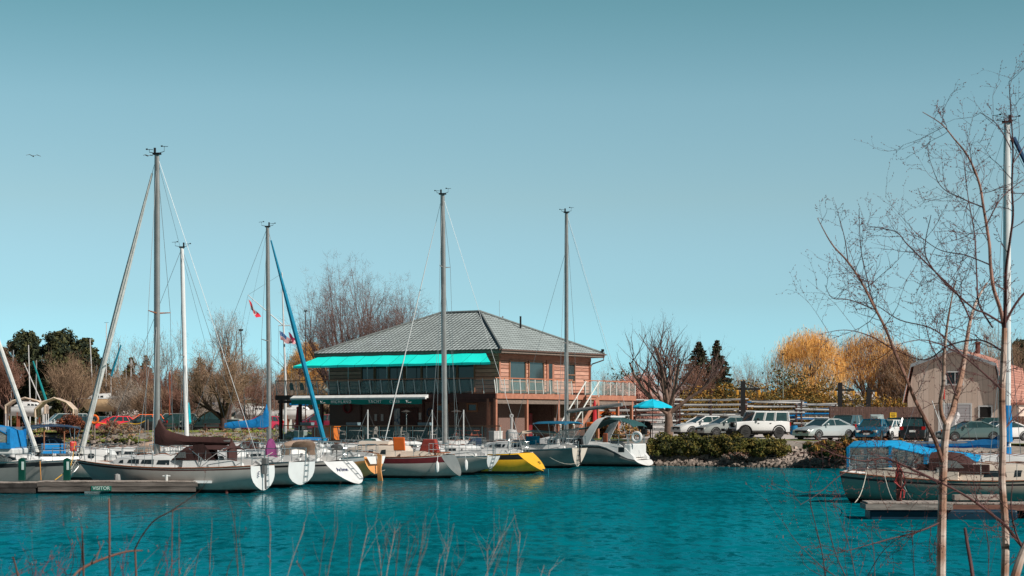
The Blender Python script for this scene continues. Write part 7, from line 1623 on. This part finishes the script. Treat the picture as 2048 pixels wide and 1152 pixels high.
birch('birch_tree', 'tall slim birch whose trunk rises beside the tall white mast', 19.0,
  [([(2009, 1175, 12), (2011, 1100, 11.5), (2010, 1040, 11), (2004, 960, 10.5), (2006, 880, 10.5), (2004, 790, 10), (2008, 703, 9), (2009, 656, 8)], 0)],
  [([(2009, 660, 6), (2001, 620, 5.4), (1987, 576, 5), (1981, 530, 4.6), (1979, 492, 4.3), (1973, 450, 3.9), (1967, 415, 3.6), (1958, 365, 3.2), (1936, 313, 2.6), (1907, 276, 2), (1883, 248, 1.5), (1845, 224, .9)], .5),
   ([(2009, 660, 5), (2011, 600, 4.4), (2012, 540, 4), (2020, 480, 3.4), (2026, 430, 3), (2024, 370, 2.6), (2026, 300, 2.2), (2022, 230, 1.7), (2018, 163, .9)], -.5),
   ([(2008, 650, 4), (2030, 610, 3.5), (2055, 580, 3), (2085, 560, 2)], 0),
   ([(1985, 655, 2.6), (1958, 608, 2.3), (1954, 560, 2.1), (1952, 515, 1.9), (1949, 468, 1.7), (1936, 393, 1.3), (1928, 327, .8)], 1),
   ([(2003, 646, 3), (1970, 626, 2.7), (1949, 618, 2.5), (1916, 590, 2.2), (1880, 555, 1.9), (1850, 505, 1.6), (1862, 430, 1)], -1),
   ([(1967, 415, 2), (1920, 395, 1.5), (1880, 370, 1), (1855, 305, .7)], .8), ([(1973, 450, 2), (2000, 400, 1.5), (2032, 370, 1.1), (2060, 350, .8)], .5),
   ([(2023, 300, 1.6), (1995, 250, 1.2), (1960, 225, .8)], .4), ([(2024, 330, 1.6), (2050, 290, 1.2), (2070, 250, .8)], .4),
   ([(2006, 703, 2.6), (1960, 680, 2.2), (1900, 690, 1.9), (1850, 720, 1.5), (1790, 700, 1)], 1.2),
   ([(2004, 780, 2.6), (1960, 740, 2.2), (1915, 705, 1.8), (1850, 680, 1.4), (1790, 690, .9)], -1.2),
   ([(2007, 860, 2.4), (2035, 830, 2.1), (2070, 800, 1.6)], .5),
   ([(2048, 1096, 5.5), (2030, 1075, 4.8), (2013, 1053, 4.2), (1985, 1030, 3.7), (1953, 1006, 3.4), (1920, 985, 3), (1885, 967, 2.6)], -.6),
   ([(1981, 530, 2), (1930, 510, 1.6), (1880, 500, 1.2), (1836, 470, .8)], .7)], 9)
birch('birch_sapling', 'thick slanting birch stem at the lower corner of the photo', 17.0, [([(2022, 1185, 14), (2034, 1140, 13), (2046, 1105, 12), (2066, 1060, 11)], 0)], [([(2046, 1100, 3), (2030, 1060, 2.4), (2022, 1010, 1.8), (2026, 960, 1)], 0)], 13)
# shrub of thin red budded shoots below the birches
def shoots(name, label, D0, lst, seed, m=BTW, twl=1.2, budded=True, cat='shrub', rk=.5):
    g = random.Random(seed); o = P(lst[0][0][0], 1152, D0); o.z = 1.0; t = thing(name, label, cat, o); segs = []; buds = []
    for pts in lst:
        pts = [(x_, y_, r_*rk) for x_, y_, r_ in pts]; L3 = limb3(pts, D0, g.uniform(-.6, .6)); pr = (Vector((L3[0][0].x+g.uniform(-.1, .1), L3[0][0].y, 1.0)), L3[0][1])
        L3 = [pr]+L3
        for (a, ra), (b, rb) in zip(L3, L3[1:]):
            segs.append((tuple(a-o), tuple(b-o), ra, rb)); e = (b-a).length*7*twl; k = int(e)+(g.random() < e % 1)
            for _ in range(k if a is not pr[0] else 0):
                p = a.lerp(b, g.random()); d = ((b-a).normalized()*1.5+Vector((g.gauss(0, .45), g.gauss(0, .4), abs(g.gauss(0, .4))))).normalized(); L_ = g.uniform(.04, .22)*D0/12
                p2 = p+d*L_; p3 = p2+(d+Vector((g.gauss(0, .3), 0, .2))).normalized()*L_*.7
                segs.append((tuple(p-o), tuple(p2-o), ra*.5, ra*.35)); segs.append((tuple(p2-o), tuple(p3-o), ra*.35, ra*.2)); buds.append(tuple(p3-o)); buds.append(tuple(p2-o))
    seg_mesh('stems', segs, m, t, 4)
    if budded and buds:
        P_ = np.array(buds); D = np.array([[0, 0, 1.]])*.016*D0/12+RNG.normal(size=P_.shape)*.006; tag(slivers('buds', P_, D, .0035*D0/12, BUD, t), kind='stuff')
    return t
shoots('budding_shrub', 'loose shrub of thin budding twigs standing before the water below the birch', 16.0,
  [[(1652, 1170, 2.6), (1645, 1110, 2.2), (1629, 1042, 1.7), (1620, 1004, 1.3), (1622, 960, .8)], [(1700, 1170, 2.4), (1672, 1110, 2), (1655, 1040, 1.5), (1650, 990, .9)], [(1715, 1175, 2.4), (1700, 1100, 1.8), (1684, 1050, 1.3), (1668, 1010, .8)], [(1690, 1165, 2.2), (1640, 1130, 1.7), (1590, 1080, 1.3), (1568, 1045, .8)], [(1690, 1170, 2), (1640, 1150, 1.5), (1610, 1130, 1.1), (1600, 1105, .8)],
   [(1725, 1172, 2.2), (1760, 1110, 1.7), (1800, 1075, 1.3), (1850, 1060, .8)], [(1750, 1172, 2), (1748, 1110, 1.5), (1742, 1060, .9)], [(1830, 1172, 1.8), (1826, 1100, 1.4), (1822, 1040, 1)], [(1975, 1172, 1.8), (1978, 1100, 1.4), (1972, 1060, 1)]], 21)
shoots('bare_stake', 'single reddish bent stem between the two birch trunks', 18.0, [[(1949, 1180, 5), (1942, 1130, 4.5), (1935, 1090, 4), (1930, 1057, 3.4)]], 22, twl=.0, budded=False, cat='twig', rk=1)
RS = mat('red_shoots', (.15, .02, .04), .7, var=.3); GS = mat('grey_stalks', (.20, .145, .125), .85, var=.3); OB = mat('rusty_stems', (.15, .07, .05), .8, var=.25)
shoots('cut_branch', 'thick rusty branch curving up out of the weeds', 9.0, [[(138, 1165, 4.5), (160, 1140, 4.2), (200, 1120, 3.8), (250, 1104, 3), (285, 1101, 1.8)], [(270, 1098, 3), (285, 1070, 2.6), (310, 1040, 2.2), (345, 1020, 1.8), (395, 985, 1.2), (415, 962, .8)], [(345, 1022, 1.3), (370, 1016, 1), (440, 1017, .5)], [(219, 1112, 3.5), (219, 1060, 3.2), (218, 998, 2.8)], [(167, 1130, 3), (165, 1083, 2.6)], [(38, 1165, 3.4), (32, 1135, 3), (26, 1114, 2.6)]], 23, OB, .35, cat='branch', rk=.75)
lst = []; g = random.Random(31)
for k in range(24):
    x = g.uniform(0, 340); h = g.uniform(20, 110)*(1 if 120 < x < 300 else .6); lst.append([(x, 1165, g.uniform(1.2, 2.2)), (x+g.uniform(-8, 12), 1165-h*.5, 1.3), (x+g.uniform(-10, 30), 1165-h, .7)])
shoots('red_twig_shrub', 'tangle of dark red shoots at the lower corner of the water', 9.5, lst, 24, RS, 1.5)
lst = []
for (x, top, lean) in [(358, 1020, 0), (392, 1100, 10), (421, 1035, 6), (473, 1017, -8), (487, 1110, 3), (540, 1030, 0), (608, 1125, -20), (318, 1090, 30), (370, 1130, 14), (455, 1120, 10)]:
    h = 1165-top; lst.append([(x+lean*-.5, 1168, 2.0), (x, 1165-h*.5, 1.6), (x+lean*.4, 1165-h*.8, 1.2), (x+lean*.5+g.uniform(-4, 4), top, .8)])
shoots('dry_weed_stalks', 'single tall dry weed stalks rising in front of the open water', 9.5, lst, 25, GS, .7)
lst = []
for (x, top, lean) in [(610, 1045, 40), (650, 1060, 14), (676, 1045, 24), (700, 1080, 4), (735, 1055, 22), (758, 1090, -6), (775, 1075, 18), (790, 1058, 20), (800, 1052, 10), (830, 1070, 26), (838, 1080, 30), (846, 1062, 14), (856, 1078, 30), (880, 1108, 10), (898, 1090, 14), (925, 1118, 22), (975, 1096, 0), (1000, 1072, 34), (1012, 1064, 30), (1022, 1080, 12), (1040, 1064, 8), (1088, 1130, 10), (1100, 1140, 6)]:
    h = 1165-top
    for q in range(1): dx = g.uniform(-8, 8)*q; dt = q*g.uniform(5, 25); lst.append([(x-lean+dx, 1168, 1.7), (x-lean*.5+dx, 1165-(h-dt)*.5, 1.4), (x-lean*.1+dx, 1165-(h-dt)*.85, 1.5), (x+dx*.5+g.uniform(-3, 3), top+dt, .9)])
shoots('dry_grass_plumes', 'cluster of pale dry grass plumes in front of the open water', 9.0, lst, 26, mat('dry_plume', (.25, .18, .16), .9, var=.25), 1.6, budded=False)
# ---------------------------------------------------------------- more clutter on the second row
bs = {o_['label']: o_ for o_ in bpy.data.objects if o_.parent is None and 'label' in o_}
for lab, xs_ in (('mastless white boat with a white spray hood below the terrace railing', (2.2,)), ('mastless white boat without any cover, closest to the terrace railing', (3.5, 5.6))):
    for x_ in xs_:
        mb = MB(); mb.tube([(x_, .1, 1.2), (x_, .1, 3.75)], .045, 6); pl_ = mb.build('signal_pole', SPW, bs[lab])
        mb = MB(); mb.tube([(x_, .1, 3.7), (x_+1.0, .9, 1.3)], .012, 3); mb.tube([(x_, .1, 3.7), (x_-1.0, -.9, 1.3)], .012, 3); mb.build('stay', WIRE, pl_)
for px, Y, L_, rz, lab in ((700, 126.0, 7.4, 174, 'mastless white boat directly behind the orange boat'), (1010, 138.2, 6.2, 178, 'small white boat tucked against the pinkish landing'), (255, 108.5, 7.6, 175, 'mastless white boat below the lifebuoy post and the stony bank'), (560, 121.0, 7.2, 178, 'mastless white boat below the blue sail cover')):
    o = dict(L=L_, B=2.6, tb=.7, fb=(1.1, 1.0, 1.25), tr=.3, hull=HULLW_SHADE, transom=WHITE, cab=(.34, .80), cabh=.5, wins=LONG3)
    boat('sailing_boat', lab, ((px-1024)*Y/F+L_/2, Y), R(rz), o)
for pa, pb, lab in [((545, 905, 88.5), (395, 968, 83), 'mooring line from the square stern to the end of the visitor dock'), ((1160, 925, 125), (1100, 915, 116), 'dark mooring line between the yellow and the pointed sterns'), ((930, 905, 106), (985, 915, 111.5), 'mooring line between the striped boat and its small neighbour')]:
    line_between('mooring_line', lab, [P(*pa), P(*pb)], .014)
for px, Y, lab, m_ in ((470, 95, 'black petrol can on the deck beside the purple cover', BLACK), (1128, 127, 'orange bag on the deck below the petrol bimini', ORANGE)):
    pass
# cream sun cover between the yellow and grey boats
t = thing('sun_cover', 'cream coloured sun cover stretched over hoops beside the petrol bimini', 'sun cover', P(1075, 866, 128.5)); mb = MB(); rows = []
for x_, z_ in ((-1.2, -.1), (-1.0, .12), (-.3, .2), (.5, .14), (1.15, .1), (1.3, -.05)): rows.append([(x_, y_, z_-.12*abs(y_)**2) for y_ in (-1.0, -.5, 0, .5, 1.0)])
mb.sheet(rows, .03); mb.build('canopy', canvas('cream_canvas', (.62, .50, .38)), t, smooth=True)
for sx in (-1.0, .95):
    mb = MB(); mb.tube([(sx, -1, -.1), (sx*.4, -1, -1.25)], .02, 5); mb.tube([(sx, 1, -.1), (sx*.4, 1, -1.25)], .02, 5); mb.tube([(sx, -1, -.12), (sx, 0, .05), (sx, 1, -.12)], .02, 5); mb.build('hoop', STEEL, t)
mb = MB(); mb.box((-.3, .2, -.65), (.9, .05, .9)); mb.build('striped_towel', mat('towel_blue', (.0, .16, .30), .9, var=.5, scale=3), t)
mb = MB(); mb.box((0, 0, -1.9), (2.6, 1.8, 1.2)); mb.build('raised_cabin', WHITE, t, bevel=.15)
# spray hoods, sun covers and poles that fill the second row of boats
def top_cover(lab, cm, x0=.30, x1=.44, h=.55, bim=None):
    t_ = bs2[lab]; hullo = [c for c in t_.children if c.name.startswith('hull')][0]; L_ = max(v.co.x for v in hullo.data.vertices); Bm = 2*max(v.co.y for v in hullo.data.vertices)
    o = dict(L=L_, B=Bm, tb=.7, fb=(1.1, 1.0, 1.25), tr=.3); hb, zs, zk, xx = hull_fn(o); dodger(t_, o, hb, zs, dict(x0=x0, x1=x1, h=h, m=cm))
    if bim is not None: bimini(t_, o, hb, zs, dict(x0=.03, x1=.27, z=2.75, m=bim, w=.95))
bs2 = {o_['label']: o_ for o_ in bpy.data.objects if o_.parent is None and 'label' in o_}
top_cover('mastless white boat directly behind the orange boat', GREENC)
top_cover('mastless white boat without any cover, closest to the terrace railing', NAVY); bs2['mastless white boat without any cover, closest to the terrace railing']['label'] = 'mastless white boat with a navy spray hood, closest to the terrace railing'
top_cover('mastless white boat below the lifebuoy post and the stony bank', TAN)
top_cover('mastless white boat between the leaning white mast and the blue sail cover', BROWNC)
# people-free clutter on the terrace: stacked crates, heaters, flower tubs
for i, (x_, y_, m_, lab) in enumerate([(-4.7, 14.2, 'cooler_grey', 'grey green ice box at the far end of the terrace'), (-3.0, -1.9, 'cooler_white', 'white ice box beside the rust red picnic bench')]):
    t = thing('cool_box', lab, 'ice box', cl(x_, y_), .8); mb = MB(); mb.box((0, 0, .32), (.9, .55, .62)); mb.build('box', mat(m_, (.30, .38, .36) if i == 0 else (.6, .6, .6), .5), t, bevel=.03); mb = MB(); mb.box((0, 0, .67), (.94, .59, .08)); mb.build('lid', SPW, t, bevel=.02)
for i, (y_, lab) in enumerate([(6.3, 'tall slim patio heater before the door of the clubhouse'), (1.9, 'tall slim patio heater near the clubhouse corner')]):
    t = thing('patio_heater', lab, 'patio heater', cl(-2.4, y_)); mb = MB(); mb.tube([(0, 0, 0), (0, 0, 2.0)], .035, 6); mb.build('pole', STEEL, t); mb = MB(); mb.lathe([(.22, 0), (.22, .5), (.06, .6)], n=10); mb.build('base', STEEL, t); mb = MB(); mb.lathe([(.02, 2.3), (.42, 2.15), (.40, 2.13), (.08, 2.0)], n=12); mb.build('hood', STEEL, t)
# rough brush growing over the far bank: too mixed and dense to count
C = []; Rr = []; g = random.Random(77)
for k in range(430):
    x = g.uniform(-56, -15.5); d = g.uniform(2.6, 7.5); y = shore_y(x)+d; C.append((x, y, 1.2+.17*(d-2.6)+g.uniform(.0, .25))); Rr.append(g.uniform(.22, .5))
o_ = leaf_cloud('bank_brush', C, Rr, 46, .07, [MATS['dry_straw'], TWIGG, GRASS, MATS['twigs_reddish'], GRASS], None, .6, 78); tag(o_, 'mixed dry and green brush covering the far stony bank', 'brush', kind='stuff')
